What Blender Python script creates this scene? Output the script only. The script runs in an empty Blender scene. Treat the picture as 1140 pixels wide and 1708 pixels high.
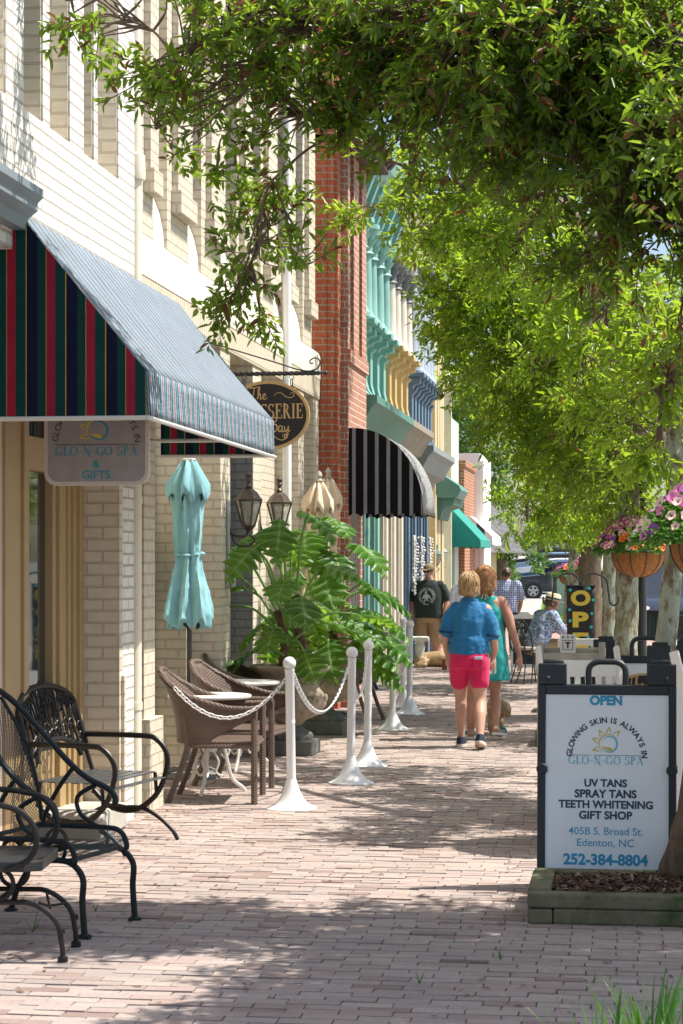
import bpy, math, random
import numpy as np
from mathutils import Vector, Matrix, Quaternion
R = math.radians
PI = math.pi
random.seed(7)
rng = np.random.default_rng(11)
scn = bpy.context.scene
COL = scn.collection

# ------------------------------------------------------------------ camera, sky, sun, exposure
YAW = 0.13737            # the camera looks a little left of the street's direction
EYE = 1.68
cs_, sn_ = math.cos(YAW), math.sin(YAW)
cam = bpy.data.cameras.new("camera")
cam.sensor_fit = 'VERTICAL'
cam.sensor_height = 36.0
cam.sensor_width = 24.0
cam.lens = 3400 / 1708 * 36.0
cam.shift_y = 81 / 1708
cam.clip_end = 3000
cam.dof.use_dof = True
cam.dof.focus_distance = 15.0
cam.dof.aperture_fstop = 13.0
camo = bpy.data.objects.new("camera", cam)
COL.objects.link(camo)
camo.location = (0, 0, EYE)
camo.rotation_euler = (R(90), 0, YAW)
scn.camera = camo

SUN_EL, SUN_AZ = R(60), R(80)          # azimuth from +Y (street) towards +X (right)
world = bpy.data.worlds.new("World")
scn.world = world
world.use_nodes = True
wn = world.node_tree
sky = wn.nodes.new("ShaderNodeTexSky")
sky.sky_type = 'NISHITA'
sky.sun_disc = False
sky.sun_elevation = SUN_EL
sky.sun_rotation = SUN_AZ
sky.air_density = 1.0
sky.dust_density = 2.0
wn.links.new(sky.outputs[0], wn.nodes["Background"].inputs[0])
wn.nodes["Background"].inputs[1].default_value = 0.125
sl = bpy.data.lights.new("sun", 'SUN')
sl.energy = 5.0
sl.angle = R(0.5)
sl.color = (1.0, 0.95, 0.87)
so = bpy.data.objects.new("sun", sl)
COL.objects.link(so)
sunv = Vector((math.sin(SUN_AZ) * math.cos(SUN_EL), math.cos(SUN_AZ) * math.cos(SUN_EL), math.sin(SUN_EL)))
so.rotation_euler = (-sunv).to_track_quat('-Z', 'Y').to_euler()
so.location = (6, 10, 12)
scn.view_settings.view_transform = 'Standard'
scn.view_settings.look = 'None'
scn.view_settings.exposure = 0.62
scn.view_settings.gamma = 1.0
scn.render.engine = 'CYCLES'
scn.cycles.use_denoising = True
scn.cycles.max_bounces = 8
scn.cycles.transparent_max_bounces = 8

# ------------------------------------------------------------------ measuring
def PT(px, py, d):
    """world point seen at a photograph pixel (1140 x 1708) at depth d metres"""
    l = (px - 570) / 3400 * d
    return Vector((cs_ * l - sn_ * d, sn_ * l + cs_ * d, EYE + (935 - py) / 3400 * d))
def GP(px, py):
    d = EYE * 3400 / (py - 935)
    p = PT(px, py, d)
    return Vector((p.x, p.y, 0))
def yw(px, X):
    """distance along the street at which a plane x = X is crossed by image column px"""
    t = (px - 570) / 3400
    return X * (sn_ * t + cs_) / (cs_ * t - sn_)
def zat(px, py, y):
    t = (px - 570) / 3400
    return EYE + (935 - py) / 3400 * y / (sn_ * t + cs_)

# ------------------------------------------------------------------ materials
MATS = {}
def nt(name):
    m = bpy.data.materials.new(name)
    m.use_nodes = True
    b = m.node_tree.nodes["Principled BSDF"]
    return m, m.node_tree, b
def _n(t, k, **kw):
    n = t.nodes.new(k)
    for a, v in kw.items():
        setattr(n, a, v)
    return n
def rgba(c):
    return (c[0], c[1], c[2], 1)
def mixc(t, fac, a, b, mode='MIX'):
    n = _n(t, "ShaderNodeMix", data_type='RGBA', blend_type=mode)
    for s, v in ((0, fac), (6, a), (7, b)):
        if hasattr(v, "links") or hasattr(v, "is_linked"):
            t.links.new(v, n.inputs[s])
        elif s == 0:
            n.inputs[s].default_value = v
        else:
            n.inputs[s].default_value = rgba(v)
    return n.outputs[2]
def noise(t, vec, scale, detail=4, rough=.55):
    n = _n(t, "ShaderNodeTexNoise")
    n.inputs["Scale"].default_value = scale
    n.inputs["Detail"].default_value = detail
    n.inputs["Roughness"].default_value = rough
    if vec is not None:
        t.links.new(vec, n.inputs["Vector"])
    return n.outputs["Fac"]
def ramp(t, fac, stops, interp='LINEAR'):
    n = _n(t, "ShaderNodeValToRGB")
    cr = n.color_ramp
    cr.interpolation = interp
    while len(cr.elements) < len(stops):
        cr.elements.new(0.5)
    for e, (p, c) in zip(cr.elements, stops):
        e.position = p
        e.color = rgba(c) if len(c) == 3 else c
    t.links.new(fac, n.inputs[0])
    return n.outputs[0]
def bumpn(t, b, h, strength, dist=.01, prev=None):
    n = _n(t, "ShaderNodeBump")
    n.inputs["Strength"].default_value = strength
    n.inputs["Distance"].default_value = dist
    t.links.new(h, n.inputs["Height"])
    if prev is not None:
        t.links.new(prev, n.inputs["Normal"])
    t.links.new(n.outputs[0], b.inputs["Normal"])
    return n.outputs[0]
def M(name, c, rough=.6, metal=0, var=.12, vs=6, bump=0, bs=60, spec=.4, coat=0, dirt=None, sheen=0, trans=0):
    """a plain surface: colour with uneven tone, optional fine relief and dirt patches"""
    if name in MATS:
        return MATS[name]
    m, t, b = nt(name)
    co = _n(t, "ShaderNodeTexCoord").outputs["Object"]
    f = noise(t, co, vs, 6, .62)
    lo = tuple(max(0, x * (1 - var)) for x in c)
    hi = tuple(min(1, x * (1 + var)) for x in c)
    cc = ramp(t, f, [(.3, lo), (.7, hi)])
    if dirt:
        f2 = noise(t, co, dirt[1], 8, .7)
        k = ramp(t, f2, [(dirt[2], (0, 0, 0)), (min(1, dirt[2] + .18), (1, 1, 1))])
        cc = mixc(t, k, cc, dirt[0])
    t.links.new(cc, b.inputs["Base Color"])
    b.inputs["Roughness"].default_value = rough
    b.inputs["Metallic"].default_value = metal
    b.inputs["Specular IOR Level"].default_value = spec
    b.inputs["Coat Weight"].default_value = coat
    b.inputs["Sheen Weight"].default_value = sheen
    b.inputs["Transmission Weight"].default_value = trans
    if bump:
        bumpn(t, b, noise(t, co, bs, 5), bump, .01)
    MATS[name] = m
    return m
def MBrick(name, c1, c2, mortar, bw=.21, rh=.075, ms=.008, bump=.6, rough=.75, stain=None, var=.25):
    m, t, b = nt(name)
    tc = _n(t, "ShaderNodeTexCoord")
    uv = tc.outputs["UV"]
    # hand-laid: bend the courses a touch
    dn = _n(t, "ShaderNodeTexNoise"); dn.inputs["Scale"].default_value = 9
    t.links.new(uv, dn.inputs["Vector"])
    mp = _n(t, "ShaderNodeVectorMath", operation='MULTIPLY_ADD')
    t.links.new(dn.outputs["Color"], mp.inputs[0])
    mp.inputs[1].default_value = (.012, .012, 0)
    t.links.new(uv, mp.inputs[2])
    br = _n(t, "ShaderNodeTexBrick")
    t.links.new(mp.outputs[0], br.inputs["Vector"])
    br.inputs["Scale"].default_value = 1
    br.inputs["Brick Width"].default_value = bw
    br.inputs["Row Height"].default_value = rh
    br.inputs["Mortar Size"].default_value = ms
    br.inputs["Mortar Smooth"].default_value = .35
    br.inputs["Color1"].default_value = rgba(c1)
    br.inputs["Color2"].default_value = rgba(c2)
    br.inputs["Mortar"].default_value = rgba(mortar)
    br.inputs["Bias"].default_value = 0
    f = noise(t, uv, 14, 8, .7)
    k = ramp(t, f, [(.25, (1 - var,) * 3), (.75, (1 + var * .4,) * 3)])
    cc = mixc(t, 1.0, br.outputs["Color"], k, 'MULTIPLY')
    if stain:
        f2 = noise(t, uv, stain[1], 8, .75)
        kk = ramp(t, f2, [(stain[2], (0, 0, 0)), (stain[2] + .12, (1, 1, 1))])
        cc = mixc(t, kk, cc, stain[0])
    t.links.new(cc, b.inputs["Base Color"])
    b.inputs["Roughness"].default_value = rough
    b.inputs["Specular IOR Level"].default_value = .3
    inv = _n(t, "ShaderNodeMath", operation='SUBTRACT'); inv.inputs[0].default_value = 1
    t.links.new(br.outputs["Fac"], inv.inputs[1])
    p = bumpn(t, b, noise(t, uv, 55, 6, .65), .25, .006)
    bumpn(t, b, inv.outputs[0], bump, .012, p)
    MATS[name] = m
    return m
def MStripe(name, period, stops, axis=0, rough=.8, back=None):
    """woven stripes across the U (or V) direction, in metres"""
    m, t, b = nt(name)
    uv = _n(t, "ShaderNodeTexCoord").outputs["UV"]
    s = _n(t, "ShaderNodeSeparateXYZ"); t.links.new(uv, s.inputs[0])
    d = _n(t, "ShaderNodeMath", operation='DIVIDE'); t.links.new(s.outputs[axis], d.inputs[0]); d.inputs[1].default_value = period
    f = _n(t, "ShaderNodeMath", operation='FRACT'); t.links.new(d.outputs[0], f.inputs[0])
    cc = ramp(t, f.outputs[0], stops, 'CONSTANT')
    k = ramp(t, noise(t, uv, 5, 7, .7), [(.3, (.82,) * 3), (.7, (1.08,) * 3)])
    cc = mixc(t, 1.0, cc, k, 'MULTIPLY')
    t.links.new(cc, b.inputs["Base Color"])
    b.inputs["Roughness"].default_value = rough
    b.inputs["Specular IOR Level"].default_value = .15
    bumpn(t, b, noise(t, uv, 7, 4), .35, .03)
    MATS[name] = m
    return m
def MLeaf(name, cols, rough=.35, trans=.45, tcol=(.35, .55, .04), spec=.5, dead=0):
    """leaf: each leaf (island) its own tone, light shines through"""
    m = bpy.data.materials.new(name); m.use_nodes = True
    t = m.node_tree
    for n in list(t.nodes):
        t.nodes.remove(n)
    out = _n(t, "ShaderNodeOutputMaterial")
    b = _n(t, "ShaderNodeBsdfPrincipled")
    g = _n(t, "ShaderNodeNewGeometry").outputs["Random Per Island"]
    stops = [(i / max(1, len(cols) - 1) * (1 - dead), c) for i, c in enumerate(cols)]
    cc = ramp(t, g, stops)
    if dead:
        k = ramp(t, g, [(1 - dead, (0, 0, 0)), (1 - dead + .001, (1, 1, 1))], 'CONSTANT')
        cc = mixc(t, k, cc, (.16, .075, .035))
    t.links.new(cc, b.inputs["Base Color"])
    b.inputs["Roughness"].default_value = rough
    b.inputs["Specular IOR Level"].default_value = spec
    tr = _n(t, "ShaderNodeBsdfTranslucent")
    tt = mixc(t, .55, cc, tcol)
    if dead:
        tt = mixc(t, k, tt, (.22, .1, .04))
    t.links.new(tt, tr.inputs[0])
    mx = _n(t, "ShaderNodeMixShader"); mx.inputs[0].default_value = trans
    t.links.new(b.outputs[0], mx.inputs[1]); t.links.new(tr.outputs[0], mx.inputs[2])
    t.links.new(mx.outputs[0], out.inputs[0])
    MATS[name] = m
    return m
def MGlass(name, tint=(.02, .025, .025), rough=.03):
    m, t, b = nt(name)
    b.inputs["Base Color"].default_value = rgba(tint)
    b.inputs["Roughness"].default_value = rough
    b.inputs["Specular IOR Level"].default_value = 1.0
    b.inputs["Coat Weight"].default_value = .6
    b.inputs["Coat Roughness"].default_value = .02
    MATS[name] = m
    return m

# ------------------------------------------------------------------ mesh builder
class MB:
    def __init__(s):
        s.v = []; s.f = []; s.mi = []; s.uv = {}
    def add(s, vs, fs, mi=0, uvs=None):
        o = len(s.v)
        s.v.extend([tuple(x) for x in vs])
        for i, f in enumerate(fs):
            if uvs is not None:
                s.uv[len(s.f)] = uvs[i]
            s.f.append(tuple(o + k for k in f)); s.mi.append(mi)
        return s
    def box(s, x0, x1, y0, y1, z0, z1, mi=0):
        x0, x1 = min(x0, x1), max(x0, x1); y0, y1 = min(y0, y1), max(y0, y1); z0, z1 = min(z0, z1), max(z0, z1)
        return s.add([(x0, y0, z0), (x1, y0, z0), (x1, y1, z0), (x0, y1, z0), (x0, y0, z1), (x1, y0, z1), (x1, y1, z1), (x0, y1, z1)],
                     [(0, 3, 2, 1), (4, 5, 6, 7), (0, 1, 5, 4), (1, 2, 6, 5), (2, 3, 7, 6), (3, 0, 4, 7)], mi)
    def obox(s, a, b, w, h, up=(0, 0, 1), mi=0):
        """bar from a to b, width w sideways, h along up"""
        a, b = Vector(a), Vector(b); d = (b - a).normalized(); u = Vector(up)
        sd = d.cross(u)
        if sd.length < 1e-5: sd = d.cross(Vector((1, 0, 0)))
        sd.normalize(); u = sd.cross(d).normalized()
        vs = []
        for p in (a, b):
            for i, j in ((-1, -1), (1, -1), (1, 1), (-1, 1)):
                vs.append(p + sd * (w / 2 * i) + u * (h / 2 * j))
        return s.add(vs, [(0, 1, 2, 3), (7, 6, 5, 4), (0, 4, 5, 1), (1, 5, 6, 2), (2, 6, 7, 3), (3, 7, 4, 0)], mi)
    def prism(s, poly, axis, a, b, mi=0):
        """2D polygon pushed along an axis: x -> (y,z), y -> (x,z), z -> (x,y)"""
        n = len(poly)
        def P(p, k):
            return (k, p[0], p[1]) if axis == 'x' else (p[0], k, p[1]) if axis == 'y' else (p[0], p[1], k)
        vs = [P(p, a) for p in poly] + [P(p, b) for p in poly]
        fs = [tuple(range(n))[::-1], tuple(range(n, 2 * n))] + [(i, (i + 1) % n, n + (i + 1) % n, n + i) for i in range(n)]
        return s.add(vs, fs, mi)
    def tube(s, pts, r, n=8, closed=False, cap=True, mi=0, flat=1.0, up=(0, 0, 1)):
        pts = [Vector(p) for p in pts]; m = len(pts)
        rs = r if isinstance(r, (list, tuple)) else [r] * m
        T = []
        for i in range(m):
            if closed: d = pts[(i + 1) % m] - pts[i - 1]
            else: d = pts[min(i + 1, m - 1)] - pts[max(i - 1, 0)]
            T.append(d.normalized() if d.length > 1e-9 else Vector((0, 0, 1)))
        u = Vector(up)
        u = u - T[0] * u.dot(T[0])
        if u.length < 1e-3:
            u = Vector((1, 0, 0)); u = u - T[0] * u.dot(T[0])
        u.normalize()
        vs = []
        for i in range(m):
            u = u - T[i] * u.dot(T[i]); u.normalize()
            w = T[i].cross(u)
            for k in range(n):
                a = 2 * PI * k / n
                vs.append(pts[i] + u * (math.cos(a) * rs[i] * flat) + w * (math.sin(a) * rs[i]))
        fs = []
        for i in range(m if closed else m - 1):
            j = (i + 1) % m
            for k in range(n):
                k2 = (k + 1) % n
                fs.append((i * n + k, i * n + k2, j * n + k2, j * n + k))
        if cap and not closed:
            fs.append(tuple(range(n))[::-1]); fs.append(tuple((m - 1) * n + k for k in range(n)))
        return s.add(vs, fs, mi)
    def lathe(s, prof, c=(0, 0, 0), n=24, mi=0, sx=1, sy=1, cap=True):
        vs, fs = [], []
        for r, z in prof:
            for k in range(n):
                a = 2 * PI * k / n
                vs.append((c[0] + r * math.cos(a) * sx, c[1] + r * math.sin(a) * sy, c[2] + z))
        for i in range(len(prof) - 1):
            for k in range(n):
                k2 = (k + 1) % n
                fs.append((i * n + k, i * n + k2, (i + 1) * n + k2, (i + 1) * n + k))
        if cap:
            fs.append(tuple(range(n))[::-1]); fs.append(tuple((len(prof) - 1) * n + k for k in range(n)))
        return s.add(vs, fs, mi)
    def ball(s, c, r, n=14, m=9, mi=0, sc=(1, 1, 1)):
        prof = [(max(1e-4, r * math.sin(PI * i / m)), -r * math.cos(PI * i / m)) for i in range(m + 1)]
        o = len(s.v)
        s.lathe(prof, (0, 0, 0), n, mi)
        for i in range(o, len(s.v)):
            x, y, z = s.v[i]
            s.v[i] = (c[0] + x * sc[0], c[1] + y * sc[1], c[2] + z * sc[2])
        return s
    def loft(s, rings, cap=True, mi=0, closed=True):
        n = len(rings[0]); vs = [p for r in rings for p in r]; fs = []
        for i in range(len(rings) - 1):
            for k in range(n if closed else n - 1):
                k2 = (k + 1) % n
                fs.append((i * n + k, i * n + k2, (i + 1) * n + k2, (i + 1) * n + k))
        if cap and closed:
            fs.append(tuple(range(n))[::-1]); fs.append(tuple((len(rings) - 1) * n + k for k in range(n)))
        return s.add(vs, fs, mi)
    def sheet(s, rows, th=0, mi=0, uvf=None):
        """grid of points, optional UV function of (i, j)"""
        n = len(rows[0]); vs = [p for r in rows for p in r]; fs, us = [], []
        for i in range(len(rows) - 1):
            for k in range(n - 1):
                fs.append((i * n + k, i * n + k + 1, (i + 1) * n + k + 1, (i + 1) * n + k))
                if uvf: us.append([uvf(i, k), uvf(i, k + 1), uvf(i + 1, k + 1), uvf(i + 1, k)])
        return s.add(vs, fs, mi, us if uvf else None)
    def xf(s, mat, start=0):
        for i in range(start, len(s.v)):
            s.v[i] = tuple(mat @ Vector(s.v[i]))
        return s
    def build(s, name, mats, parent=None, smooth=30, solid=0, bevel=0, loc=None):
        me = bpy.data.meshes.new(name)
        off = Vector((0, 0, 0))
        if parent is not None and parent.get("_abs"):
            p = parent
            while p is not None:
                off = off + p.location; p = p.parent
        if loc is not None: off = Vector(loc)
        me.from_pydata([tuple(Vector(p) - off) for p in s.v], [], s.f)
        if not isinstance(mats, (list, tuple)): mats = [mats]
        for m in mats: me.materials.append(m)
        me.polygons.foreach_set("material_index", s.mi)
        uvl = me.uv_layers.new(name="UVMap")
        uvs = np.zeros(len(me.loops) * 2, dtype=np.float32)
        for p in me.polygons:
            ex = s.uv.get(p.index)
            nrm = p.normal; ax, ay, az = abs(nrm.x), abs(nrm.y), abs(nrm.z)
            for q, li in enumerate(p.loop_indices):
                if ex is not None: u, w = ex[q]
                else:
                    x, y, z = s.v[me.loops[li].vertex_index]
                    if ax >= ay and ax >= az: u, w = y, z
                    elif ay >= az: u, w = x, z
                    else: u, w = x, y
                uvs[li * 2] = u; uvs[li * 2 + 1] = w
        uvl.data.foreach_set("uv", uvs)
        if smooth:
            me.polygons.foreach_set("use_smooth", [True] * len(me.polygons))
            me.set_sharp_from_angle(angle=R(smooth))
        me.update()
        o = bpy.data.objects.new(name, me)
        COL.objects.link(o)
        if loc is not None: o.location = loc
        if parent is not None: o.parent = parent
        if bevel:
            bm_ = o.modifiers.new("edge", 'BEVEL'); bm_.width = bevel; bm_.segments = 2; bm_.limit_method = 'ANGLE'; bm_.angle_limit = R(40)
        if solid:
            sm = o.modifiers.new("thick", 'SOLIDIFY'); sm.thickness = solid; sm.offset = 0
        return o

def tag(o, label=None, cat=None, group=None, kind=None):
    if label: o["label"] = label
    if cat: o["category"] = cat
    if group: o["group"] = group
    if kind: o["kind"] = kind
    return o
def thing(name, label, cat, loc=(0, 0, 0), rz=0, group=None, absolute=False):
    o = bpy.data.objects.new(name, None)
    o.empty_display_size = .1
    COL.objects.link(o)
    o.location = loc; o.rotation_euler = (0, 0, rz)
    if absolute: o["_abs"] = 1
    return tag(o, label, cat, group)
def kids(o):
    return [c for c in bpy.data.objects if c.parent is o]
def dup(o, loc, rz=None, label=None, group=None, scale=None, parent=None):
    c = o.copy(); COL.objects.link(c)
    if parent is not None: c.parent = parent
    else:
        c.location = loc
        if rz is not None: c.rotation_euler = (0, 0, rz)
        if scale is not None: c.scale = (scale,) * 3
        if label: c["label"] = label
        if group: c["group"] = group
    for k in kids(o):
        dup(k, None, parent=c)
    return c
def baked(o):
    """mesh with its modifiers applied"""
    bpy.context.view_layer.update()
    dg = bpy.context.evaluated_depsgraph_get()
    me = bpy.data.meshes.new_from_object(o.evaluated_get(dg), depsgraph=dg)
    o.modifiers.clear(); o.data = me
    return o
def bez(p0, p1, p2, p3, n=10):
    p0, p1, p2, p3 = map(Vector, (p0, p1, p2, p3)); out = []
    for i in range(n + 1):
        t = i / n
        out.append(p0 * (1 - t) ** 3 + p1 * (3 * t * (1 - t) ** 2) + p2 * (3 * t * t * (1 - t)) + p3 * t ** 3)
    return out
def spline(pts, n=6):
    """smooth curve through the points"""
    P = [Vector(p) for p in pts]; out = []
    for i in range(len(P) - 1):
        a = P[max(i - 1, 0)]; b = P[i]; c = P[i + 1]; d = P[min(i + 2, len(P) - 1)]
        for k in range(n):
            t = k / n
            out.append(.5 * ((2 * b) + (c - a) * t + (2 * a - 5 * b + 4 * c - d) * t * t + (3 * b - a - 3 * c + d) * t ** 3))
    out.append(P[-1])
    return out
def arc(c, r, a0, a1, n=12, plane='xz', ry=None):
    ry = ry or r; out = []
    for i in range(n + 1):
        a = a0 + (a1 - a0) * i / n; x, y = r * math.cos(a), ry * math.sin(a)
        out.append(Vector((c[0] + x, c[1], c[2] + y)) if plane == 'xz' else Vector((c[0], c[1] + x, c[2] + y)) if plane == 'yz' else Vector((c[0] + x, c[1] + y, c[2])))
    return out

# ------------------------------------------------------------------ lettering: thin meshes lying in the x-z plane, facing -y
def text_mesh(txt, size, bold=0, align='CENTER', space=1.0, shear=0, depth=.0006):
    cu = bpy.data.curves.new("lettering", 'FONT')
    cu.body = txt; cu.size = size; cu.align_x = align; cu.align_y = 'CENTER'
    cu.offset = bold; cu.space_character = space; cu.shear = shear; cu.extrude = depth; cu.resolution_u = 4
    o = bpy.data.objects.new("lettering", cu); COL.objects.link(o)
    bpy.context.view_layer.update()
    dg = bpy.context.evaluated_depsgraph_get()
    me = bpy.data.meshes.new_from_object(o.evaluated_get(dg), depsgraph=dg)
    bpy.data.objects.remove(o)
    bpy.data.curves.remove(cu)
    return me
def put_text(mb, txt, x, z, size, mi=0, bold=0, space=1.0, width=None, shear=0, rot=0, y=0, height=None):
    """adds lettering centred at (x, z) in the builder's x-z plane"""
    me = text_mesh(txt, size, bold, 'CENTER', space, shear)
    vs = [v.co.copy() for v in me.vertices]
    xs = [v.x for v in vs]; ys = [v.y for v in vs]
    cx, cy = (min(xs) + max(xs)) / 2, (min(ys) + max(ys)) / 2
    kx = width / (max(xs) - min(xs)) if width else 1
    ky = height / (max(ys) - min(ys)) if height else (kx if width else 1)
    ca, sa = math.cos(rot), math.sin(rot); out = []
    for v in vs:
        a, b = (v.x - cx) * kx, (v.y - cy) * ky
        out.append((x + a * ca - b * sa, y - v.z, z + a * sa + b * ca))
    mb.add(out, [tuple(p.vertices) for p in me.polygons], mi)
    bpy.data.meshes.remove(me)
# letters with thick and thin strokes and slab feet, drawn on a 0..1 high box
def _thick(p, q, w):
    return ('b', p, q, w)
SERIF = {
    'P': (.62, [_thick((.16, 0), (.16, 1), .13), ('a', (.16, .74), .3, .26, -90, 90, .12), _thick((.02, .015), (.32, .015), .035), _thick((.02, .985), (.2, .985), .035)]),
    'A': (.78, [_thick((.12, 0), (.38, 1), .05), _thick((.38, 1), (.66, 0), .13), _thick((.2, .34), (.55, .34), .045), _thick((.02, .015), (.24, .015), .035), _thick((.52, .015), (.8, .015), .035)]),
    'T': (.66, [_thick((.33, 0), (.33, 1), .13), _thick((.03, .97), (.63, .97), .05), _thick((.045, .98), (.045, .78), .04), _thick((.615, .98), (.615, .78), .04), _thick((.18, .015), (.48, .015), .035)]),
    'I': (.34, [_thick((.17, 0), (.17, 1), .13), _thick((.02, .015), (.32, .015), .035), _thick((.02, .985), (.32, .985), .035)]),
    'S': (.58, [('a', (.29, .75), .21, .23, 20, 270, .1), ('a', (.29, .27), .22, .25, 90, -160, .11), _thick((.49, .98), (.49, .76), .035), _thick((.07, .02), (.07, .24), .035)]),
    'E': (.64, [_thick((.17, 0), (.17, 1), .13), _thick((.03, .97), (.58, .97), .05), _thick((.03, .03), (.6, .03), .05), _thick((.17, .52), (.44, .52), .045), _thick((.57, .98), (.57, .76), .04), _thick((.59, .02), (.59, .26), .04), _thick((.44, .64), (.44, .4), .04)]),
    'R': (.74, [_thick((.16, 0), (.16, 1), .13), ('a', (.16, .75), .3, .24, -90, 90, .11), _thick((.34, .5), (.62, .02), .12), _thick((.02, .015), (.32, .015), .035), _thick((.02, .985), (.2, .985), .035), _thick((.56, .015), (.76, .015), .035)]),
    'G': (.8, [('a', (.42, .5), .34, .48, 48, 318, .13), _thick((.67, .04), (.67, .42), .12), _thick((.52, .43), (.8, .43), .035), _thick((.66, .96), (.66, .7), .035)]),
    'L': (.6, [_thick((.16, 0), (.16, 1), .14), _thick((.03, .03), (.56, .03), .05), _thick((.55, .02), (.55, .28), .04), _thick((.02, .985), (.32, .985), .035)]),
    'O': (.84, [('a', (.42, .5), .34, .48, 0, 360, .13)]),
    'N': (.84, [_thick((.15, 0), (.15, 1.1), .05), _thick((.15, 1.0), (.68, -.05), .14), _thick((.68, 0), (.68, 1), .05), _thick((.03, .015), (.28, .015), .035), _thick((.55, .985), (.82, .985), .035), ('a', (.78, -.02), .1, .14, 180, 330, .05)]),
    '-': (.4, [_thick((.05, .42), (.35, .42), .06)]),
    ' ': (.34, []),
}
def ribbon(mb, pts, w, x0, z0, k, mi=0, y=0):
    pts = [Vector((p[0], p[1])) for p in pts]; L, Rr = [], []
    for i, p in enumerate(pts):
        d = pts[min(i + 1, len(pts) - 1)] - pts[max(i - 1, 0)]
        d = d.normalized() if d.length > 1e-9 else Vector((1, 0))
        n = Vector((-d.y, d.x)); ww = w[i] if isinstance(w, (list, tuple)) else w
        L.append(p + n * ww / 2); Rr.append(p - n * ww / 2)
    vs = [(x0 + p.x * k, y, z0 + p.y * k) for p in L + Rr]; n = len(pts)
    mb.add(vs, [(i, n + i, n + i + 1, i + 1) for i in range(n - 1)], mi)
def serif_text(mb, txt, x, z, h, mi=0, width=None, y=0):
    tot = sum(SERIF[c][0] for c in txt) + .06 * (len(txt) - 1)
    kx = (width / tot) if width else h
    cx = x - tot * kx / 2
    st = 0
    for c in txt:
        wd, parts = SERIF[c]
        for p in parts:
            st += 1
            yy = y - .00002 * (st % 7)
            if p[0] == 'b':
                pts, ww = [p[1], p[2]], p[3] * 1.25
                o = len(mb.v); ribbon(mb, pts, ww, 0, 0, 1, mi, yy)
            else:
                _, c0, rx, ry, a0, a1, ww = p
                m = 18; pts, ws = [], []
                for i in range(m + 1):
                    a = R(a0 + (a1 - a0) * i / m)
                    pts.append((c0[0] + rx * math.cos(a), c0[1] + (ry - .02) * math.sin(a)))
                    ws.append(.05 + (ww * 1.25 - .05) * abs(math.cos(a)))
                o = len(mb.v); ribbon(mb, pts, ws, 0, 0, 1, mi, yy)
            for i in range(o, len(mb.v)):
                a, b, g = mb.v[i]; mb.v[i] = (cx + a * kx, b, z + (g - .5) * h)
        cx += (wd + .06) * kx
SCRIPT = {   # pen strokes of a brush script, x-height about .45
    'T': (.62, [[(.02, .8), (.1, .92), (.35, .9), (.7, .98)], [(.42, .93), (.36, .5), (.25, .08), (.1, .02), (.03, .12)]]),
    'h': (.42, [[(0, .05), (.12, .4), (.22, .9), (.18, .98), (.1, .8), (.06, 0)], [(.06, .1), (.18, .42), (.28, .4), (.26, .12), (.32, .02), (.44, .14)]]),
    'e': (.36, [[(0, .14), (.18, .22), (.26, .36), (.18, .44), (.08, .3), (.1, .06), (.22, .0), (.4, .14)]]),
    'B': (.58, [[(.0, .7), (.1, .9), (.18, .5), (.16, .02)], [(.1, .9), (.4, .98), (.46, .78), (.2, .55), (.46, .48), (.5, .18), (.3, .0), (.1, .06)]]),
    'a': (.42, [[(.28, .38), (.12, .42), (.02, .2), (.1, .02), (.24, .14), (.3, .4)], [(.3, .4), (.26, .1), (.34, .0), (.46, .14)]]),
    'y': (.42, [[(.02, .4), (.04, .12), (.16, .04), (.3, .4)], [(.3, .4), (.26, -.1), (.16, -.4), (.04, -.42), (.06, -.22), (.44, .12)]]),
}
def script_text(mb, txt, x, z, h, mi=0, y=0, w=.075):
    tot = sum(SCRIPT[c][0] for c in txt); cx = x - tot * h / 2
    for c in txt:
        wd, st = SCRIPT[c]
        for j, s_ in enumerate(st):
            pts = spline([(p[0], p[1], 0) for p in s_], 6)
            m = len(pts) - 1
            ws = [w * (.45 + .75 * math.sin(PI * (.1 + .8 * i / m))) for i in range(m + 1)]
            ribbon(mb, pts, ws, cx, z - .4 * h, h, mi, y - .00003 * j)
        cx += wd * h
def flourish(mb, pts, x, z, k, w, mi=0, y=0, flip=1):
    p = spline([(a * flip, b, 0) for a, b in pts], 8); m = len(p) - 1
    ribbon(mb, p, [w * (.4 + .8 * math.sin(PI * i / m)) for i in range(m + 1)], x, z, k, mi, y)
FL = [(0, 0), (.12, .12), (.35, .14), (.55, -.02), (.78, -.08), (.95, .02), (.92, .14), (.8, .14), (.78, .05)]
# ================================================================== SETTING: ground, road, paths, water
def sheet_mesh(name, pts, z, mat, kind='structure'):
    mb = MB(); mb.add([(p[0], p[1], z) for p in pts], [tuple(range(len(pts)))])
    return tag(mb.build(name, mat, smooth=0), kind=kind)
mSoil = M("joint_sand", (.20, .155, .13), .95, var=.45, vs=9, bump=.5, bs=90, dirt=((.07, .075, .03), 1.1, .56))
mRoad = M("worn_concrete_road", (.40, .385, .36), .9, var=.1, vs=.7, bump=.15, bs=40, dirt=((.3, .29, .27), .5, .56))
mPath = M("path_concrete", (.46, .42, .36), .9, var=.12, vs=1.2, bump=.2, bs=30, dirt=((.36, .33, .29), .8, .57))
mGrassBase = M("lawn_green", (.12, .22, .03), .9, var=.35, vs=2.5, bump=.6, bs=50)
mWater = M("bay_water", (.12, .22, .32), .12, var=.2, vs=.4, bump=.2, bs=3, spec=.8)
mGroundFar = M("far_ground", (.26, .25, .2), .95, var=.25, vs=.1)
sheet_mesh("ground", [(-900, -60), (900, -60), (900, 1500), (-900, 1500)], -.06, mGroundFar)
sheet_mesh("paving_bed", [(-4.6, -2), (.95, -2), (.95, 56), (-4.6, 56)], -.0065, mSoil)
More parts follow.
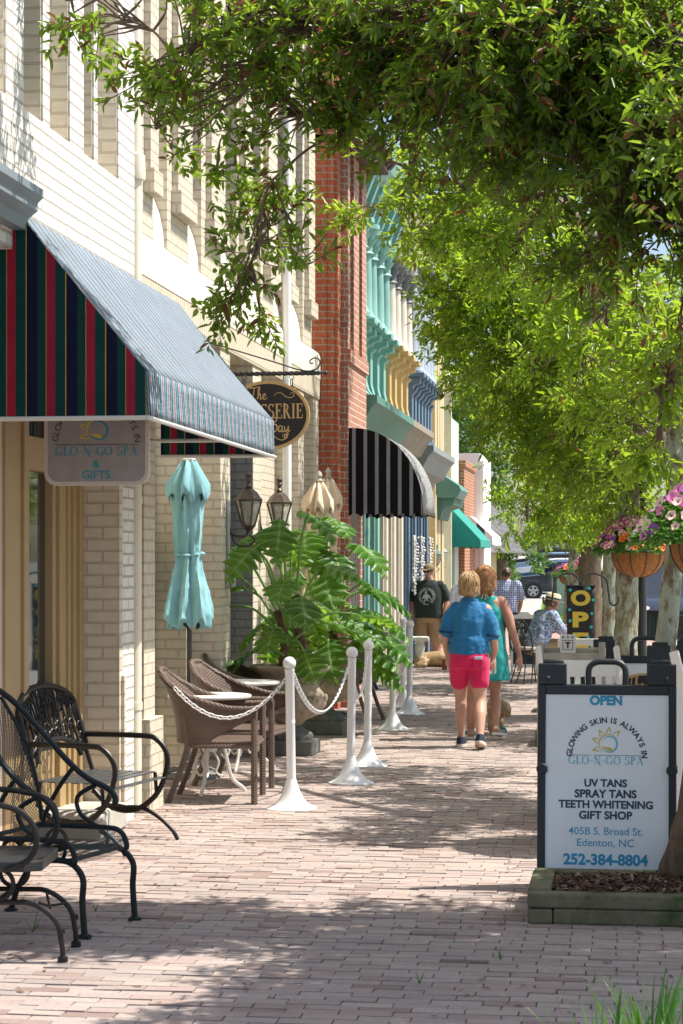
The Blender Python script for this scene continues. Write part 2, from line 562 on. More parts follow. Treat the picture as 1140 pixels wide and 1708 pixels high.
sheet_mesh("road", [(1.07, -20), (13, -20), (13, 400), (1.07, 400)], -.05, mRoad)
pk_ = MB(); pk_.add([(-60, 89, -.03), (1.06, 89, -.03), (1.06, 96, -.03), (-60, 96, -.03), (1.06, 150, 2.0), (-60, 150, 2.0)], [(0, 1, 2, 3), (3, 2, 4, 5)]); tag(pk_.build("parking_road", mRoad, smooth=0), kind='structure')
sheet_mesh("water", [(-400, 240), (400, 240), (400, 1400), (-400, 1400)], -.04, mWater)
kb = MB(); kb.box(.955, 1.07, -10, 60, -.06, .03)
tag(kb.build("kerb", M("kerb_stone", (.4, .38, .34), .9, var=.15, bump=.3), bevel=.012), kind='structure')
a_, b_, c_, d_ = GP(800, 1045), GP(902, 1045), GP(906, 1000.5), GP(838, 1000.5)
sheet_mesh("concrete_path", [a_, b_, c_, d_], -.012, mPath)
sheet_mesh("lawn", [GP(896, 1047), GP(1010, 1047), GP(990, 1001.5), GP(905, 1001.5)], -.008, mGrassBase)

# brick paving, each brick laid a little uneven
def paving():
    mb = MB(); r_ = random.Random(3)
    y = 6.2; row = 0; PIT = .079
    while y < 34:
        x = -4.3 + (row % 2) * .1 + r_.uniform(-.012, .012)
        # brick edge strip beside the tree pits
        while x < .8:
            L = .203 + r_.uniform(-.005, .005)
            if y < 18 or r_.random() < 2:
                zt = r_.gauss(0, .0016); tx = r_.gauss(0, .007); ty = r_.gauss(0, .011)
                if r_.random() < .06: zt -= .0045
                g = .0022 + abs(r_.gauss(0, .0014))
                x0, x1 = x + g, x + L - g; y0, y1 = y + g * .7 + r_.uniform(-.001, .001), y + PIT - g * .7
                xm, ym = (x0 + x1) / 2, (y0 + y1) / 2
                rz_ = r_.gauss(0, .006)
                vs = []
                for (zz) in (-.03, None):
                    for (px_, py_) in ((x0, y0), (x1, y0), (x1, y1), (x0, y1)):
                        dx, dy = px_ - xm, py_ - ym
                        X_, Y_ = xm + dx - dy * rz_, ym + dy + dx * rz_
                        vs.append((X_, Y_, -.03 if zz is not None else zt + tx * dx + ty * dy))
                mb.add(vs, [(4, 5, 6, 7), (0, 1, 5, 4), (1, 2, 6, 5), (2, 3, 7, 6), (3, 0, 4, 7)])
            x += L
        y += PIT; row += 1
    m, t, b = nt("clay_paver")
    g = _n(t, "ShaderNodeNewGeometry").outputs["Random Per Island"]
    co = _n(t, "ShaderNodeTexCoord").outputs["Object"]
    cc = ramp(t, g, [(0, (.27, .19, .165)), (.12, (.37, .285, .25)), (.45, (.40, .32, .285)), (.7, (.43, .355, .315)), (.88, (.33, .275, .255)), (1, (.47, .375, .315))])
    f = noise(t, co, 38, 6, .7)
    cc = mixc(t, 1, cc, ramp(t, f, [(.25, (.78,) * 3), (.75, (1.12,) * 3)]), 'MULTIPLY')
    f2 = noise(t, co, 1.1, 8, .65)
    cc = mixc(t, ramp(t, f2, [(.5, (0, 0, 0)), (.75, (.6,) * 3)]), cc, (.30, .245, .21))
    f3 = noise(t, co, .7, 9, .75)
    cc = mixc(t, ramp(t, f3, [(.6, (0, 0, 0)), (.74, (.5,) * 3)]), cc, (.13, .13, .07))
    t.links.new(cc, b.inputs["Base Color"]); b.inputs["Roughness"].default_value = .88; b.inputs["Specular IOR Level"].default_value = .25
    bumpn(t, b, noise(t, co, 90, 6, .6), .35, .004)
    tag(mb.build("brick_paving", m, smooth=0), kind='structure')
paving()
mPaveFar = MBrick("clay_paver_far", (.36, .24, .2), (.44, .31, .26), (.12, .1, .08), .2, .1, .004, .3)
sheet_mesh("far_paving", [(-4.3, 34.0), (.95, 34.0), (.95, 54), (-4.3, 54)], -.004, mPaveFar)

# ================================================================== BUILDINGS on the left
mWhiteBrick = MBrick("white_painted_brick", (.82, .79, .73), (.75, .73, .67), (.50, .46, .40), .21, .072, .0075, 1.0, .7, ((.40, .37, .31), 3.2, .6), .14)
mCream = MBrick("cream_painted_brick", (.66, .59, .47), (.63, .56, .445), (.53, .465, .36), .21, .076, .008, .8, .7, ((.42, .36, .27), 2.4, .63), .14)
mCreamSoldier = MBrick("cream_soldier_brick", (.66, .58, .45), (.62, .54, .42), (.40, .35, .27), .076, .22, .008, .8, .7, None, .1)
mStucco = M("cream_stucco", (.70, .65, .55), .8, var=.06, vs=3, bump=.3, bs=25, dirt=((.42, .37, .28), 5, .7))
mTan = M("tan_wood_paint", (.40, .28, .14), .45, var=.06, vs=3, bump=.06, bs=30)
mTanLight = M("tan_light_wood_paint", (.52, .41, .24), .5, var=.06, vs=3, bump=.06)
mPinkPanel = M("faded_pink_panel", (.62, .5, .42), .6, var=.05)
mGreyBrick = MBrick("grey_painted_brick", (.22, .22, .21), (.2, .2, .19), (.15, .15, .145), .21, .076, .008, .7, .7)
mSlate = M("slate_blue_trim", (.22, .26, .29), .5, var=.1, vs=4, dirt=((.4, .42, .43), 9, .62))
mPipe = M("cream_pipe_paint", (.74, .68, .55), .4, var=.05)
mStone = M("concrete_step", (.45, .43, .38), .9, var=.15, bump=.3)
mDark = M("dark_interior", (.02, .02, .02), .8)
mGlass = MGlass("shop_glass")
mRedBrick = MBrick("red_brick", (.52, .14, .065), (.43, .11, .055), (.42, .33, .25), .21, .075, .009, .7, .85, ((.14, .06, .04), 2.2, .64), .3)
mRedBrick2 = MBrick("faded_red_brick", (.52, .24, .16), (.44, .19, .13), (.6, .52, .44), .21, .075, .009, .6, .85, ((.55, .42, .34), 1.7, .62), .3)
mWhiteTrim = M("white_trim_paint", (.8, .79, .75), .5, var=.05)

# ---- white painted building with the spa shop
WX = -3.15
wb = thing("painted_brick_building", "white painted brick building whose tan shopfront sits under the striped awning", "building", (WX, 8, 0), absolute=True)
m1 = MB()
YE = 12.95
SILL = 4.08
m1.box(WX - .5, WX, 2.5, YE, 3.3, SILL)                       # flat wall below the sills
m1.box(WX - .8, WX - .36, 2.5, YE, SILL, 9.0)                 # back of the recesses
edges = [(-160, -60), (10, 40), (72, 83), (117, 140), (157, 163), (198, None)]
for a, b in edges:
    y0 = yw(a, WX); y1 = yw(b, WX) if b is not None else YE
    m1.box(WX - .36, WX, y0, y1, SILL, 9.0)
m1.box(WX - .8, WX - .004, YE - .3, YE - .002, 0, 3.3)
wl = m1.build("wall", mWhiteBrick, wb, smooth=0)
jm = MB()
for a, b in edges[1:]: jm.box(WX - .36, WX - .012, yw(a, WX) - .012, yw(a, WX) - .001, SILL + .001, 9.0)  # thin cream slabs: warm bounce light put into the reveal colour
jm.build("bounce_tint_jamb", mCream, wb, smooth=0)
w1 = MB()
ya, yb = yw(10, WX) + .42, yw(72, WX) - .001
w1.box(WX - .345, WX - .2, yw(40, WX) + .02, yb - .02, SILL + .004, 9); o = w1.build("window", mGlass, wb, smooth=0)
w2 = MB()
w2.box(WX - .33, WX - .07, yb - .1, yb - .003, SILL + .003, 9.0)
w2.build("frame", mTan, o, bevel=.01)
# lower storey: tan shopfront in a recess, brick end pier
SX = WX - .33
p_ = MB(); p_.box(WX - .6, WX - .002, 12.56, YE - .301, 0, 3.3); p_.box(WX - .12, WX + .02, 12.6, YE - .31, 0, .95)
p_.build("pier", mCream, wb, smooth=0)
sf = MB()
def stile(mb, a, b, z0, z1, x0=SX - .1, x1=SX, mi=0): mb.box(x0, x1, yw(a, SX), yw(b, SX), z0, z1, mi)
stile(sf, 10, 36, 0, 3.3); stile(sf, 36, 44, 0, 3.3, x1=SX + .02)
sf.box(SX - .1, SX + .012, yw(44, SX), 12.195, 0.12, .72)           # bottom panel
sf.box(SX - .1, SX + .006, yw(44, SX), 12.195, 2.22, 2.42)          # rail above the glass
sf.box(SX - .1, SX + .006, yw(44, SX), 12.195, 2.9, 3.3)
sf.box(SX - .1, SX + .02, 12.13, 12.2, .72, 3.3)
sf.box(SX - .1, SX + .045, 12.2, 12.34, 0, 3.3); sf.box(SX - .1, SX + .06, 12.34, 12.4, 0, 3.3); sf.box(SX - .1, SX + .078, 12.4, 12.47, 0, 3.3)
sf.box(SX - .1, SX + .1, 12.47, 12.555, 0, 3.3)
sf.box(SX - .1, SX + .004, 9.2, yw(10, SX) - .35, 0, 3.3)
sfo = sf.build("shop_front", mTan, wb, smooth=0, bevel=.006)
lt = MB(); lt.box(SX - .01, SX + .03, yw(45, SX), yw(48, SX), .72, 2.22); lt.box(SX - .01, SX + .03, yw(82, SX), yw(86, SX), .72, 2.22)
lt.box(SX, SX + .05, yw(44, SX), 12.12, .7, .735); lt.box(SX + .012, SX + .02, yw(50, SX), 12.19, .2, .22); lt.box(SX + .012, SX + .02, yw(50, SX), 12.19, .62, .64)
lt.build("moulding", mTanLight, sfo, smooth=0)
pk = MB(); pk.box(SX - .08, SX - .02, yw(10, SX) - .35, yw(10, SX), 0, 3.3); pk.build("door", mPinkPanel, wb, smooth=0)
gw = MB(); [gw.prism([(SX - .13, yw(48, SX) - .02), (SX - .105, yw(48, SX) - .02), (SX - .03, 12.12), (SX - .055, 12.12)], 'z', a_, b_) for a_, b_ in ((.74, 2.21), (2.43, 2.89))]
gwo = gw.build("window", mGlass, wb, smooth=0)
# lettering on the shop glass
mTeal = M("teal_lettering", (.02, .27, .36), .5, var=.03)
mYel = M("yellow_lettering", (.62, .47, .06), .5, var=.03)
mBlk = M("black_lettering", (.02, .02, .022), .5, var=.03)
mWht = M("white_lettering", (.75, .75, .75), .5, var=.03)
def sun_logo(mb, x, z, r, mt, my, y=0, tail=True):
    """sun with a curling wave: ring in two colours, five flame rays, a yellow drop"""
    def rg(r0, a0, a1, w0, mi, cx=0, cz=0, yy=0):
        n = 28; pts, ws = [], []
        for i in range(n + 1):
            a = R(a0 + (a1 - a0) * i / n)
            pts.append((cx + r0 * math.cos(a), cz + r0 * math.sin(a))); ws.append(w0 * (.12 + .88 * math.sin(PI * i / n)))
        ribbon(mb, pts, ws, x, z, r, mi, yy)
    rg(1.16, 30, 240, .16, my, yy=y - .0001)
    rg(.92, 150, -150, .24, mt, .06, 0, y - .00015)
    rg(.93, 195, 300, .12, mt, .06, 0, y - .0002)
    mb.add([(x + r * a, y - .0003, z + r * b) for a, b in ((-.88, -.25), (-.45, -.36), (.1, -.38), (.42, -.5), (.42, -.8), (.05, -.78), (-.35, -.62), (-.7, -.42))], [tuple(range(8))], my)
    for a in (55, 92, 128, 165, 205):
        c, s_ = math.cos(R(a)), math.sin(R(a)); tx, tz = -s_, c
        base = 1.36; tip = 2.0; w = .3; lean = .12
        A = (c * base + tx * w, s_ * base + tz * w); B = (c * tip - tx * lean, s_ * tip - tz * lean); C_ = (c * base - tx * w, s_ * base - tz * w)
        pts = spline([(A[0], A[1], 0), ((A[0] + B[0]) / 2 + .03, (A[1] + B[1]) / 2, 0), (B[0], B[1], 0), ((C_[0] + B[0]) / 2, (C_[1] + B[1]) / 2, 0), (C_[0], C_[1], 0)], 5)
        ribbon(mb, pts, .13, x, z, r, my, y - .0004)
def arc_text(mb, txt, x, z, r, a0, a1, size, mi, y=0, bold=0):
    """letters standing on an arc from angle a0 to a1 (degrees)"""
    ws = [{'I': .42, 'W': 1.4, ' ': .6, 'L': .85, 'S': .9}.get(c, 1.05) for c in txt]; tot = sum(ws) - (ws[0] + ws[-1]) / 2; acc = -ws[0] / 2
    for w_, ch in zip(ws, txt):
        a = R(a0 + (a1 - a0) * (acc + w_ / 2) / tot); acc += w_
        if ch == ' ': continue
        put_text(mb, ch, x + r * math.cos(a), z + r * math.sin(a), size, mi, bold, rot=a - PI / 2, y=y)
lg = MB()
sun_logo(lg, 0, .24, .09, 0, 1); serif_text(lg, "GLO-N-GO SPA", 0, 0, .085, 0, .42); put_text(lg, "&", 0, -.14, .1, 0); put_text(lg, "GIFTS", 0, -.27, .1, 0, .002)
lg.xf(Matrix.Translation(Vector((SX - .062, (yw(48, SX) + 12.0) / 2, 1.5))) @ Matrix.Rotation(R(82.5), 4, 'Z') )
lg.build("window_lettering", [M("pale_blue_lettering", (.35, .6, .7), .5), mYel], gwo, smooth=0)
st_ = MB(); st_.box(SX - .05, WX + .05, 11.9, 12.54, 0, .16); st_.build("step", mStone, wb, bevel=.015)
# grey cornice of the next shopfront
cn = MB()
cn.prism([(WX, 3.40), (WX + .07, 3.40), (WX + .08, 3.46), (WX + .13, 3.5), (WX + .13, 3.54), (WX + .16, 3.57), (WX + .16, 3.61), (WX, 3.65)], 'y', 3.0, 10.3)
cn.build("cornice", mSlate, wb, smooth=0)
# downpipe
PXX = WX - .035
dp = tag((lambda mb: (mb.tube([(PXX, 13.08, .05), (PXX, 13.08, 8.6)], .052, 14), mb.lathe([(.075, 0), (.08, .03), (.075, .16), (.055, .17)], (PXX, 13.08, 4.18), 14),
     mb.lathe([(.058, 0), (.058, .05)], (PXX, 13.08, 2.05), 14), mb.lathe([(.058, 0), (.058, .05)], (PXX, 13.08, .7), 14), mb.box(WX - .12, PXX, 13.03, 13.13, 1.6, 1.64), mb.box(WX - .12, PXX, 13.03, 13.13, 3.9, 3.94), mb)[-1])(MB()).build("downpipe", mPipe),
    "cream round downpipe running down the joint between the white and cream walls", "downpipe")

# ---- cream building of the patisserie
BX = -3.41
cb = thing("cream_brick_building", "cream painted brick building with sloped stucco band and ground floor piers", "building", (BX, 18, 0), absolute=True)
Y0, Y1 = 13.0, 22.78
lo = MB()
lo.box(BX - .9, BX - .25, Y0, Y1, 0, 3.5)                        # back of the recesses
for a, b in ((311, 318), (368, 384), (422, 436), (498, 507), (523, 532)):
    lo.box(BX - .25, BX, yw(a, BX), min(yw(b, BX), Y1), 0, 3.5)
lo.box(BX - .9, BX + .24, 13.3, 13.62, 0, 3.42); lo.box(BX + .2, BX + .29, 13.26, 13.66, 0, .62)
lo.build("wall", mCream, cb, smooth=0)
gr = MB(); gr.box(BX - .25, BX + .004, yw(422, BX) - .03, yw(422, BX) - .001, 0, 3.3); gr.box(BX - .247, BX - .2, yw(384, BX) + .01, yw(422, BX) - .02, 0, 3.2)
gr.build("grey_patch", mGreyBrick, cb, smooth=0)
sd = MB(); sd.box(BX - .6, BX + .015, Y0 - .2, Y1, 3.5, 3.72); sd.build("soldier_course", mCreamSoldier, cb, smooth=0)
bd = MB(); prof = [(BX - .6, 3.72), (BX + .02, 3.72), (BX + .02, 3.98), (BX, 4.02), (BX - .6, 4.02)]
bd.prism(prof, 'y', Y0 - .2, Y1)
ups = [(236, 256), (279, 315), (336, 370), (395, 415), (435, 457), (472, 487), (505, 520)]
yl = Y0 - .2
gaps = []
for a, b in ups:
    (gaps.append((yl, yw(a, BX))) if a > 240 else None); yl = min(yw(b, BX), Y1)
for g0, g1 in gaps:                                              # swept sills
    pr = [(BX - .3, 4.021)] + [(BX - .02 - .28 * (1 - math.cos(PI / 2 * i / 6)), 4.021 + .56 * math.sin(PI / 2 * i / 6)) for i in range(7)]
    bd.prism(pr, 'y', g0, g1)
bd.build("stucco_band", mStucco, cb, smooth=35)
up = MB(); up.box(BX - .9, BX - .3, Y0 - .2, Y1, 4.02, 9.2)
for a, b in ups:
    ya, yb = max(Y0 - .2, yw(a, BX)), min(yw(b, BX), Y1); w = yb - ya
    up.box(BX - .3, BX, ya, yb, 4.021, 9.2)
    up.box(BX, BX + .05, ya + .22 * w, yb - .1 * w, 4.35, 9.2); up.box(BX + .001, BX + .08, ya + .18 * w, yb - .05 * w, 4.33, 4.5)
up.build("upper_wall", mCream, cb, smooth=0)
for g0, g1 in gaps[1:]:
    wm = MB(); wm.box(BX - .298, BX - .24, g0 + .05, g1 - .05, 4.55, 8.6); wo = wm.build("window", mGlass, cb, smooth=0)
    wf = MB()
    wf.box(BX - .297, BX - .2, g0 + .0, g0 + .06, 4.5, 8.6); wf.box(BX - .297, BX - .2, g1 - .06, g1, 4.5, 8.6); wf.box(BX - .296, BX - .21, g0, g1, 6.4, 6.48)
    wf.build("frame", mWhiteTrim, wo, smooth=0)
pp = MB(); yv = yw(471, BX); pp.tube([(BX + .05, yv, .05), (BX + .05, yv, 8.8)], .045, 12)
tag(pp.build("downpipe", M("white_pipe_paint", (.8, .79, .76), .4, var=.04)), "white downpipe fixed to the cream wall behind the big leaves", "downpipe")
gb_ = MB(); yv = yw(383, BX); gb_.box(BX + .001, BX + .07, yv - .2, yv - .06, 1.45, 1.66); gb_.box(BX + .002, BX + .03, yv - .15, yv - .12, 1.66, 2.2)
tag(gb_.build("meter_box", M("meter_grey", (.42, .44, .45), .5), bevel=.01), "small grey meter box on the cream pier behind the plant", "meter box")

# ---- red brick building
rb = thing("red_brick_building", "narrow red brick building with stepped pilasters behind the black awning", "building", (-3.2, 23.5, 0), absolute=True)
r1 = MB(); r1.box(-5, -3.32, 22.8, 24.85, 0, 8.2); r1.box(-3.319, -3.2, 22.84, 23.098, 0, 8.2)
r1.box(-3.319, -3.24, 22.81, 22.839, 0, 8.2)
r1.build("pilaster", mRedBrick, rb, smooth=0)
r2 = MB(); RX = -3.12
r2.box(RX - .5, RX, 23.1, 23.36, 0, 2.3); r2.box(RX - .5, RX, 23.1, 24.8, 2.3, 3.95); r2.box(RX - .5, RX + .03, 23.1, 24.8, 3.95, 4.1)
r2.box(RX - .5, RX, 23.1, 23.3, 4.1, 8); r2.box(RX - .5, RX, 23.62, 24.1, 4.1, 8); r2.box(RX - .5, RX, 24.38, 24.8, 4.1, 8); r2.box(RX - .6, RX - .25, 23.12, 24.78, 4.1, 8)
r2.box(RX - .5, RX - .05, 24.5, 24.8, 0, 2.3)
r2.build("wall", mRedBrick2, rb, smooth=0)
r3 = MB(); r3.box(RX - .24, RX - .18, 23.3, 23.62, 4.12, 8); r3.box(RX - .24, RX - .18, 24.1, 24.38, 4.12, 8); ro = r3.build("window", mGlass, rb, smooth=0)
r4 = MB(); r4.box(RX - .2, RX - .02, 23.3, 23.34, 4.1, 8); r4.box(RX - .2, RX - .1, 24.1, 24.14, 4.1, 8); r4.build("frame", mWhiteTrim, ro, smooth=0)
r5 = MB()
for i in range(9):
    y = 22.9 + i * .24
    r5.obox((-3.7, y, 7.35), (-2.8, y, 6.5), .14, .1)
r5.box(-3.7, -2.86, 22.8, 24.9, 6.42, 6.5)
r5.build("roof", M("dark_roof_tile", (.1, .05, .045), .7, var=.3), rb, smooth=0)
r6 = MB(); r6.box(RX - .3, RX - .06, 23.36, 24.5, 0, 2.3)
for i in range(7): r6.box(RX - .06, RX - .05, 23.4 + i * .16, 23.42 + i * .16, 0, 2.3)
r6.build("door", M("weathered_grey_boards", (.4, .37, .35), .8, var=.2), rb, smooth=0)

# ---- painted row with cast columns: green, ochre, slate
def console_poly(x, z, h, k=1.0):
    p = [(-.25, 0), (.34, 0), (.34, .055), (.27, .1), (.2, .2), (.17, .32), (.17, .74), (.23, .79), (.17, .83), (.2, .88), (.3, .91), (.3, 1.0), (-.25, 1.0)]
    return [(x + a * k, z + b * h) for a, b in p]
def cast_front(name, label, X, cols_px, y0, y1, zb, zl, zc, ztop, m_con, m_col, m_cap, m_wall, m_low, n_low=3, corn=None, top=None, kw=.11):
    t = thing(name, label, "building", (X, (y0 + y1) / 2, 0), absolute=True)
    w = MB(); w.box(X - 2, X - .26, y0, y1, zb - .5, ztop); w.build("wall", m_wall, t, smooth=0)
    ys = [yw(p, X + .1) for p in cols_px]
    n = len(ys)
    for i, y in enumerate(ys):
        k = MB(); k.prism(console_poly(X - .05, zb, zl - zb - .1), 'y', y - kw, y + kw)
        k.box(X - .3, X + .32, y - kw - .05, y + kw + .05, zl - .1, zl - .03)
        k.build("baluster", m_con, t, smooth=0, bevel=.008)
        c = MB(); c.lathe([(.15, 0), (.15, .06), (.12, .09), (.1, .14), (.095, .5), (.085, zc - zl - .02)], (X + .1, y, zl), 16); c.build("column", m_col, t, smooth=40)
        h = MB(); h.lathe([(.09, 0), (.12, .02), (.095, .05), (.1, .12), (.15, .2), (.11, .21), (.16, .3), (.19, .34), (.19, .4)], (X + .1, y, zc - .02), 12, sx=1.05); h.build("capital", m_cap, t, smooth=0)
    for j in range(n - 1):
        ya, yb = ys[j], ys[j + 1]
        g = MB(); g.box(X - .255, X - .2, ya + .12, yb - .12, zl + .1, zc + .2); g.build("window", mGlass, t, smooth=0)
    e = MB(); e.box(X - .26, X + .16, y0, y1, zc + .385, zc + .75); e.prism([(X - .26, zc + .76), (X + .2, zc + .76), (X + .5, zc + 1.0), (X + .55, zc + 1.15), (X - .26, zc + 1.2)], 'y', y0, y1)
    k_ = y0 + .25
    while k_ < y1:
        e.prism([(X + .161, zc + .4), (X + .24, zc + .45), (X + .4, zc + .85), (X + .161, zc + .76)], 'y', k_ - .07, k_ + .07); k_ += .5
    e.build("cornice", top or m_col, t, smooth=0)
    cc = MB()
    z = zb
    cc.prism([(X - .25, z - .62), (X + .1, z - .62), (X + .14, z - .5), (X + .3, z - .42), (X + .42, z - .2), (X + .5, z - .12), (X + .5, z - .03), (X - .25, z - .001)], 'y', y0, y1)
    cc.build("shop_cornice", corn or m_con, t, smooth=0)
    L = MB()
    for i in range(n_low):
        y = y0 + (y1 - y0) * (i + .5) / n_low
        L.box(X - .5, X + .02, y - .16, y + .16, 0, zb - .62); L.box(X + .02, X + .06, y - .1, y + .1, .2, zb - .8); L.box(X - .5, X + .08, y - .2, y + .2, 0, .3)
    L.box(X - .6, X - .3, y0, y1, 0, .6)
    L.build("pier", m_low, t, smooth=0, bevel=.008)
    d = MB(); d.box(X - .59, X - .42, y0 + .05, y1 - .05, .6, zb - .62); d.build("shop_window", mGlass, t, smooth=0)
    return t
mVerd = M("verdigris_paint", (.22, .43, .38), .5, var=.08, vs=3, dirt=((.42, .58, .52), 6, .68))
mVerdD = M("dark_verdigris_paint", (.10, .24, .20), .5, var=.1)
mOchre = M("ochre_paint", (.52, .37, .15), .5, var=.07)
mIvory = M("ivory_paint", (.66, .6, .5), .5, var=.05)
mSlateB = M("slate_blue_paint", (.11, .18, .25), .5, var=.08)
mGreyB = M("grey_blue_paint", (.36, .41, .47), .5, var=.06)
mDkCap = M("dark_grey_iron", (.13, .14, .15), .5, var=.2)
mBrown = M("brown_weathered_cornice", (.3, .26, .2), .7, var=.25)
FX = -3.5
yA, yB, yC, yD = 24.9, yw(644.5, FX + .1), yw(682, FX + .1), yw(722, FX + .1)
cast_front("green_shop_building", "verdigris green shop building with slender columns above the black awning", FX, (600, 609, 618, 629.5, 640), yA, yB, 3.75, 4.85, 5.75, 9.6, mVerd, mVerd, mVerd, mVerd, mVerd, 4, mVerdD)
cast_front("ochre_shop_building", "ochre shop building with ivory columns and dark capitals", FX, (650, 659, 669, 678), yB + .01, yC, 3.75, 4.85, 5.75, 7.4, mOchre, mIvory, mDkCap, mIvory, mIvory, 3, mBrown, mIvory)
cast_front("slate_shop_building", "slate blue shop building with grey columns and red brick infill", FX, (687, 692.5, 698, 703.5, 708.5, 713.5, 718), yC + .01, yD, 3.55, 4.75, 6.3, 8.2, mSlateB, mGreyB, mDkCap, mRedBrick2, mSlateB, 4, M("grey_green_cornice", (.24, .27, .26), .6), M("white_red_eaves", (.7, .68, .66), .5))
ly = thing("straw_pilaster_building", "straw coloured shop building with plain flat pilasters", "building", (FX, yD + 2, 0), absolute=True)
q = MB(); yE_ = yw(739, FX); q.box(FX - 2, FX - .15, yD + .01, yE_, 0, 8.0)
for p in (725, 729.5, 733.5, 737): y = yw(p, FX); q.box(FX - .15, FX + .03, y - .2, y + .2, 2.9, 8.0)
for p in (724, 729, 735): y = yw(p, FX); q.box(FX - .15, FX + .05, y - .24, y + .24, 0, 2.9)
q.build("wall", M("straw_paint", (.56, .46, .26), .6, var=.06), ly, smooth=0)
q = MB(); q.box(FX - .14, FX - .1, yw(726, FX) + .1, yw(729, FX) - .3, .5, 2.8); q.box(FX - .14, FX - .1, yw(730, FX), yw(734, FX) - .1, .5, 2.8); q.build("window", mGlass, ly, smooth=0)
q = MB(); q.prism([(FX - .1, 2.85), (FX + .42, 2.85), (FX + .5, 3.0), (FX + .46, 3.08), (FX + .1, 3.32), (FX - .1, 3.34)], 'y', yD + 1.4, yE_ - .1)
for i in range(6):
    q.prism([(FX + .055, 2.45), (FX + .1, 2.45), (FX + .16, 2.65), (FX + .36, 2.72), (FX + .38, 2.848), (FX + .055, 2.848)], 'y', yD + 1.5 + i * .34, yD + 1.68 + i * .34)
q.build("hood", mVerdD, ly, smooth=0)
pw = thing("pale_shop_building", "pale green and cream shop building with a stone corner pier", "building", (-3.7, 47, 0), absolute=True)
q = MB(); PX = -3.72; y0 = yw(741, PX); y1 = yw(750, PX)
q.box(PX - 2, PX - .12, yE_ + .02, y1 + 4, 0, 4.9); q.build("wall", M("pale_green_paint", (.52, .6, .5), .6), pw, smooth=0)
q = MB(); q.box(PX - .12, PX + .1, y0 + .6, y1 - .6, 0, 5.2); q.box(PX - .14, PX + .16, y0 + .5, y1 - .5, 5.2, 5.35); q.lathe([(.2, 0), (.22, .06), (.1, .12), (.14, .22), (.05, .36), (.0, .38)], (PX, (y0 + y1) / 2, 3.3 + 2.06), 12); q.build("pier", M("straw_stone", (.6, .54, .38), .7), pw, smooth=0)
q = MB(); q.box(PX - .12, PX - .02, y1 - .5, y1 + 1.6, 0, 2.6); q.build("door", M("bottle_green_paint", (.08, .2, .15), .5), pw, smooth=0)
bw_ = thing("brick_end_building", "low orange brick shop building next to the green awning", "building", (-3.8, 54, 0), absolute=True)
q = MB(); q.box(-5.8, -3.72, y1 + 4.1, y1 + 7.6, 0, 3.9); q.box(-5.8, -3.68, y1 + 4.05, y1 + 7.5, 3.9, 4.05); q.build("wall", MBrick("orange_brick", (.42, .16, .07), (.36, .13, .06), (.5, .4, .3), .21, .075, .01, .5), bw_, smooth=0)
q = MB(); q.box(-5.8, -3.6, y1 + 7.62, y1 + 12, 0, 4.4); q.box(-3.599, -3.5, y1 + 7.6, y1 + 8, 0, 4.2); q.build("white_wall", mWhiteTrim, bw_, smooth=0)
# mansard roofed shop at the end of the row
mb_ = thing("mansard_shop_building", "low shop building with a grey shingled mansard roof at the street's end", "building", (-4.5, 72, 0), absolute=True)
dM = 73.0
def W(px, py, d=dM): return PT(px, py, d)
a0, a1 = W(700, 935).x, W(803, 935).x; yM = W(770, 935).y
q = MB(); q.box(a0, a1, yM + .3, yM + 9, 0, 2.0); q.build("wall", M("straw_wall", (.6, .5, .3), .7), mb_, smooth=0)
q = MB(); q.box(W(772, 935).x, W(789, 935).x, yM + .24, yM + .32, .3, 1.75); wo = q.build("window", mGlass, mb_, smooth=0)
q = MB(); f0, f1 = W(772, 935).x, W(789, 935).x
for p in ((f0 - .08, f0, .2, 1.85), (f1, f1 + .08, .2, 1.85)): q.box(p[0], p[1], yM + .2, yM + .33, p[2], p[3])
q.box(f0, f1, yM + .2, yM + .33, 1.75, 1.85); q.build("frame", mWhiteTrim, wo, smooth=0)
zl, zt = W(0, 922).z, W(0, 832).z
xe, xt = W(857, 935).x, W(797, 935).x
q = MB()
v = [(a0, yM - .9, zl), (xe - .9, yM - .9, zl), (xe, yM, zl), (xe, yM + 10, zl), (a0, yM + 10, zl), (a0, yM + .9, zt), (xt - .15, yM + .9, zt), (xt, yM + 1.1, zt), (xt, yM + 9, zt), (a0, yM + 9, zt)]
q.add(v, [(0, 1, 6, 5), (1, 2, 7, 6), (2, 3, 8, 7), (3, 4, 9, 8), (4, 3, 2, 1, 0), (5, 6, 7, 8, 9)])
q.build("roof", MBrick("grey_shingle", (.17, .165, .16), (.11, .11, .11), (.05, .05, .05), .5, .2, .012, .6), mb_, smooth=0)
q = MB(); q.box(a0, W(792, 935).x, yM + 1.4, yM + 9, zt, W(0, 800).z); q.build("parapet", M("pale_parapet", (.66, .6, .48), .7), mb_, smooth=0)
q = MB(); q.box(a0, W(795, 935).x, yM + 1.25, yM + 9, W(0, 800).z, W(0, 794).z); q.build("coping", M("maroon_coping", (.2, .1, .1), .6), mb_, smooth=0)
q = MB(); q.box(a0, xt + .03, yM + .8, yM + 1.39, zt + .001, zt + .22); q.build("flashing", M("verdigris_flashing", (.16, .3, .3), .5), mb_, smooth=0)
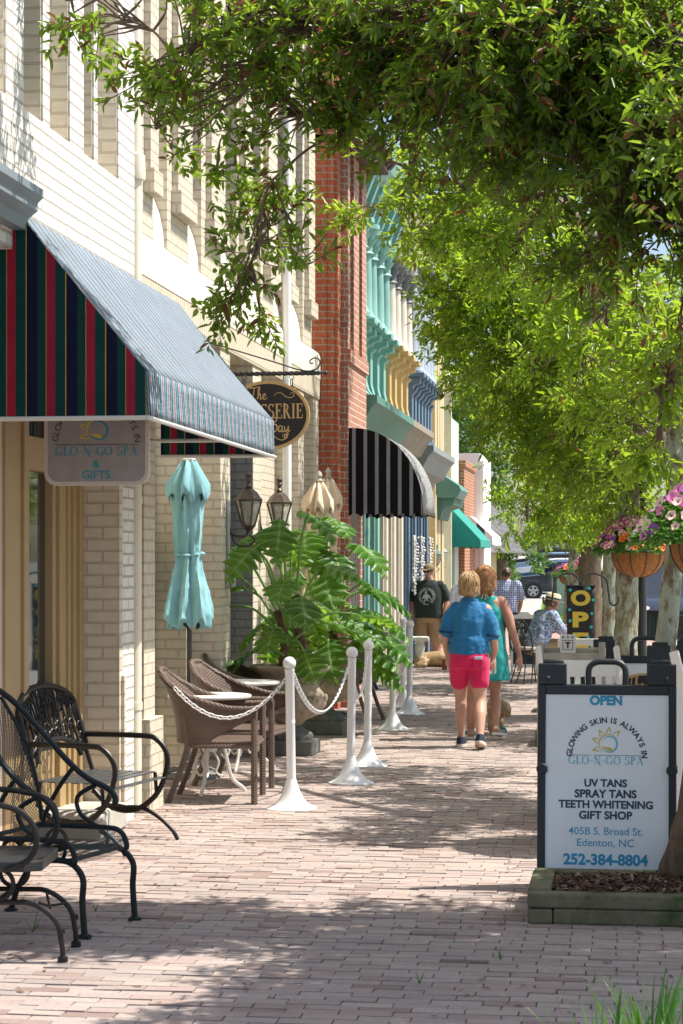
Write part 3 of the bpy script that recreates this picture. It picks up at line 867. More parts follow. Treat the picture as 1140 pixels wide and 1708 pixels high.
# ================================================================== AWNINGS
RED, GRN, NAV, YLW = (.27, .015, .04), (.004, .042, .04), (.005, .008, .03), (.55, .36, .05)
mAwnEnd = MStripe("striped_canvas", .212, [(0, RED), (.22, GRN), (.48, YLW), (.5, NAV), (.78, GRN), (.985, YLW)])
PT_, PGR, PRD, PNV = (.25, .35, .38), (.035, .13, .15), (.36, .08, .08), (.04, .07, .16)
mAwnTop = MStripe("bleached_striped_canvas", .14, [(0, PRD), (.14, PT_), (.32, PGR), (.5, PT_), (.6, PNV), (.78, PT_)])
mFrameBar = M("awning_frame_bar", (.6, .6, .58), .4, var=.05)
t = thing("striped_awning", "red, green and navy striped shop awning with bleached top over the spa door", "awning", (WX, 11.6, 2.4), absolute=True)
AY0, AY1 = 10.28, 14.15
FXa, FZ, FB = -2.44, 2.665, 2.43
rows = []
ny, nx = 40, 14
for i in range(nx + 1):
    r_ = []
    for j in range(ny + 1):
        y = AY0 + (AY1 - AY0) * j / ny; k = i / nx
        sag = -.02 * math.sin(PI * k) * (1 - .3 * math.sin(PI * j / ny))
        wr = .012 * math.exp(-((j / ny - .22 - .25 * k) / .05) ** 2) * math.sin(PI * k)
        r_.append((WX + .03 + (FXa - WX - .03) * k, y, 3.5 + (FZ - 3.5) * k + sag + wr))
    rows.append(r_)
s = MB(); s.sheet(rows, uvf=lambda i, j: (AY0 + (AY1 - AY0) * j / ny, i / nx))
rows = []
for i in range(6):
    rows.append([(FXa + .012 * i / 5 + .006 * math.sin(j * .9) * i / 5, AY0 + (AY1 - AY0) * j / ny, FZ + (FB - FZ) * i / 5 - (.012 * math.sin(PI * j / ny)) * i / 5) for j in range(ny + 1)])
s.sheet(rows, uvf=lambda i, j: (AY0 + (AY1 - AY0) * j / ny, i / 5))
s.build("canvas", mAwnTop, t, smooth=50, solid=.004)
s = MB()
for yy in (AY0, AY1):
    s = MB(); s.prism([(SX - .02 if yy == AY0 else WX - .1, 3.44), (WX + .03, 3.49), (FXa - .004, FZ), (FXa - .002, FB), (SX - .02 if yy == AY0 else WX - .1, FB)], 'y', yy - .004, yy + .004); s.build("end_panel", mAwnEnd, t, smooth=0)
s = MB()
s.tube([(SX, AY0, FB - .012), (FXa, AY0, FB - .012)], .013, 8); s.tube([(FXa + .012, AY0, FB - .012), (FXa + .012, AY1, FB - .022)], .013, 8); s.tube([(WX - .1, AY1, FB - .012), (FXa, AY1, FB - .012)], .013, 8)
s.tube([(SX + .05, 12.3, FB - .012), (FXa, 12.3, FB - .012)], .012, 8)
s.build("frame", mFrameBar, t)

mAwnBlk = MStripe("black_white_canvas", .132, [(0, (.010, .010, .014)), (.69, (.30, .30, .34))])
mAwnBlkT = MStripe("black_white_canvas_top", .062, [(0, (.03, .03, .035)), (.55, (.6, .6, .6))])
t = thing("curved_awning", "black and white striped awning with a rounded front on the red brick building", "awning", (-3.12, 23.8, 2.1), absolute=True)
y0, y1 = 23.15, 24.7
xw, xf, zt_, zb_ = -3.115, -2.27, 3.2, 2.2
prof = []
for i in range(17):
    a = PI / 2 * i / 16
    prof.append((xw + (xf - xw) * math.sin(a) ** .9, zb_ + .13 + (zt_ - zb_ - .13) * math.cos(a) ** 1.1))
prof.append((xf + .01, zb_))
rows = [[(x, y0 + (y1 - y0) * j / 20, z + (.02 * abs(math.sin(j * PI / 2.5)) if i == len(prof) - 1 else 0)) for j in range(21)] for i, (x, z) in enumerate(prof)]
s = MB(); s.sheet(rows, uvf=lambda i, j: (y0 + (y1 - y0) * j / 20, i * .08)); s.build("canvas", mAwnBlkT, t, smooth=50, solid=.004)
for yy in (y0, y1):
    bot = [(xw + (xf - xw) * (1 - i / 24), zb_ - .012 + .03 * abs(math.sin(i * PI / 4))) for i in range(25)]
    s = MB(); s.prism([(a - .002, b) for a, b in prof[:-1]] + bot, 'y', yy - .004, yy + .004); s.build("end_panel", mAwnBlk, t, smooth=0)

def wedge_awning(name, label, X, y0, y1, out, zt, zb, val, m_top, m_end, scal=6):
    t = thing(name, label, "awning", (X, (y0 + y1) / 2, zb), absolute=True)
    s = MB(); n = 20
    s.sheet([[(X + out * k, y0 + (y1 - y0) * j / n, zt + (zb + val - zt) * k) for j in range(n + 1)] for k in (0, .25, .5, .75, 1)])
    s.sheet([[(X + out + .01 * i, y0 + (y1 - y0) * j / n, zb + val - (val - .03 * abs(math.sin(j * PI / 3)) * i) * i) for j in range(n + 1)] for i in (0, 1)])
    s.build("canvas", m_top, t, smooth=0, solid=.006)
    for yy in (y0, y1):
        bot = [(X + out * (1 - i / 24), zb + .025 * abs(math.sin(i * PI * scal / 24))) for i in range(25)]
        s = MB(); s.prism([(X, zt - .01), (X + out - .005, zb + val - .005)] + bot, 'y', yy - .005, yy + .005); s.build("end_panel", m_end, t, smooth=0)
    return t
mTealC = M("teal_canvas", (.02, .25, .20), .8, var=.08, vs=2)
p0 = PT(733, 837, 45); p1 = PT(802, 914, 45)
wedge_awning("teal_awning", "plain teal awning with a scalloped edge beyond the straw building", p0.x, p0.y, p0.y + 3.4, p1.x - p0.x, p0.z + .12, p1.z, .18, mTealC, mTealC)
mBWw = MStripe("broad_black_white_canvas", .42, [(0, (.7, .7, .7)), (.52, (.06, .065, .08))])
p0 = PT(757, 842, 50); p1 = PT(822, 910, 50)
wedge_awning("broad_striped_awning", "white and charcoal broad striped awning partly hidden by the teal awning", p0.x, p0.y, p0.y + 3.5, p1.x - p0.x, p0.z + .1, p1.z, .22, M("white_canvas", (.78, .78, .77), .8), mBWw)

# ================================================================== SIGNS
mBoardGrey = M("grey_sign_board", (.33, .3, .31), .5, var=.1, vs=9)
mBoardRim = M("pale_sign_rim", (.6, .54, .5), .5, var=.04)
def rounded(w, h, r, top_square=False, n=8):
    p = []
    for cx, cz, a0 in ((w - r, -h + r, -90), (w - r, h - r, 0), (-w + r, h - r, 90), (-w + r, -h + r, 180)):
        if top_square and cz > 0: p.append((w if cx > 0 else -w, h)); continue
        for i in range(n + 1):
            a = R(a0 + 90 * i / n); p.append((cx + r * math.cos(a), cz + r * math.sin(a)))
    return p
c = PT(162, 744, 11.35)
t = thing("spa_hanging_sign", "grey rounded spa and gifts sign hanging under the striped awning", "sign", (c.x, c.y, c.z + .03))
s = MB(); s.prism(rounded(.3, .25, .075), 'y', -.012, .012); s.build("rim", mBoardRim, t, smooth=0, bevel=.003)
s = MB(); s.prism(rounded(.278, .228, .06), 'y', -.0145, .0145); s.build("face", mBoardGrey, t, smooth=0)
s = MB(); y_ = -.0155
serif_text(s, "GLO-N-GO SPA", 0, -.057, .052, 0, .47, y_); put_text(s, "&", 0, -.13, .06, 0, .0012, y=y_); put_text(s, "GIFTS", 0, -.19, .06, 0, .0008, width=.16, y=y_)
s.box(-.235, .235, y_ - .0006, y_, -.024, -.0205, 2)
sun_logo(s, .01, .056, .055, 0, 1, y_)
arc_text(s, "GLOWING SKIN IS ALWAYS IN", 0, -.015, .235, 173, 5, .05, 2, y_)
s.build("lettering", [mTeal, mYel, mBlk], t, smooth=0)
s = MB()
for x in (-.2, .2): s.tube([(x, 0, .25), (x, 0, .36)], .005, 6); s.tube(arc((x, 0, .262), .012, 0, 2 * PI, 10)[:-1], .003, 5, closed=True)
s.build("hanger", mDkCap, t)

# patisserie sign on its twisted bracket
mIron = M("black_iron", (.018, .019, .021), .38, var=.15, spec=.5)
mBlkFace = M("black_sign_face", (.022, .018, .018), .5, var=.1)
mGold = M("gold_sign_paint", (.55, .36, .15), .5, var=.05)
D_ = 16.0
tip = PT(546, 622, D_); cz = PT(447, 693, D_)
t = thing("sign_bracket", "black twisted iron bracket with a curled end reaching out from the cream wall", "bracket", (BX, tip.y, tip.z), absolute=True)
s = MB(); n = 90; L0 = BX - .05; pts = []
vs, fs = [], []
for i in range(n + 1):
    x = L0 + (tip.x - .06 - L0) * i / n; a = i * .42
    for k in range(4):
        b = a + k * PI / 2; vs.append((x, tip.y + .019 * math.cos(b), tip.z + .019 * math.sin(b)))
for i in range(n):
    for k in range(4): fs.append((i * 4 + k, i * 4 + (k + 1) % 4, i * 4 + 4 + (k + 1) % 4, i * 4 + 4 + k))
s.add(vs, fs); s.ball((tip.x - .012, tip.y, tip.z), .018); s.tube([(tip.x - .08, tip.y, tip.z), (tip.x - .02, tip.y, tip.z)], [.014, .006], 8)
s.build("rod", mIron, t)
s = MB(); x1 = tip.x
s.tube(spline([(L0, tip.y, tip.z + .3), (L0 + .25, tip.y, tip.z + .24), (x1 - .45, tip.y, tip.z + .1), (x1 - .2, tip.y, tip.z + .022), (x1 - .09, tip.y, tip.z + .03), (x1 - .055, tip.y, tip.z + .085), (x1 - .09, tip.y, tip.z + .12), (x1 - .135, tip.y, tip.z + .1), (x1 - .13, tip.y, tip.z + .075), (x1 - .11, tip.y, tip.z + .08)], 6), .0055, 6)
s.build("scroll", mIron, t)
s = MB(); s.box(L0 - .01, L0 + .06, tip.y - .04, tip.y + .04, tip.z - .1, tip.z + .36); s.build("wall_plate", mIron, t, smooth=0)
def oval(a, b, n=48): return [(a * math.cos(2 * PI * i / n), b * math.sin(2 * PI * i / n)) for i in range(n)]
def patisserie(mb, k, y, full=True):
    script_text(mb, "The", -.075 * k, .165 * k, .1 * k, 0, y); flourish(mb, FL, .05 * k, .15 * k, .17 * k, .03, 0, y)
    serif_text(mb, "PATISSERIE", 0, .033 * k, .115 * k, 0, .565 * k, y)
    script_text(mb, "Bay", .1 * k, -.085 * k, .115 * k, 0, y); flourish(mb, FL, -.02 * k, -.18 * k, .18 * k, .03, 0, y)
    flourish(mb, FL, -.04 * k, -.18 * k, .18 * k, .03, 0, y, -1)
t = thing("oval_sign", "black oval patisserie sign with gold letters hanging from the twisted bracket", "sign", cz)
s = MB(); s.prism(oval(.335, .272), 'y', -.014, .014); s.build("rim", mGold, t, smooth=30)
s = MB(); s.prism(oval(.31, .247), 'y', -.0165, .0165); s.build("face", mBlkFace, t, smooth=30)
s = MB(); patisserie(s, 1.0, -.0175); s.build("lettering", mGold, t, smooth=0)
s = MB(); hz = tip.z - cz.z
for x in (-.19, .19):
    s.tube(arc((x, 0, hz - .035), .017, 0, 2 * PI, 12)[:-1], .003, 6, closed=True)
    s.tube([(x, 0, hz - .05), (x + .008, 0, hz - .06), (x + .008, 0, hz - .1), (x, 0, hz - .11), (x - .008, 0, hz - .1), (x - .008, 0, hz - .06)], .004, 6, closed=True)
    s.tube([(x, 0, hz - .1), (x, 0, .21)], .004, 6)
s.build("hanger", mIron, t)

# ---- folding A-frame signs
mPlas = M("black_moulded_plastic", (.022, .026, .03), .42, var=.1, vs=20, bump=.15, bs=400)
mPlasW = M("white_moulded_plastic", (.7, .69, .66), .45, var=.06)
mFaceW = M("white_sign_sheet", (.8, .83, .85), .4, var=.04, vs=3, dirt=((.56, .59, .6), 14, .66))
mInk = M("navy_lettering", (.03, .045, .08), .5)
mBlue = M("blue_lettering", (.03, .30, .50), .5)
mAqua = M("aqua_lettering", (.16, .5, .6), .5)
def a_frame(name, label, loc, rz, body, face, letters=None, lmats=None, lean=.11, w=.35, top=1.17, facez=(.12, 1.0), fw=.31):
    t = thing(name, label, "a-frame sign", loc, rz)
    def leaf(sgn, nm):
        z1, z0 = facez[1], facez[0]; nf = z1 + .05
        b = MB(); th = .02
        b.box(-w, -fw, -th, th, 0, nf); b.box(fw, w, -th, th, 0, nf)
        b.box(-fw, fw, -th, th, .04, z0); b.box(-fw, fw, -th, th, z1, nf + .0)
        b.box(-w, -.205, -th, th, nf, top - .012); b.box(.205, w, -th, th, nf, top - .012)
        hd = spline([(-.092, 0, nf - .01), (-.092, 0, top - .04), (-.06, 0, top - .005), (0, 0, top), (.06, 0, top - .005), (.092, 0, top - .04), (.092, 0, nf - .01)], 5)
        b.tube(hd, .017, 8)
        for x in (-.3, .3):
            b.lathe([(.012, 0), (.012, .006)], (0, 0, 0), 12) if False else None
            b.tube([(x, -th - .004, z1 + .08), (x, th + .004, z1 + .08)], .014, 10)
        for x in (-w - .002, w + .002): b.tube([(x * .93, -th - .004, .62), (x * .93, 0, .62)], .03, 10)
        for x in (-.27, .27): b.tube([(x - .05, sgn * .02, top - .005), (x + .05, sgn * .02, top - .005)], .014, 8)
        f = MB(); f.box(-fw - .002, fw + .002, -th + .01, -th + .014, z0, z1)
        M4 = Matrix.Translation(Vector((0, -sgn * lean * top, 0))) @ Matrix.Rotation(-lean if sgn > 0 else lean, 4, 'X') @ (Matrix.Identity(4) if sgn > 0 else Matrix.Rotation(PI, 4, 'Z'))
        bo = b.xf(M4).build(nm, body, t, smooth=40, bevel=.006)
        fo = f.xf(M4).build("sign_face", face, bo, smooth=0)
        if letters and sgn > 0:
            l = MB(); letters(l, -th + .009); l.xf(M4).build("lettering", lmats, bo, smooth=0)
    leaf(1, "front_panel"); leaf(-1, "back_panel")
    return t
def spa_letters(l, y):
    def T(txt, z, w, mi, bold, size=.05): put_text(l, txt, -.005, z, size, mi, bold, width=w, y=y)
    T("OPEN", .972, .165, 0, .0026); T("UV TANS", .553, .215, 1, .0018); T("SPRAY TANS", .499, .312, 1, .0018); T("TEETH WHITENING", .445, .475, 1, .0018); T("GIFT SHOP", .391, .268, 1, .0018)
    T("405B S. Broad St.", .311, .372, 2, .0002); T("Edenton, NC", .25, .285, 2, .0002); T("252-384-8804", .168, .425, 0, .0018)
    serif_text(l, "GLO-N-GO SPA", -.005, .668, .042, 3, .378, y)
    l.box(-.19, -.078, y - .0006, y, .6925, .6945, 5); l.box(-.062, .184, y - .0006, y, .6925, .6945, 5)
    sun_logo(l, .01, .75, .043, 3, 4, y)
    arc_text(l, "GLOWING SKIN IS ALWAYS IN", 0, .682, .19, 175, 4, .04, 5, y, .001)
c = PT(1013, 935, 10.42); 
a_frame("sidewalk_sign", "white spa price sign in a black folding frame behind the wooden planter", (c.x, c.y, 0), R(-1.2), mPlas, mFaceW, spa_letters, [mBlue, mInk, M("mid_blue_lettering", (.05, .33, .52), .5), mAqua, mYel, mBlk])
def pat_letters(l, y):
    l.prism([(a, .7 + b) for a, b in oval(.285, .235)], 'y', y - .0012, y - .0004, 1); l.prism([(a, .7 + b) for a, b in oval(.27, .22)], 'y', y - .0022, y - .0014, 2)
    o = len(l.v); patisserie(l, .86, y - .003)
    for i in range(o, len(l.v)): l.v[i] = (l.v[i][0], l.v[i][1], l.v[i][2] + .72)
c = PT(1078, 935, 13.6)
a_frame("sidewalk_sign", "black framed folding sign with the oval patisserie board, behind the white rocking chair", (c.x, c.y, 0), R(-6), mPlas, mFaceW, pat_letters, [mGold, mGold, mBlkFace])
c = PT(1175, 935, 12.6)
a_frame("sidewalk_sign", "black folding sign cut off by the right edge behind the slim lichened trunk", (c.x, c.y, 0), R(-4), mPlas, mFaceW)
c = PT(973, 935, 15.4)
a_frame("sidewalk_sign", "white plastic folding sign standing in front of the OPEN banner", (c.x, c.y, 0), R(-3), mPlasW, mFaceW, w=.2, fw=.17, top=1.06, facez=(.12, .9)) if False else None
t = thing("white_plastic_sign", "white plastic folding sign with an oval handle hole in front of the banner", "a-frame sign", (c.x, c.y, 0), R(-3))
s = MB()
outer = rounded(.2, .5, .06); inner = oval(.1, .055, 32)
# board with a handle hole: ring strip round the hole plus body below
hole = [(a, 1.0 + b) for a, b in oval(.09, .045, 32)]; body_ = []
for i in range(32):
    a = 2 * PI * i / 32; cx_, sz_ = math.cos(a), math.sin(a)
    k = min(.19 / max(abs(cx_), 1e-6), .09 / max(abs(sz_), 1e-6)); body_.append((cx_ * k, 1.0 + sz_ * k))
for yy in (-.012, .012):
    pass
v = [(a, -.012, b) for a, b in hole] + [(a, -.012, b) for a, b in body_] + [(a, .012, b) for a, b in hole] + [(a, .012, b) for a, b in body_]
f = []
for i in range(32):
    j = (i + 1) % 32
    f += [(i, j, 32 + j, 32 + i), (64 + j, 64 + i, 96 + i, 96 + j), (j, i, 64 + i, 64 + j), (32 + i, 32 + j, 96 + j, 96 + i)]
s.add(v, f); s.box(-.19, .19, -.012, .012, .0, .909); s.build("board", mPlasW, t, smooth=0, bevel=.004)
# chalkboard in a grey wooden frame
mOldWood = M("grey_weathered_wood", (.42, .38, .31), .85, var=.2, vs=9, bump=.3, bs=60)
mChalk = M("chalkboard_slate", (.03, .033, .035), .8, var=.2, vs=4)
mChalkW = M("chalk_white", (.6, .6, .58), .9)
def scrawl(mb, seed, x, z, w, h, y, n=4):
    r_ = random.Random(seed)
    for i in range(n):
        cx = x + w * i / n
        pts = [(cx + r_.uniform(0, w / n), z + r_.uniform(0, h), 0) for _ in range(5)]
        ribbon(mb, spline(pts, 5), .006, 0, 0, 1, 0, y - .0001 * i)
c = PT(953, 935, 13.2)
t = thing("chalkboard_sign", "chalkboard with white handwriting in a grey wooden frame beside the sidewalk", "chalkboard sign", (c.x, c.y, 0), R(-4))
s = MB(); s.box(-.19, -.155, -.02, .02, 0, .96); s.box(.155, .19, -.02, .02, 0, .96); s.box(-.155, .155, -.018, .018, .86, .9); s.box(-.155, .155, -.018, .018, .1, .14); s.box(-.19, .19, .03, .06, .88, .93)
for x in (-.172, .172): s.obox((x, .02, .92), (x, .3, 0), .03, .03)
s.build("frame", mOldWood, t, smooth=0, bevel=.004)
s = MB(); s.box(-.155, .155, -.008, .008, .14, .86); s.build("slate", mChalk, t, smooth=0)
s = MB(); put_text(s, "add", .07, .72, .11, 0, shear=.3, y=-.0085); put_text(s, "to", .06, .82, .07, 0, shear=.3, y=-.0085); scrawl(s, 5, -.12, .55, .24, .06, -.009); scrawl(s, 6, -.12, .42, .24, .06, -.009); s.build("handwriting", mChalkW, t, smooth=0)
s = MB(); s.prism(rounded(.05, .065, .004), 'y', -.03, -.021); s.xf(Matrix.Translation(Vector((-.03, 0, .995))))
t.scale = (1.15, 1, 1.2)
t2 = thing("letter_tile", "small white tile with the letter T resting on the chalkboard frame", "tile", (c.x - .02, c.y, 1.081), R(-4))
s = MB(); s.box(-.05, .05, -.012, .012, .0, .12); s.build("tile", mPlasW, t2, smooth=0, bevel=.003)
s = MB(); s.box(-.034, .034, -.0135, -.0121, .02, .0235); s.box(-.034, .034, -.0135, -.0121, .0805, .084); s.box(-.034, -.0305, -.0135, -.0121, .0236, .0804); s.box(.0305, .034, -.0135, -.0121, .0236, .0804)
put_text(s, "T", 0, .052, .05, 0, .003, y=-.0125)
for x in (-.03, 0, .03): s.tube([(x, -.0135, .103), (x, -.0121, .103)], .006, 10)
s.build("lettering", mBlk, t2, smooth=0)
s = MB(); s.box(-.05, .05, -.01, .01, 0, .04); 
# white frame chalkboard by the bistro chair
c = GP(872, 1128)
t = thing("white_frame_chalkboard", "small chalkboard in a scalloped white frame behind the curled iron chair", "chalkboard sign", (c.x, c.y + .5, 0), R(2))
s = MB(); s.box(-.2, -.165, -.02, .02, 0, .82); s.box(.165, .2, -.02, .02, 0, .82); s.prism([(-.2, .821), (-.2, .87), (-.1, .88), (-.06, .92), (.06, .92), (.1, .88), (.2, .87), (.2, .821)], 'y', -.02, .02); s.box(-.165, .165, -.018, .018, .1, .15)
for x in (-.18, .18): s.obox((x, .02, .8), (x, .3, 0), .03, .03)
s.build("frame", mPlasW, t, smooth=0, bevel=.004)
s = MB(); s.box(-.165, .165, -.008, .008, .15, .82); s.build("slate", mChalk, t, smooth=0)
s = MB(); put_text(s, "To", -.06, .74, .1, 0, y=-.0085); scrawl(s, 9, -.13, .55, .26, .07, -.009); scrawl(s, 12, -.13, .38, .26, .07, -.009); put_text(s, "go", -.05, .62, .1, 0, y=-.0085); s.build("handwriting", mChalkW, t, smooth=0)

# OPEN banner on a double shepherd's hook
c = PT(969, 935, 16.6)
t = thing("shepherd_hook", "black double shepherd's hook standing behind the OPEN banner", "garden hook", (c.x, c.y + .02, 0))
s = MB(); s.tube([(0, 0, 0), (0, 0, 1.5)], .01, 8)
for k in (-1, 1):
    s.tube(spline([(0, 0, 1.38), (.02 * k, 0, 1.53), (.1 * k, 0, 1.575), (.2 * k, 0, 1.53), (.225 * k, 0, 1.42), (.235 * k, 0, 1.345), (.265 * k, 0, 1.315), (.3 * k, 0, 1.335), (.305 * k, 0, 1.385)], 6), .008, 8)
s.build("hook", mIron, t)
t = thing("open_banner", "tall black banner with yellow OPEN letters and aqua dots", "banner", (c.x, c.y - .01, 0))
s = MB()
rows = [[(-.112 + .224 * j / 6, -.01 * math.sin(j * 1.1 + i * .7) * .6, 1.47 - .76 * i / 10) for j in range(7)] for i in range(11)]
s.sheet(rows); s.build("cloth", M("black_banner_cloth", (.02, .02, .022), .55, var=.2), t, smooth=60, solid=.002)
s = MB()
for ch, z in (("O", 1.375), ("P", 1.2), ("E", 1.03), ("N", .87)):
    put_text(s, ch, 0, z, .16, 0, .008, width=.16 if ch == 'O' else .13, height=.128, y=-.013)
for x, z in ((-.085, 1.44), (.07, 1.455), (.1, 1.36), (-.09, 1.28), (.09, 1.25), (-.085, 1.19), (.085, 1.14), (-.09, 1.07), (.06, 1.06), (-.08, 1.0), (.09, .99), (-.09, .93), (.09, .88)):
    s.prism([(x + a, z + b) for a, b in oval(.0125, .0125, 12)], 'y', -.0145, -.0125, 1)
s.build("lettering", [mYel, M("aqua_dots", (.03, .5, .5), .5)], t, smooth=0)
s = MB(); s.tube([(-.12, -.004, 1.475), (.12, -.004, 1.475)], .006, 6); s.build("rod", mIron, t)
FOLD = bpy.data.textures.new("cloth_folds", 'CLOUDS'); FOLD.noise_scale = .09; FOLD.noise_depth = 2
# ================================================================== leaves by the thousand
def leaf_mesh(name, pos, dirs, ups, L, Wd, mats, parent=None, mi=None, fold=.25, curl=.15):
    """pos, dirs, ups: (n,3) arrays; each leaf is a folded pointed oval of six corners"""
    n = len(pos); pos = np.asarray(pos, float); d = np.asarray(dirs, float); u = np.asarray(ups, float)
    d /= np.linalg.norm(d, axis=1, keepdims=True) + 1e-9
    s = np.cross(d, u); s /= np.linalg.norm(s, axis=1, keepdims=True) + 1e-9
    u = np.cross(s, d)
    L = np.broadcast_to(np.asarray(L, float), (n,))[:, None]; Wd = np.broadcast_to(np.asarray(Wd, float), (n,))[:, None]
    b = pos; l1 = pos + d * L * .35 - s * Wd * .5 + u * Wd * fold; l2 = pos + d * L * .72 - s * Wd * .4 + u * (Wd * fold * .7 - L * curl * .4)
    tp = pos + d * L - u * L * curl; r2 = pos + d * L * .72 + s * Wd * .4 + u * (Wd * fold * .7 - L * curl * .4); r1 = pos + d * L * .35 + s * Wd * .5 + u * Wd * fold
    V = np.stack([b, l1, l2, tp, r2, r1], axis=1).reshape(-1, 3)
    base = np.arange(n)[:, None] * 6
    F = np.concatenate([base + np.array([[0, 5, 4, 3]]), base + np.array([[0, 3, 2, 1]])], axis=1).reshape(-1)
    off = np.zeros(3)
    p = parent
    while p is not None:
        if parent.get("_abs"): off += np.array(p.location)
        p = p.parent
    V = V - off
    me = bpy.data.meshes.new(name)
    me.vertices.add(n * 6); me.vertices.foreach_set("co", V.astype(np.float32).reshape(-1))
    me.loops.add(n * 8); me.loops.foreach_set("vertex_index", F.astype(np.int32))
    me.polygons.add(n * 2); me.polygons.foreach_set("loop_start", np.arange(0, n * 8, 4, dtype=np.int32)); me.polygons.foreach_set("loop_total", np.full(n * 2, 4, np.int32))
    for m in (mats if isinstance(mats, (list, tuple)) else [mats]): me.materials.append(m)
    if mi is not None: me.polygons.foreach_set("material_index", np.repeat(np.asarray(mi, np.int32), 2))
    me.update(calc_edges=True)
    o = bpy.data.objects.new(name, me); COL.objects.link(o)
    if parent is not None: o.parent = parent
    return o

# ================================================================== posts and chains
mPost = M("white_post_plastic", (.78, .78, .77), .35, var=.03, vs=3, dirt=((.55, .53, .48), 14, .7))
def stanchion(loc, label, h=1.03):
    t = thing("stanchion", label, "barrier post", loc, 0, "white barrier posts")
    s = MB(); s.lathe([(.172, 0), (.172, .008), (.15, .016), (.115, .034), (.085, .068), (.06, .115), (.043, .165), (.034, .2)], n=32); s.build("base", mPost, t, smooth=50)
    s = MB(); s.lathe([(.031, .19), (.031, h - .1), (.034, h - .095), (.034, h - .085)], n=20); s.lathe([(.0325, .58), (.0325, .6)], n=20); s.build("pole", mPost, t, smooth=40)
    s = MB(); s.ball((0, 0, h - .045), .045, 18, 12); s.build("ball", mPost, t, smooth=180)
    t.rotation_euler = (math.sin(loc.x * 91) * .012, math.cos(loc.y * 57) * .012, loc.y)
    return t
P1, P2, P3, P4, P5, P6 = GP(487, 1349), GP(585, 1306), GP(613, 1277), GP(655, 1217), GP(683, 1191), GP(672, 1179)
for p, l in ((P1, "white barrier post nearest the camera, at the corner of the wicker chairs"), (P2, "white barrier post in front of the stone urn, its ball lower than its neighbour's"), (P3, "white barrier post just right of the stone urn and big plant"),
             (P4, "white barrier post whose ball is hidden behind the hanging big leaf"), (P5, "white barrier post close to the standing man, right of its pair"), (P6, "white barrier post farthest along the row, behind the other two")):
    stanchion(p, l)
def chain(a, b, sag, label, za=.935, zb=.935):
    a = Vector((a.x, a.y, za)); b = Vector((b.x, b.y, zb)); n0 = 120; pts = []
    for i in range(n0 + 1):
        k = i / n0; p = a.lerp(b, k); p.z -= sag * 4 * k * (1 - k); pts.append(p)
    s = MB(); acc = 0; step = .033; nxt = 0; i = 0; idx = 0
    for i in range(n0):
        seg = (pts[i + 1] - pts[i]).length
        while nxt <= acc + seg:
            p = pts[i].lerp(pts[i + 1], (nxt - acc) / seg); d = (pts[i + 1] - pts[i]).normalized()
            u = Vector((0, 0, 1)) - d * d.z; u.normalize(); w = d.cross(u)
            q = (u if idx % 2 else w); q = (q * .8 + (w if idx % 2 else u) * .6).normalized()
            lp = [p + d * (x * .0225) + q * (y * .0125) for x, y in ((-1, -.5), (-1, .5), (-.6, 1), (.6, 1), (1, .5), (1, -.5), (.6, -1), (-.6, -1))]
            s.tube(lp, .0042, 6, closed=True); nxt += step; idx += 1
        acc += seg
    o = s.build("plastic_chain", mPost, None, smooth=60)
    return tag(o, label, "chain", "white plastic barrier chains")
chain(Vector((WX + .2, 13.3, 0)), P1, .25, "white plastic chain from the cream wall to the nearest post", za=.82)
chain(P1, P2, .34, "white plastic chain sagging in front of the stone urn"); chain(P2, P3, .33, "short white plastic chain between two posts right of the urn")
chain(P4, P5, .45, "white plastic chain between the two far front posts"); chain(P5, P6, .42, "white plastic chain hanging slack from the farthest post")

# ================================================================== cafe tables
mTabW = M("white_enamel", (.72, .70, .64), .45, var=.06, dirt=((.45, .36, .26), 20, .7))
def cafe_table(loc, label, r=.3, h=.71):
    t = thing("cafe_table", label, "table", loc, 0, "round white cafe tables")
    s = MB(); s.lathe([(r - .02, h - .025), (r, h - .02), (r + .004, h - .008), (r, h), (0.0001, h + .002)], n=40); s.build("table_top", mTabW, t, smooth=40)
    s = MB(); s.tube([(0, 0, .3), (0, 0, h - .02)], .018, 10); s.lathe([(.05, .3), (.06, .33), (.02, .37)], n=12); s.build("column", mTabW, t)
    for k in range(3):
        a = k * 2 * PI / 3 + .5; c, s_ = math.cos(a), math.sin(a); g = MB()
        L = [(.02, .42), (.1, .36), (.13, .24), (.17, .1), (.25, .03), (.27, 0)]
        g.tube(spline([(c * x, s_ * x, z) for x, z in L], 4), .014, 6); g.tube(spline([(c * x, s_ * x, z) for x, z in ((.03, .3), (.07, .22), (.05, .15), (.1, .12), (.14, .17))], 4), .008, 6)
        g.tube(spline([(c * x, s_ * x, z) for x, z in ((.11, .34), (.15, .3), (.12, .25), (.09, .28))], 4), .008, 6)
        g.build("leg", mTabW, t)
    return t
T1 = PT(350, 1166, 14.75); T2 = PT(405, 1140, 16.4)
cafe_table((T1.x, T1.y, 0), "round white cafe table behind the nearest wicker chair"); cafe_table((T2.x, T2.y, 0), "round white cafe table between the second wicker chair and the urn")

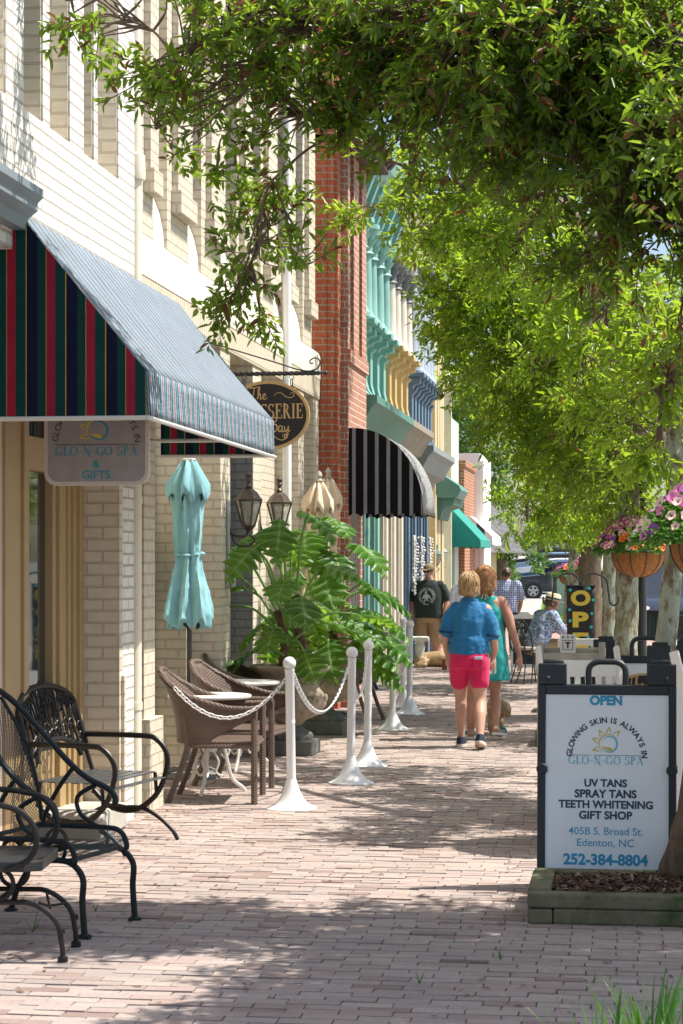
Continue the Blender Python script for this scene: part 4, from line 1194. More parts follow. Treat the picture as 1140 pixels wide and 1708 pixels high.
# ================================================================== wicker chairs
def mwicker():
    m, t, b = nt("brown_wicker")
    co = _n(t, "ShaderNodeTexCoord").outputs["UV"]
    s = _n(t, "ShaderNodeSeparateXYZ"); t.links.new(co, s.inputs[0])
    def wv(o, f):
        n = _n(t, "ShaderNodeMath", operation='MULTIPLY'); t.links.new(o, n.inputs[0]); n.inputs[1].default_value = f
        q = _n(t, "ShaderNodeMath", operation='SINE'); t.links.new(n.outputs[0], q.inputs[0]); return q.outputs[0]
    p = _n(t, "ShaderNodeMath", operation='MULTIPLY'); t.links.new(wv(s.outputs[0], 260), p.inputs[0]); t.links.new(wv(s.outputs[1], 330), p.inputs[1])
    h = _n(t, "ShaderNodeMath", operation='MULTIPLY_ADD'); t.links.new(p.outputs[0], h.inputs[0]); h.inputs[1].default_value = .5; h.inputs[2].default_value = .5
    cc = ramp(t, h.outputs[0], [(.1, (.045, .028, .02)), (.55, (.15, .1, .075)), (1, (.22, .155, .12))])
    k = ramp(t, noise(t, co, 6, 4), [(.3, (.75,) * 3), (.7, (1.15,) * 3)])
    cc = mixc(t, 1, cc, k, 'MULTIPLY')
    t.links.new(cc, b.inputs["Base Color"]); b.inputs["Roughness"].default_value = .5
    bumpn(t, b, h.outputs[0], .8, .006)
    return m
mWick = mwicker()
def wicker_chair():
    t = thing("wicker_chair", "x", "chair", (0, 0, 0), 0, "brown wicker cafe chairs")
    U = []      # (x, y, ztop, zbot, lean)
    for i in range(41):
        u = -1 + 2 * i / 40; a = abs(u)
        if a > .55:
            k = (a - .55) / .45; x = .285; y = -.1 + k * .38
        else:
            an = a / .55 * PI / 2; x = .285 * math.sin(an); y = -.1 - .2 * math.cos(an)
        x *= (1 if u > 0 else -1)
        zt = .655 + .255 * (1 - min(1, max(0, (a - .1) / .75))) ** 1.3 * 1.0
        if a < .1: zt = .655 + .255
        zb = .41 + (.19 * max(0, (a - .6) / .4) ** .8 if a > .6 else 0)
        ln = .14 * (1 - a) ** .7
        U.append((x, y, zt, zb, ln))
    rows = []
    for j in range(9):
        k = j / 8
        rows.append([(x * (1 + .03 * k), y - ln * k * k - .0, zb + (zt - zb) * k) for x, y, zt, zb, ln in U])
    s = MB(); s.sheet(rows, uvf=lambda j, i: (i * .036, j * .055)); s.build("back_shell", mWick, t, smooth=80, solid=.022)
    s = MB(); rim = [Vector(p) for p in rows[-1]]
    s.tube(rim, [.021 + .004 * math.sin(i * 2.4) for i in range(len(rim))], 8)
    o = len(s.v)
    fine = spline(rim, 5); s.tube(fine, [.019 + .0045 * abs(math.sin(i * .9)) for i in range(len(fine))], 8); s.build("braided_rim", mWick, t, smooth=80)
    s = MB(); s.prism(rounded(.265, .25, .06), 'z', .395, .43); s.xf(Matrix.Translation(Vector((0, .02, 0)))); s.build("seat", mWick, t, smooth=0, bevel=.008)
    for k in (-1, 1):
        g = MB(); g.tube([(.27 * k, .265, 0), (.275 * k, .265, .6), (.275 * k, .27, .645)], .023, 8); g.build("leg", mWick, t)
        g = MB(); g.tube(spline([(.27 * k, -.34, 0), (.255 * k, -.26, .2), (.25 * k, -.2, .42), (.255 * k, -.22, .62)], 4), .021, 8); g.build("leg", mWick, t)
        g = MB(); g.tube([(.268 * k, .26, .395), (.25 * k, -.2, .395)], .016, 8); g.build("seat_rail", mWick, t)
    g = MB(); g.tube([(-.27, .262, .395), (.27, .262, .395)], .017, 8); g.build("seat_rail", mWick, t)
    return t
ch = wicker_chair()
fa = GP(421, 1341)
ch.location = (fa.x - .27, fa.y + .26, 0); ch.rotation_euler = (0, 0, R(-86)); ch["label"] = "brown wicker armchair nearest the camera, behind the white chain"
f2 = GP(470, 1314); dup(ch, (f2.x - .3, f2.y + .27, 0), R(-97), "brown wicker armchair second in line, its arm behind the nearest white post")
f3 = PT(440, 1180, 16.9); dup(ch, (f3.x - .18, f3.y + .55, 0), R(-100), "brown wicker armchair half hidden behind the second cafe table")
f4 = GP(576, 1222); dup(ch, (f4.x - .2, f4.y + 1.5, 0), R(80), "brown wicker armchair beyond the urns, only its legs showing")

# ================================================================== metal mesh chairs on the left
mMetal = M("dark_green_iron", (.010, .017, .017), .42, var=.15, spec=.3, dirt=((.07, .06, .05), 30, .68))
mBronze = M("dark_bronze_iron", (.016, .014, .013), .42, var=.2, spec=.3, dirt=((.11, .055, .03), 26, .66))
def mmesh(name, c, f):
    m, t, b = nt(name)
    co = _n(t, "ShaderNodeTexCoord").outputs["UV"]
    s = _n(t, "ShaderNodeSeparateXYZ"); t.links.new(co, s.inputs[0])
    def wv(a, k1, k2):
        n = _n(t, "ShaderNodeVectorMath", operation='DOT_PRODUCT'); t.links.new(co, n.inputs[0]); n.inputs[1].default_value = (k1, k2, 0)
        q = _n(t, "ShaderNodeMath", operation='SINE'); t.links.new(n.outputs["Value"], q.inputs[0]); return q.outputs[0]
    p = _n(t, "ShaderNodeMath", operation='MULTIPLY'); t.links.new(wv(0, f, f * .6), p.inputs[0]); t.links.new(wv(0, -f, f * .6), p.inputs[1])
    g = _n(t, "ShaderNodeMath", operation='ABSOLUTE'); t.links.new(p.outputs[0], g.inputs[0])
    h = _n(t, "ShaderNodeMath", operation='LESS_THAN'); t.links.new(g.outputs[0], h.inputs[0]); h.inputs[1].default_value = .34
    b.inputs["Base Color"].default_value = rgba(c); b.inputs["Roughness"].default_value = .4
    t.links.new(h.outputs[0], b.inputs["Alpha"])
    return m
mMesh = mmesh("expanded_metal_mesh", (.02, .03, .03), 190)
def mesh_chair():
    t = thing("mesh_chair", "dark green iron mesh armchair with a sweeping tubular back, second from the left", "chair", (0, 0, 0))
    for k in (-1, 1):
        s = MB(); s.tube(spline([(.2 * k, -.34, 1.07), (.225 * k, -.25, 1.0), (.25 * k, -.12, .86), (.265 * k, .0, .73), (.27 * k, .1, .65), (.275 * k, .2, .605), (.28 * k, .235, .565), (.28 * k, .235, .53)], 6), .0145, 8); s.build("arm", mMetal, t)
        s = MB(); s.tube(spline([(.27 * k, .14, .62), (.27 * k, .05, .56), (.262 * k, .07, .48), (.255 * k, .16, .425)], 5), .011, 8); s.build("arm_support", mMetal, t); s = MB(); s.tube(spline([(.262 * k, .04, .71), (.255 * k, -.04, .6), (.245 * k, -.1, .48), (.24 * k, -.12, .41)], 5), .011, 8); s.build("arm_support", mMetal, t)
        s = MB(); s.tube(spline([(.24 * k, -.2, .24), (.24 * k, -.05, .315), (.24 * k, .12, .33), (.24 * k, .27, .335), (.24 * k, .345, .27), (.24 * k, .345, .16), (.24 * k, .355, .02)], 6), .0145, 8); s.lathe([(.03, 0), (.03, .012), (.016, .02)], (.24 * k, .356, 0), 12); s.build("leg", mMetal, t)
        s = MB(); s.tube(spline([(.24 * k, -.02, .315), (.24 * k, -.14, .26), (.24 * k, -.24, .12), (.24 * k, -.28, 0)], 5), .0145, 8); s.lathe([(.03, 0), (.03, .012), (.016, .02)], (.24 * k, -.28, 0), 12); s.build("leg", mMetal, t)
        s = MB(); s.tube(arc((.2 * k, -.02, .36), .05, 0, 2 * PI, 16, 'yz')[:-1], .009, 6, closed=True); s.build("spring", mMetal, t); s = MB(); s.tube(arc((.2 * k, .2, .37), .04, -PI / 2, PI / 2, 8, 'yz'), .009, 6); s.build("spring", mMetal, t)
        s = MB(); s.tube(spline([(.245 * k, -.14, .42), (.245 * k, .2, .425), (.245 * k, .28, .41), (.245 * k, .31, .36), (.245 * k, .31, .33)], 5), .013, 8); s.build("seat_rail", mMetal, t)
    s = MB(); s.tube([(-.24, .27, .335), (.24, .27, .335)], .012, 8); s.tube([(-.24, -.2, .24), (.24, -.2, .24)], .012, 8); s.tube([(-.245, -.14, .42), (.245, -.14, .42)], .011, 8); s.tube([(-.2, -.34, 1.07), (-.1, -.36, 1.1), (.1, -.36, 1.1), (.2, -.34, 1.07)], .0145, 8); s.build("cross_bar", mMetal, t)
    s = MB()
    pr = spline([(0, -.13, .425), (0, 0, .42), (0, .2, .425), (0, .28, .41), (0, .31, .36), (0, .31, .33)], 5)
    s.sheet([[(x, p.y, p.z - .012 * (1 - (x / .24) ** 2)) for x in np.linspace(-.24, .24, 7)] for p in pr], uvf=lambda i, j: (j * .08, i * .03)); s.build("seat", mMesh, t, smooth=60)
    s = MB(); bk = spline([(0, -.11, .45), (0, -.12, .6), (0, -.18, .82), (0, -.3, 1.03)], 5)
    s.sheet([[(x * (1 - .18 * i / len(bk)), p.y - .05 * (1 - (x / .22) ** 2), p.z) for x in np.linspace(-.22, .22, 9)] for i, p in enumerate(bk)], uvf=lambda i, j: (j * .055, i * .045)); s.build("backrest", mMesh, t, smooth=60)
    for k in (-1, 1):
        s = MB(); s.tube([(.22 * k * (1 - .18 * i / len(bk)), p.y, p.z) for i, p in enumerate(bk)], .009, 6); s.build("back_frame", mMetal, t)
    return t
mc = mesh_chair(); mc.location = (-2.68, 9.156, 0); mc.rotation_euler = (0, 0, R(-104)); mc.scale = (1, 1.05, 1)
def loop_chair():
    t = thing("patio_chair", "dark iron patio chair with looped arms and ringed springs, nearest the camera on the left", "chair", (0, 0, 0))
    for k in (-1, 1):
        s = MB(); s.tube(spline([(.25 * k, -.6, .72), (.25 * k, -.3, .69), (.25 * k, .0, .665), (.25 * k, .11, .62), (.25 * k, .155, .53), (.25 * k, .12, .44), (.24 * k, .02, .395)], 7), .0125, 8); s.build("arm", mBronze, t)
        s = MB(); s.tube(spline([(.17 * k, -.55, .245), (.17 * k, 0, .25), (.17 * k, .13, .24), (.17 * k, .22, .17), (.17 * k, .245, .08), (.17 * k, .25, .02)], 6), .0115, 8); s.lathe([(.022, 0), (.022, .022), (.014, .026)], (.17 * k, .25, 0), 10); s.lathe([(.017, 0), (.017, .02)], (.17 * k, .243, .12), 10); s.build("leg", mBronze, t)
        s = MB(); s.tube(spline([(.17 * k, -.3, .25), (.17 * k, -.48, .18), (.17 * k, -.52, .02)], 6), .0115, 8); s.lathe([(.022, 0), (.022, .022), (.014, .026)], (.17 * k, -.52, 0), 10); s.build("leg", mBronze, t)
        s = MB(); s.tube(arc((.17 * k, -.02, .325), .062, 0, 2 * PI, 20, 'yz')[:-1], .01, 8, closed=True); s.build("spring", mBronze, t); s = MB(); s.tube(arc((.17 * k, -.3, .325), .062, 0, 2 * PI, 20, 'yz')[:-1], .01, 8, closed=True); s.build("spring", mBronze, t)
        s = MB(); s.tube(spline([(.17 * k, .12, .245), (.1 * k, .14, .22), (.04 * k, .16, .19)], 5), .006, 6); s.build("brace", mBronze, t)
    s = MB(); s.tube(spline([(-.17, .21, .19), (-.05, .15, .2), (0, .12, .22), (.05, .15, .2), (.17, .21, .19)], 5), .006, 6); s.tube([(-.17, -.02, .26), (.17, -.02, .26)], .008, 6); s.tube([(-.17, -.3, .26), (.17, -.3, .26)], .008, 6); s.build("cross_bar", mBronze, t)
    s = MB(); s.prism([(-.24, -.55), (.24, -.55), (.24, .1), (.19, .17), (-.19, .17), (-.24, .1)], 'z', .385, .43); s.build("seat", M("dark_slatted_metal", (.03, .03, .03), .45, var=.2), t, smooth=0, bevel=.006)
    s = MB(); bk = spline([(0, -.5, .44), (0, -.56, .7), (0, -.66, .95)], 5)
    s.sheet([[(x, p.y, p.z) for x in np.linspace(-.22, .22, 7)] for p in bk], uvf=lambda i, j: (j * .07, i * .05)); s.build("backrest", mMesh, t, smooth=60)
    return t
lc = loop_chair(); g1 = GP(97, 1605); g2 = GP(127, 1583); lc.location = ((g1.x + g2.x) / 2 - .245, (g1.y + g2.y) / 2, 0); lc.rotation_euler = (0, 0, R(-84)); lc.scale = (1, 1, 1.0)
# ornate slatted armchair
def ornate_chair():
    t = thing("ornate_armchair", "bronze iron armchair with a pierced arched back and flat seat slats against the shop", "chair", (0, 0, 0))
    w = .37
    for k in (-1, 1):
        s = MB(); s.tube(spline([(w * k, -.3, .62), (w * k, .1, .62), (w * k, .2, .6), (w * k, .265, .52), (w * k, .265, .42), (w * k, .2, .27), (w * k, .06, .17), (w * k, -.1, .18), (w * k, -.22, .28)], 6), .013, 8, flat=1.3); s.build("arm", mBronze, t)
        s = MB(); s.tube(spline([(w * k, -.1, .17), (w * k, .08, .185), (w * k, .2, .14), (w * k, .3, .06), (w * k, .34, 0)], 5), .013, 8); s.tube([(w * k, .2, .27), (w * k, .19, .4)], .012, 8); s.build("leg", mBronze, t)
        s = MB(); s.tube(spline([(w * k, .06, .17), (w * k, -.1, .19), (w * k, -.24, .13), (w * k, -.36, 0)], 5), .013, 8); s.tube([(w * k, -.22, .26), (w * k, -.2, .4)], .012, 8); s.build("leg", mBronze, t)
        s = MB(); s.tube([(w * k, -.22, .38), (w * k, -.3, .62), (w * k * .96, -.36, .84)], .014, 8); s.build("back_post", mBronze, t)
    s = MB()
    for y in np.linspace(-.2, .24, 7): s.box(-w, w, y - .026, y + .026, .4 - .03 * max(0, (y - .18) / .06), .408 - .03 * max(0, (y - .18) / .06))
    s.build("seat", M("worn_slat_paint", (.05, .055, .06), .3, var=.2, spec=.6), t, smooth=0, bevel=.003)
    def bp(x, z): return Vector((x, -.22 - (z - .38) * .31, z))
    s = MB()
    arch = [bp(w * math.cos(a), .8 + .13 * math.sin(a)) for a in np.linspace(0, PI, 17)]
    s.tube([bp(w, .56)] + arch + [bp(-w, .56)], .02, 8, flat=1.2)
    s.tube([bp(.28 * math.cos(a), .5 + .12 * math.sin(a)) for a in np.linspace(0, PI, 13)], .016, 8)
    s.tube([bp(-w, .57), bp(w, .57)], .008, 6)
    s.build("back_frame", mBronze, t)
    s = MB(); r_ = random.Random(4)
    for i in range(22):
        x = -.34 + .68 * i / 21; zt = .8 + .125 * math.sqrt(max(0, 1 - (x / w) ** 2)); zb = .5 + .12 * math.sqrt(max(0, 1 - (x / .28) ** 2)) if abs(x) < .28 else .52
        pts = [bp(x + r_.uniform(-.025, .025), zb + (zt - zb) * q) for q in (0, .3, .6, 1)]
        s.tube(spline(pts, 4), .0055 + r_.random() * .004, 5)
        for q in range(3):
            z = zb + (zt - zb) * r_.random(); rr = r_.uniform(.015, .035); c = bp(x, z)
            s.tube([c + Vector((rr * math.cos(a), 0, rr * 1.5 * math.sin(a))) for a in np.linspace(0, r_.uniform(3, 6), 9)], .006, 5)
    s.build("back_lattice", mBronze, t)
    return t
oc = ornate_chair(); oc.location = (-3.06, 11.72, 0); oc.rotation_euler = (0, 0, R(-101))

# ================================================================== closed umbrellas
def umbrella(name, label, loc, top, cloth, pole, k=1.0, iron=True, finial=None, seed=1):
    t = thing(name, label, "umbrella", loc, 0, None)
    r_ = random.Random(seed); ph = [r_.uniform(-.5, .5) for _ in range(9)]
    def rings(prof, n=64, plc=8, amp=.2):
        out = []
        for z, r in prof:
            g = []
            for i in range(n):
                a = 2 * PI * i / n; tw = .5 * math.sin(3 * z + ph[0])
                f = 1 + amp * (.6 + .4 * math.sin(2 * a + ph[3] * 4)) * math.cos(plc * a + tw + ph[1] + .5 * math.sin(2 * a + 3 * z)) + .12 * math.sin(3 * a + 2 * z + ph[2]) + .06 * math.sin(13 * a + 5 * z) + .04 * math.sin(19 * a - 9 * z)
                g.append((r * f * math.cos(a), r * f * math.sin(a), z + (r * .25 * math.cos(plc * a + tw + ph[1]))))
            out.append(g)
        return out
    s = MB(); T = top
    def dens(pf):
        z = np.array([p_[0] for p_ in pf]); r = np.array([p_[1] for p_ in pf]); k_ = np.linspace(0, len(pf) - 1, 44); return list(zip(np.interp(k_, range(len(pf)), z), np.interp(k_, range(len(pf)), r)))
    s.loft(rings(dens([(T - .3 * k, .11 * k), (T - .45 * k, .105 * k), (T - .65 * k, .095 * k), (T - .72 * k, .085 * k), (T - .8 * k, .1 * k), (T - 1.0 * k, .135 * k), (T - 1.15 * k, .165 * k), (T - 1.24 * k, .17 * k), (T - 1.26 * k, .12 * k)]), amp=.2), cap=False)
    cp_ = s.build("canopy", cloth, t, smooth=60); dm_ = cp_.modifiers.new("folds", 'DISPLACE'); dm_.texture = FOLD; dm_.strength = .035; dm_.mid_level = .5; dm_.texture_coords = 'LOCAL'
    s = MB(); s.loft(rings([(T - .02, .045 * k), (T - .1 * k, .085 * k), (T - .22 * k, .145 * k), (T - .3 * k, .15 * k)], amp=.16), cap=False); s.build("vent_flap", cloth, t, smooth=60, solid=.004)
    s = MB(); s.tube([(.1 * k * (1 + .18 * math.cos(8 * a)) * math.cos(a), .1 * k * (1 + .18 * math.cos(8 * a)) * math.sin(a), T - .715 * k + .012 * math.sin(a)) for a in np.linspace(0, 2 * PI, 41)[:-1]], .009, 6, closed=True); s.build("tie", cloth, t)
    s = MB(); s.tube([(0, 0, .04), (0, 0, T - .02)], .021, 12); s.build("pole", pole, t)
    s = MB()
    if finial: s.lathe([(.03, 0), (.04, .02), (.02, .04), (.032, .07), (.02, .1), (.001, .12)], (0, 0, T - .01), 12); s.build("finial", finial, t)
    else: s.lathe([(.05, 0), (.052, .012), (.02, .02), (.012, .03)], (0, 0, T - .012), 16); s.build("cap", mPost, t)
    if iron:
        s = MB(); s.lathe([(.26, 0), (.26, .02), (.22, .035), (.05, .05), (.04, .12), (.028, .13), (.028, .35)], n=24)
        for i in range(8):
            a = i * PI / 4; s.tube(spline([(.05 * math.cos(a), .05 * math.sin(a), .06), (.15 * math.cos(a + .3), .15 * math.sin(a + .3), .07), (.25 * math.cos(a), .25 * math.sin(a), .03)], 4), .012, 6)
        s.build("base", M("grey_cast_iron", (.2, .2, .19), .6, var=.2), t)
    return t
mTealCl = M("sun_faded_teal_cloth", (.22, .46, .50), .85, var=.1, vs=3, bump=.25, bs=12, sheen=.2)
mCreamCl = M("cream_umbrella_cloth", (.72, .58, .42), .85, var=.08, vs=3, bump=.25, bs=12, sheen=.2)
mPole = M("dark_pole", (.06, .055, .05), .4)
u1 = GP(316, 1296)
umbrella("patio_umbrella", "closed sun faded teal umbrella tied at the waist beside the cream wall", (u1.x, u1.y, 0), 2.47, mTealCl, mPole, 1.03)
u2 = PT(533, 935, 20.4); umbrella("patio_umbrella", "closed cream umbrella in front of its twin, behind the big leaves", (u2.x, u2.y, 0), 2.47, mCreamCl, mOldWood, 1.0, finial=mOldWood, seed=4)
u3 = PT(548, 935, 21.6); umbrella("patio_umbrella", "closed cream umbrella behind its twin, nearer the black awning", (u3.x, u3.y, 0), 2.56, mCreamCl, mOldWood, 1.05, finial=mOldWood, seed=7)

# ================================================================== stone urns and big leaved plants
mUrn = M("mossy_cast_stone", (.33, .27, .2), .9, var=.2, vs=7, bump=.6, bs=30, dirt=((.13, .13, .07), 5, .5))
mUrnB = M("dark_cast_stone", (.14, .145, .13), .9, var=.25, vs=7, bump=.5, bs=30, dirt=((.28, .26, .2), 7, .6))
def urn(loc, label):
    t = thing("stone_urn", label, "urn", loc)
    s = MB(); s.prism(rounded(.235, .235, .02), 'z', 0, .13); s.build("plinth", mUrnB, t, smooth=0, bevel=.012)
    s = MB(); n = 72; rg = []
    for r, z in [(.19, .13), (.2, .16), (.18, .19), (.12, .22), (.1, .25)]:
        rg.append([(r * (1 + .04 * math.sin(12 * a)) * math.cos(a), r * (1 + .04 * math.sin(12 * a)) * math.sin(a), z) for a in np.linspace(0, 2 * PI, n + 1)[:-1]])
    s.loft(rg); s.build("foot", mUrnB, t, smooth=60)
    s = MB(); rg = []
    for r, z, am in [(.1, .25, 0), (.13, .29, .03), (.24, .34, .05), (.3, .42, .05), (.31, .48, .03), (.29, .53, .01), (.26, .57, 0), (.24, .63, 0), (.26, .68, 0), (.31, .715, 0), (.345, .735, .01), (.35, .76, .01), (.33, .775, 0), (.27, .77, 0), (.26, .7, 0)]:
        rg.append([(r * (1 + am * abs(math.sin(9 * a))) * math.cos(a), r * (1 + am * abs(math.sin(9 * a))) * math.sin(a), z) for a in np.linspace(0, 2 * PI, n + 1)[:-1]])
    s.loft(rg)
    for i in range(9):
        a = i * 2 * PI / 9; s.tube([(.31 * math.cos(a + q * .09) * (1 + .0 * q), .31 * math.sin(a + q * .09), .49 + .02 * math.sin(q * 2)) for q in np.linspace(-2, 2, 9)], [.012 + .012 * abs(math.cos(q * 1.3)) for q in np.linspace(-2, 2, 9)], 6)
    s.build("bowl", mUrn, t, smooth=50)
    s = MB(); s.lathe([(.262, .7), (.2, .72), (.001, .73)], n=20, cap=False); s.build("soil", mSoil, t)
    return t
U1, U2 = GP(484, 1257), GP(538, 1223)
urn(U1, "mossy stone urn behind the nearest white post, its plinth lower in view"); urn(U2, "mossy stone urn with a carved bowl seen through the sagging chain")
mPhil = MLeaf("philodendron_leaf", [(.025, .10, .018), (.045, .15, .024), (.08, .21, .03), (.04, .13, .02)], .3, .46, (.45, .75, .05), .5)
_t = mPhil.node_tree; _uv = _n(_t, "ShaderNodeTexCoord").outputs["UV"]; _s = _n(_t, "ShaderNodeSeparateXYZ"); _t.links.new(_uv, _s.inputs[0])
def _mth(op, a, b=None):
    q = _n(_t, "ShaderNodeMath", operation=op)
    for i_, v_ in enumerate((a, b)):
        if v_ is None: continue
        if hasattr(v_, "is_linked"): _t.links.new(v_, q.inputs[i_])
        else: q.inputs[i_].default_value = v_
    return q.outputs[0]
_vein = _mth('MAXIMUM', _mth('GREATER_THAN', _mth('ABSOLUTE', _mth('SINE', _mth('MULTIPLY', _s.outputs[0], PI))), .985), _mth('LESS_THAN', _mth('ABSOLUTE', _s.outputs[1]), .07))
_fine = _mth('MULTIPLY', _mth('ABSOLUTE', _mth('SINE', _mth('MULTIPLY', _s.outputs[0], PI * 5))), .5)
_pb = [q for q in _t.nodes if q.type == 'BSDF_PRINCIPLED'][0]; _src = _pb.inputs["Base Color"].links[0].from_socket
_sh = ramp(_t, noise(_t, _uv, 1.3, 4), [(.3, (.6, .62, .6)), (.7, (1.2, 1.2, 1.1))])
_c2 = mixc(_t, _mth('MULTIPLY', _vein, .65), mixc(_t, 1, _src, _sh, 'MULTIPLY'), (.28, .42, .12)); _t.links.new(_c2, _pb.inputs["Base Color"])
bumpn(_t, _pb, _mth('SUBTRACT', _fine, _vein), .5, .01)
mStemG = M("green_leaf_stalk", (.16, .3, .06), .4, var=.15)
mFibre = M("fibrous_brown_trunk", (.12, .075, .05), .95, var=.5, vs=18, bump=.8, bs=40)
def lobed(mb, base, d, up, L, droop, seed):
    r_ = random.Random(seed); d = Vector(d).normalized(); up = Vector(up); s_ = d.cross(up).normalized(); u = s_.cross(d).normalized()
    rows = []; n = 66; nl = 5.5; ph = r_.uniform(0, .4)
    for i in range(n + 1):
        t = -.16 + 1.16 * i / n; tt = (t + .16) / 1.16
        env = .62 * L * (math.sin(PI * min(1, tt * .93 + .035)) ** .75) * (1.06 - .45 * tt)
        notch = abs(math.sin(PI * (nl * tt + ph))) ** .8; wv = env * (.08 + .92 * notch)
        row = []
        for c in (-1, -.72, -.4, -.14, 0, .14, .4, .72, 1):
            k = abs(c); x = c * wv; fw = .42 * k * wv * (1 - tt * .4) - (.12 * L * k if tt < .14 else 0)
            y = t * L + fw
            z = -droop * L * max(0, t) ** 2 * .5 + .16 * k * wv * (1 - k * 1.15) - .1 * L * k * k + .02 * L * math.sin(9 * tt + 5 * c)
            row.append(Vector(base) + d * y + s_ * x + u * z)
        rows.append(row)
    cs_l = (-1, -.72, -.4, -.14, 0, .14, .4, .72, 1)
    mb.sheet(rows, uvf=lambda i, k: (nl * i / n + ph, cs_l[k]))
def philodendron(loc, label, specs, trunks, seed):
    t = thing("philodendron", label, "plant", loc, 0, None, absolute=True)
    lf, stk = MB(), MB(); r_ = random.Random(seed)
    for i, (az, el, pl, L, z0) in enumerate(specs):
        a = R(az); h = Vector((math.cos(a), math.sin(a), 0)); b = Vector(loc) + Vector((h.x * .05, h.y * .05, z0))
        tip = b + h * (pl * math.cos(R(el))) + Vector((0, 0, pl * math.sin(R(el))))
        mid = b.lerp(tip, .5) + Vector((0, 0, pl * .18))
        p = spline([b, mid, tip], 6); stk.tube(p, [.014 - .006 * q / len(p) for q in range(len(p))], 6)
        dn = r_.uniform(-.75, .0)
        dd = (h * 1 + Vector((r_.uniform(-.25, .25), r_.uniform(-.25, .25), dn))).normalized()
        up = Vector((0, 0, 1)) + h * r_.uniform(.0, .5) + Vector((r_.uniform(-.35, .35), r_.uniform(-.5, .1), 0))
        lobed(lf, tip, dd, up, L, r_.uniform(.4, 1.0), seed * 100 + i)
    lf.build("foliage", mPhil, t, smooth=70); stk.build("stalk", mStemG, t)
    tr = MB()
    for x, y, h in trunks:
        p = Vector(loc) + Vector((x, y, .7)); q = spline([p, p + Vector((.03, .02, h * .5)), p + Vector((-.02, 0, h))], 10)
        tr.tube(q, [.035 + .012 * (i % 2) for i in range(len(q))], 8)
    tr.build("trunk", mFibre, t, smooth=60)
    return t
def specs(seed, n, zlo, zhi, bias=0):
    r_ = random.Random(seed); out = []
    for i in range(n):
        az = r_.gauss(bias, 85); el = r_.choice([70, 55, 40, 25, 10, -5, -20, -35]) + r_.uniform(-8, 8)
        out.append((az, el, r_.uniform(.25, .5) * (1.2 if el > 40 else 1), r_.uniform(.3, .46), r_.uniform(zlo, zhi)))
    return out
sp1 = [(178, 52, .95, .34, 1.1), (150, 60, .9, .34, 1.1), (172, 40, .85, .36, 1.05), (160, 22, .7, .34, 1.0), (140, 78, .85, .3, 1.15), (-95, 72, .95, .36, 1.1), (-40, 80, 1.0, .36, 1.1), (-120, 60, .8, .36, 1.1), (170, 42, .6, .36, 1.05), (95, 80, .75, .3, 1.1), (185, -5, .42, .3, .85), (200, 8, .3, .3, .85), (-20, 62, .6, .34, 1.1), (-85, 55, .5, .34, 1.1), (-100, 20, .4, .32, .95), (20, 20, .6, .38, 1.0), (150, 25, .35, .32, .95), (60, 45, .45, .34, 1.0)] + specs(21, 5, .8, 1.15, -40)
philodendron((U1.x, U1.y, 0), "philodendron with deeply cut leaves and brown trunks in the urn nearest the chairs", sp1, [(-.08, 0, .55), (.08, .05, .4)], 2)
sp2 = [(-60, 82, 1.0, .38, 1.1), (-100, 62, .95, .42, 1.1), (-20, 66, .8, .42, 1.1), (-140, 72, .9, .36, 1.1), (-5, 52, .6, .46, 1.0), (-25, 24, .5, .5, 1.0), (0, 8, .45, .5, .95), (15, 40, .55, .46, 1.05), (-30, -10, .42, .46, .95), (-10, -30, .42, .42, .9), (-80, 50, .6, .42, 1.1), (-60, 70, .7, .38, 1.1), (-100, 30, .5, .42, 1.0), (-75, -5, .45, .42, .95), (150, 60, .6, .4, 1.1), (90, 50, .5, .4, 1.1), (-45, 5, .5, .42, 1.0), (5, -15, .45, .4, .9), (-110, 45, .6, .36, 1.1), (-130, 15, .5, .36, 1.0), (-90, 75, .8, .32, 1.1)] + specs(33, 7, .9, 1.2, -60)
philodendron((U2.x, U2.y, 0), "large philodendron with glossy bright leaves hanging over the posts from the second urn", sp2, [(0, .05, .5), (.1, -.05, .35)], 5)

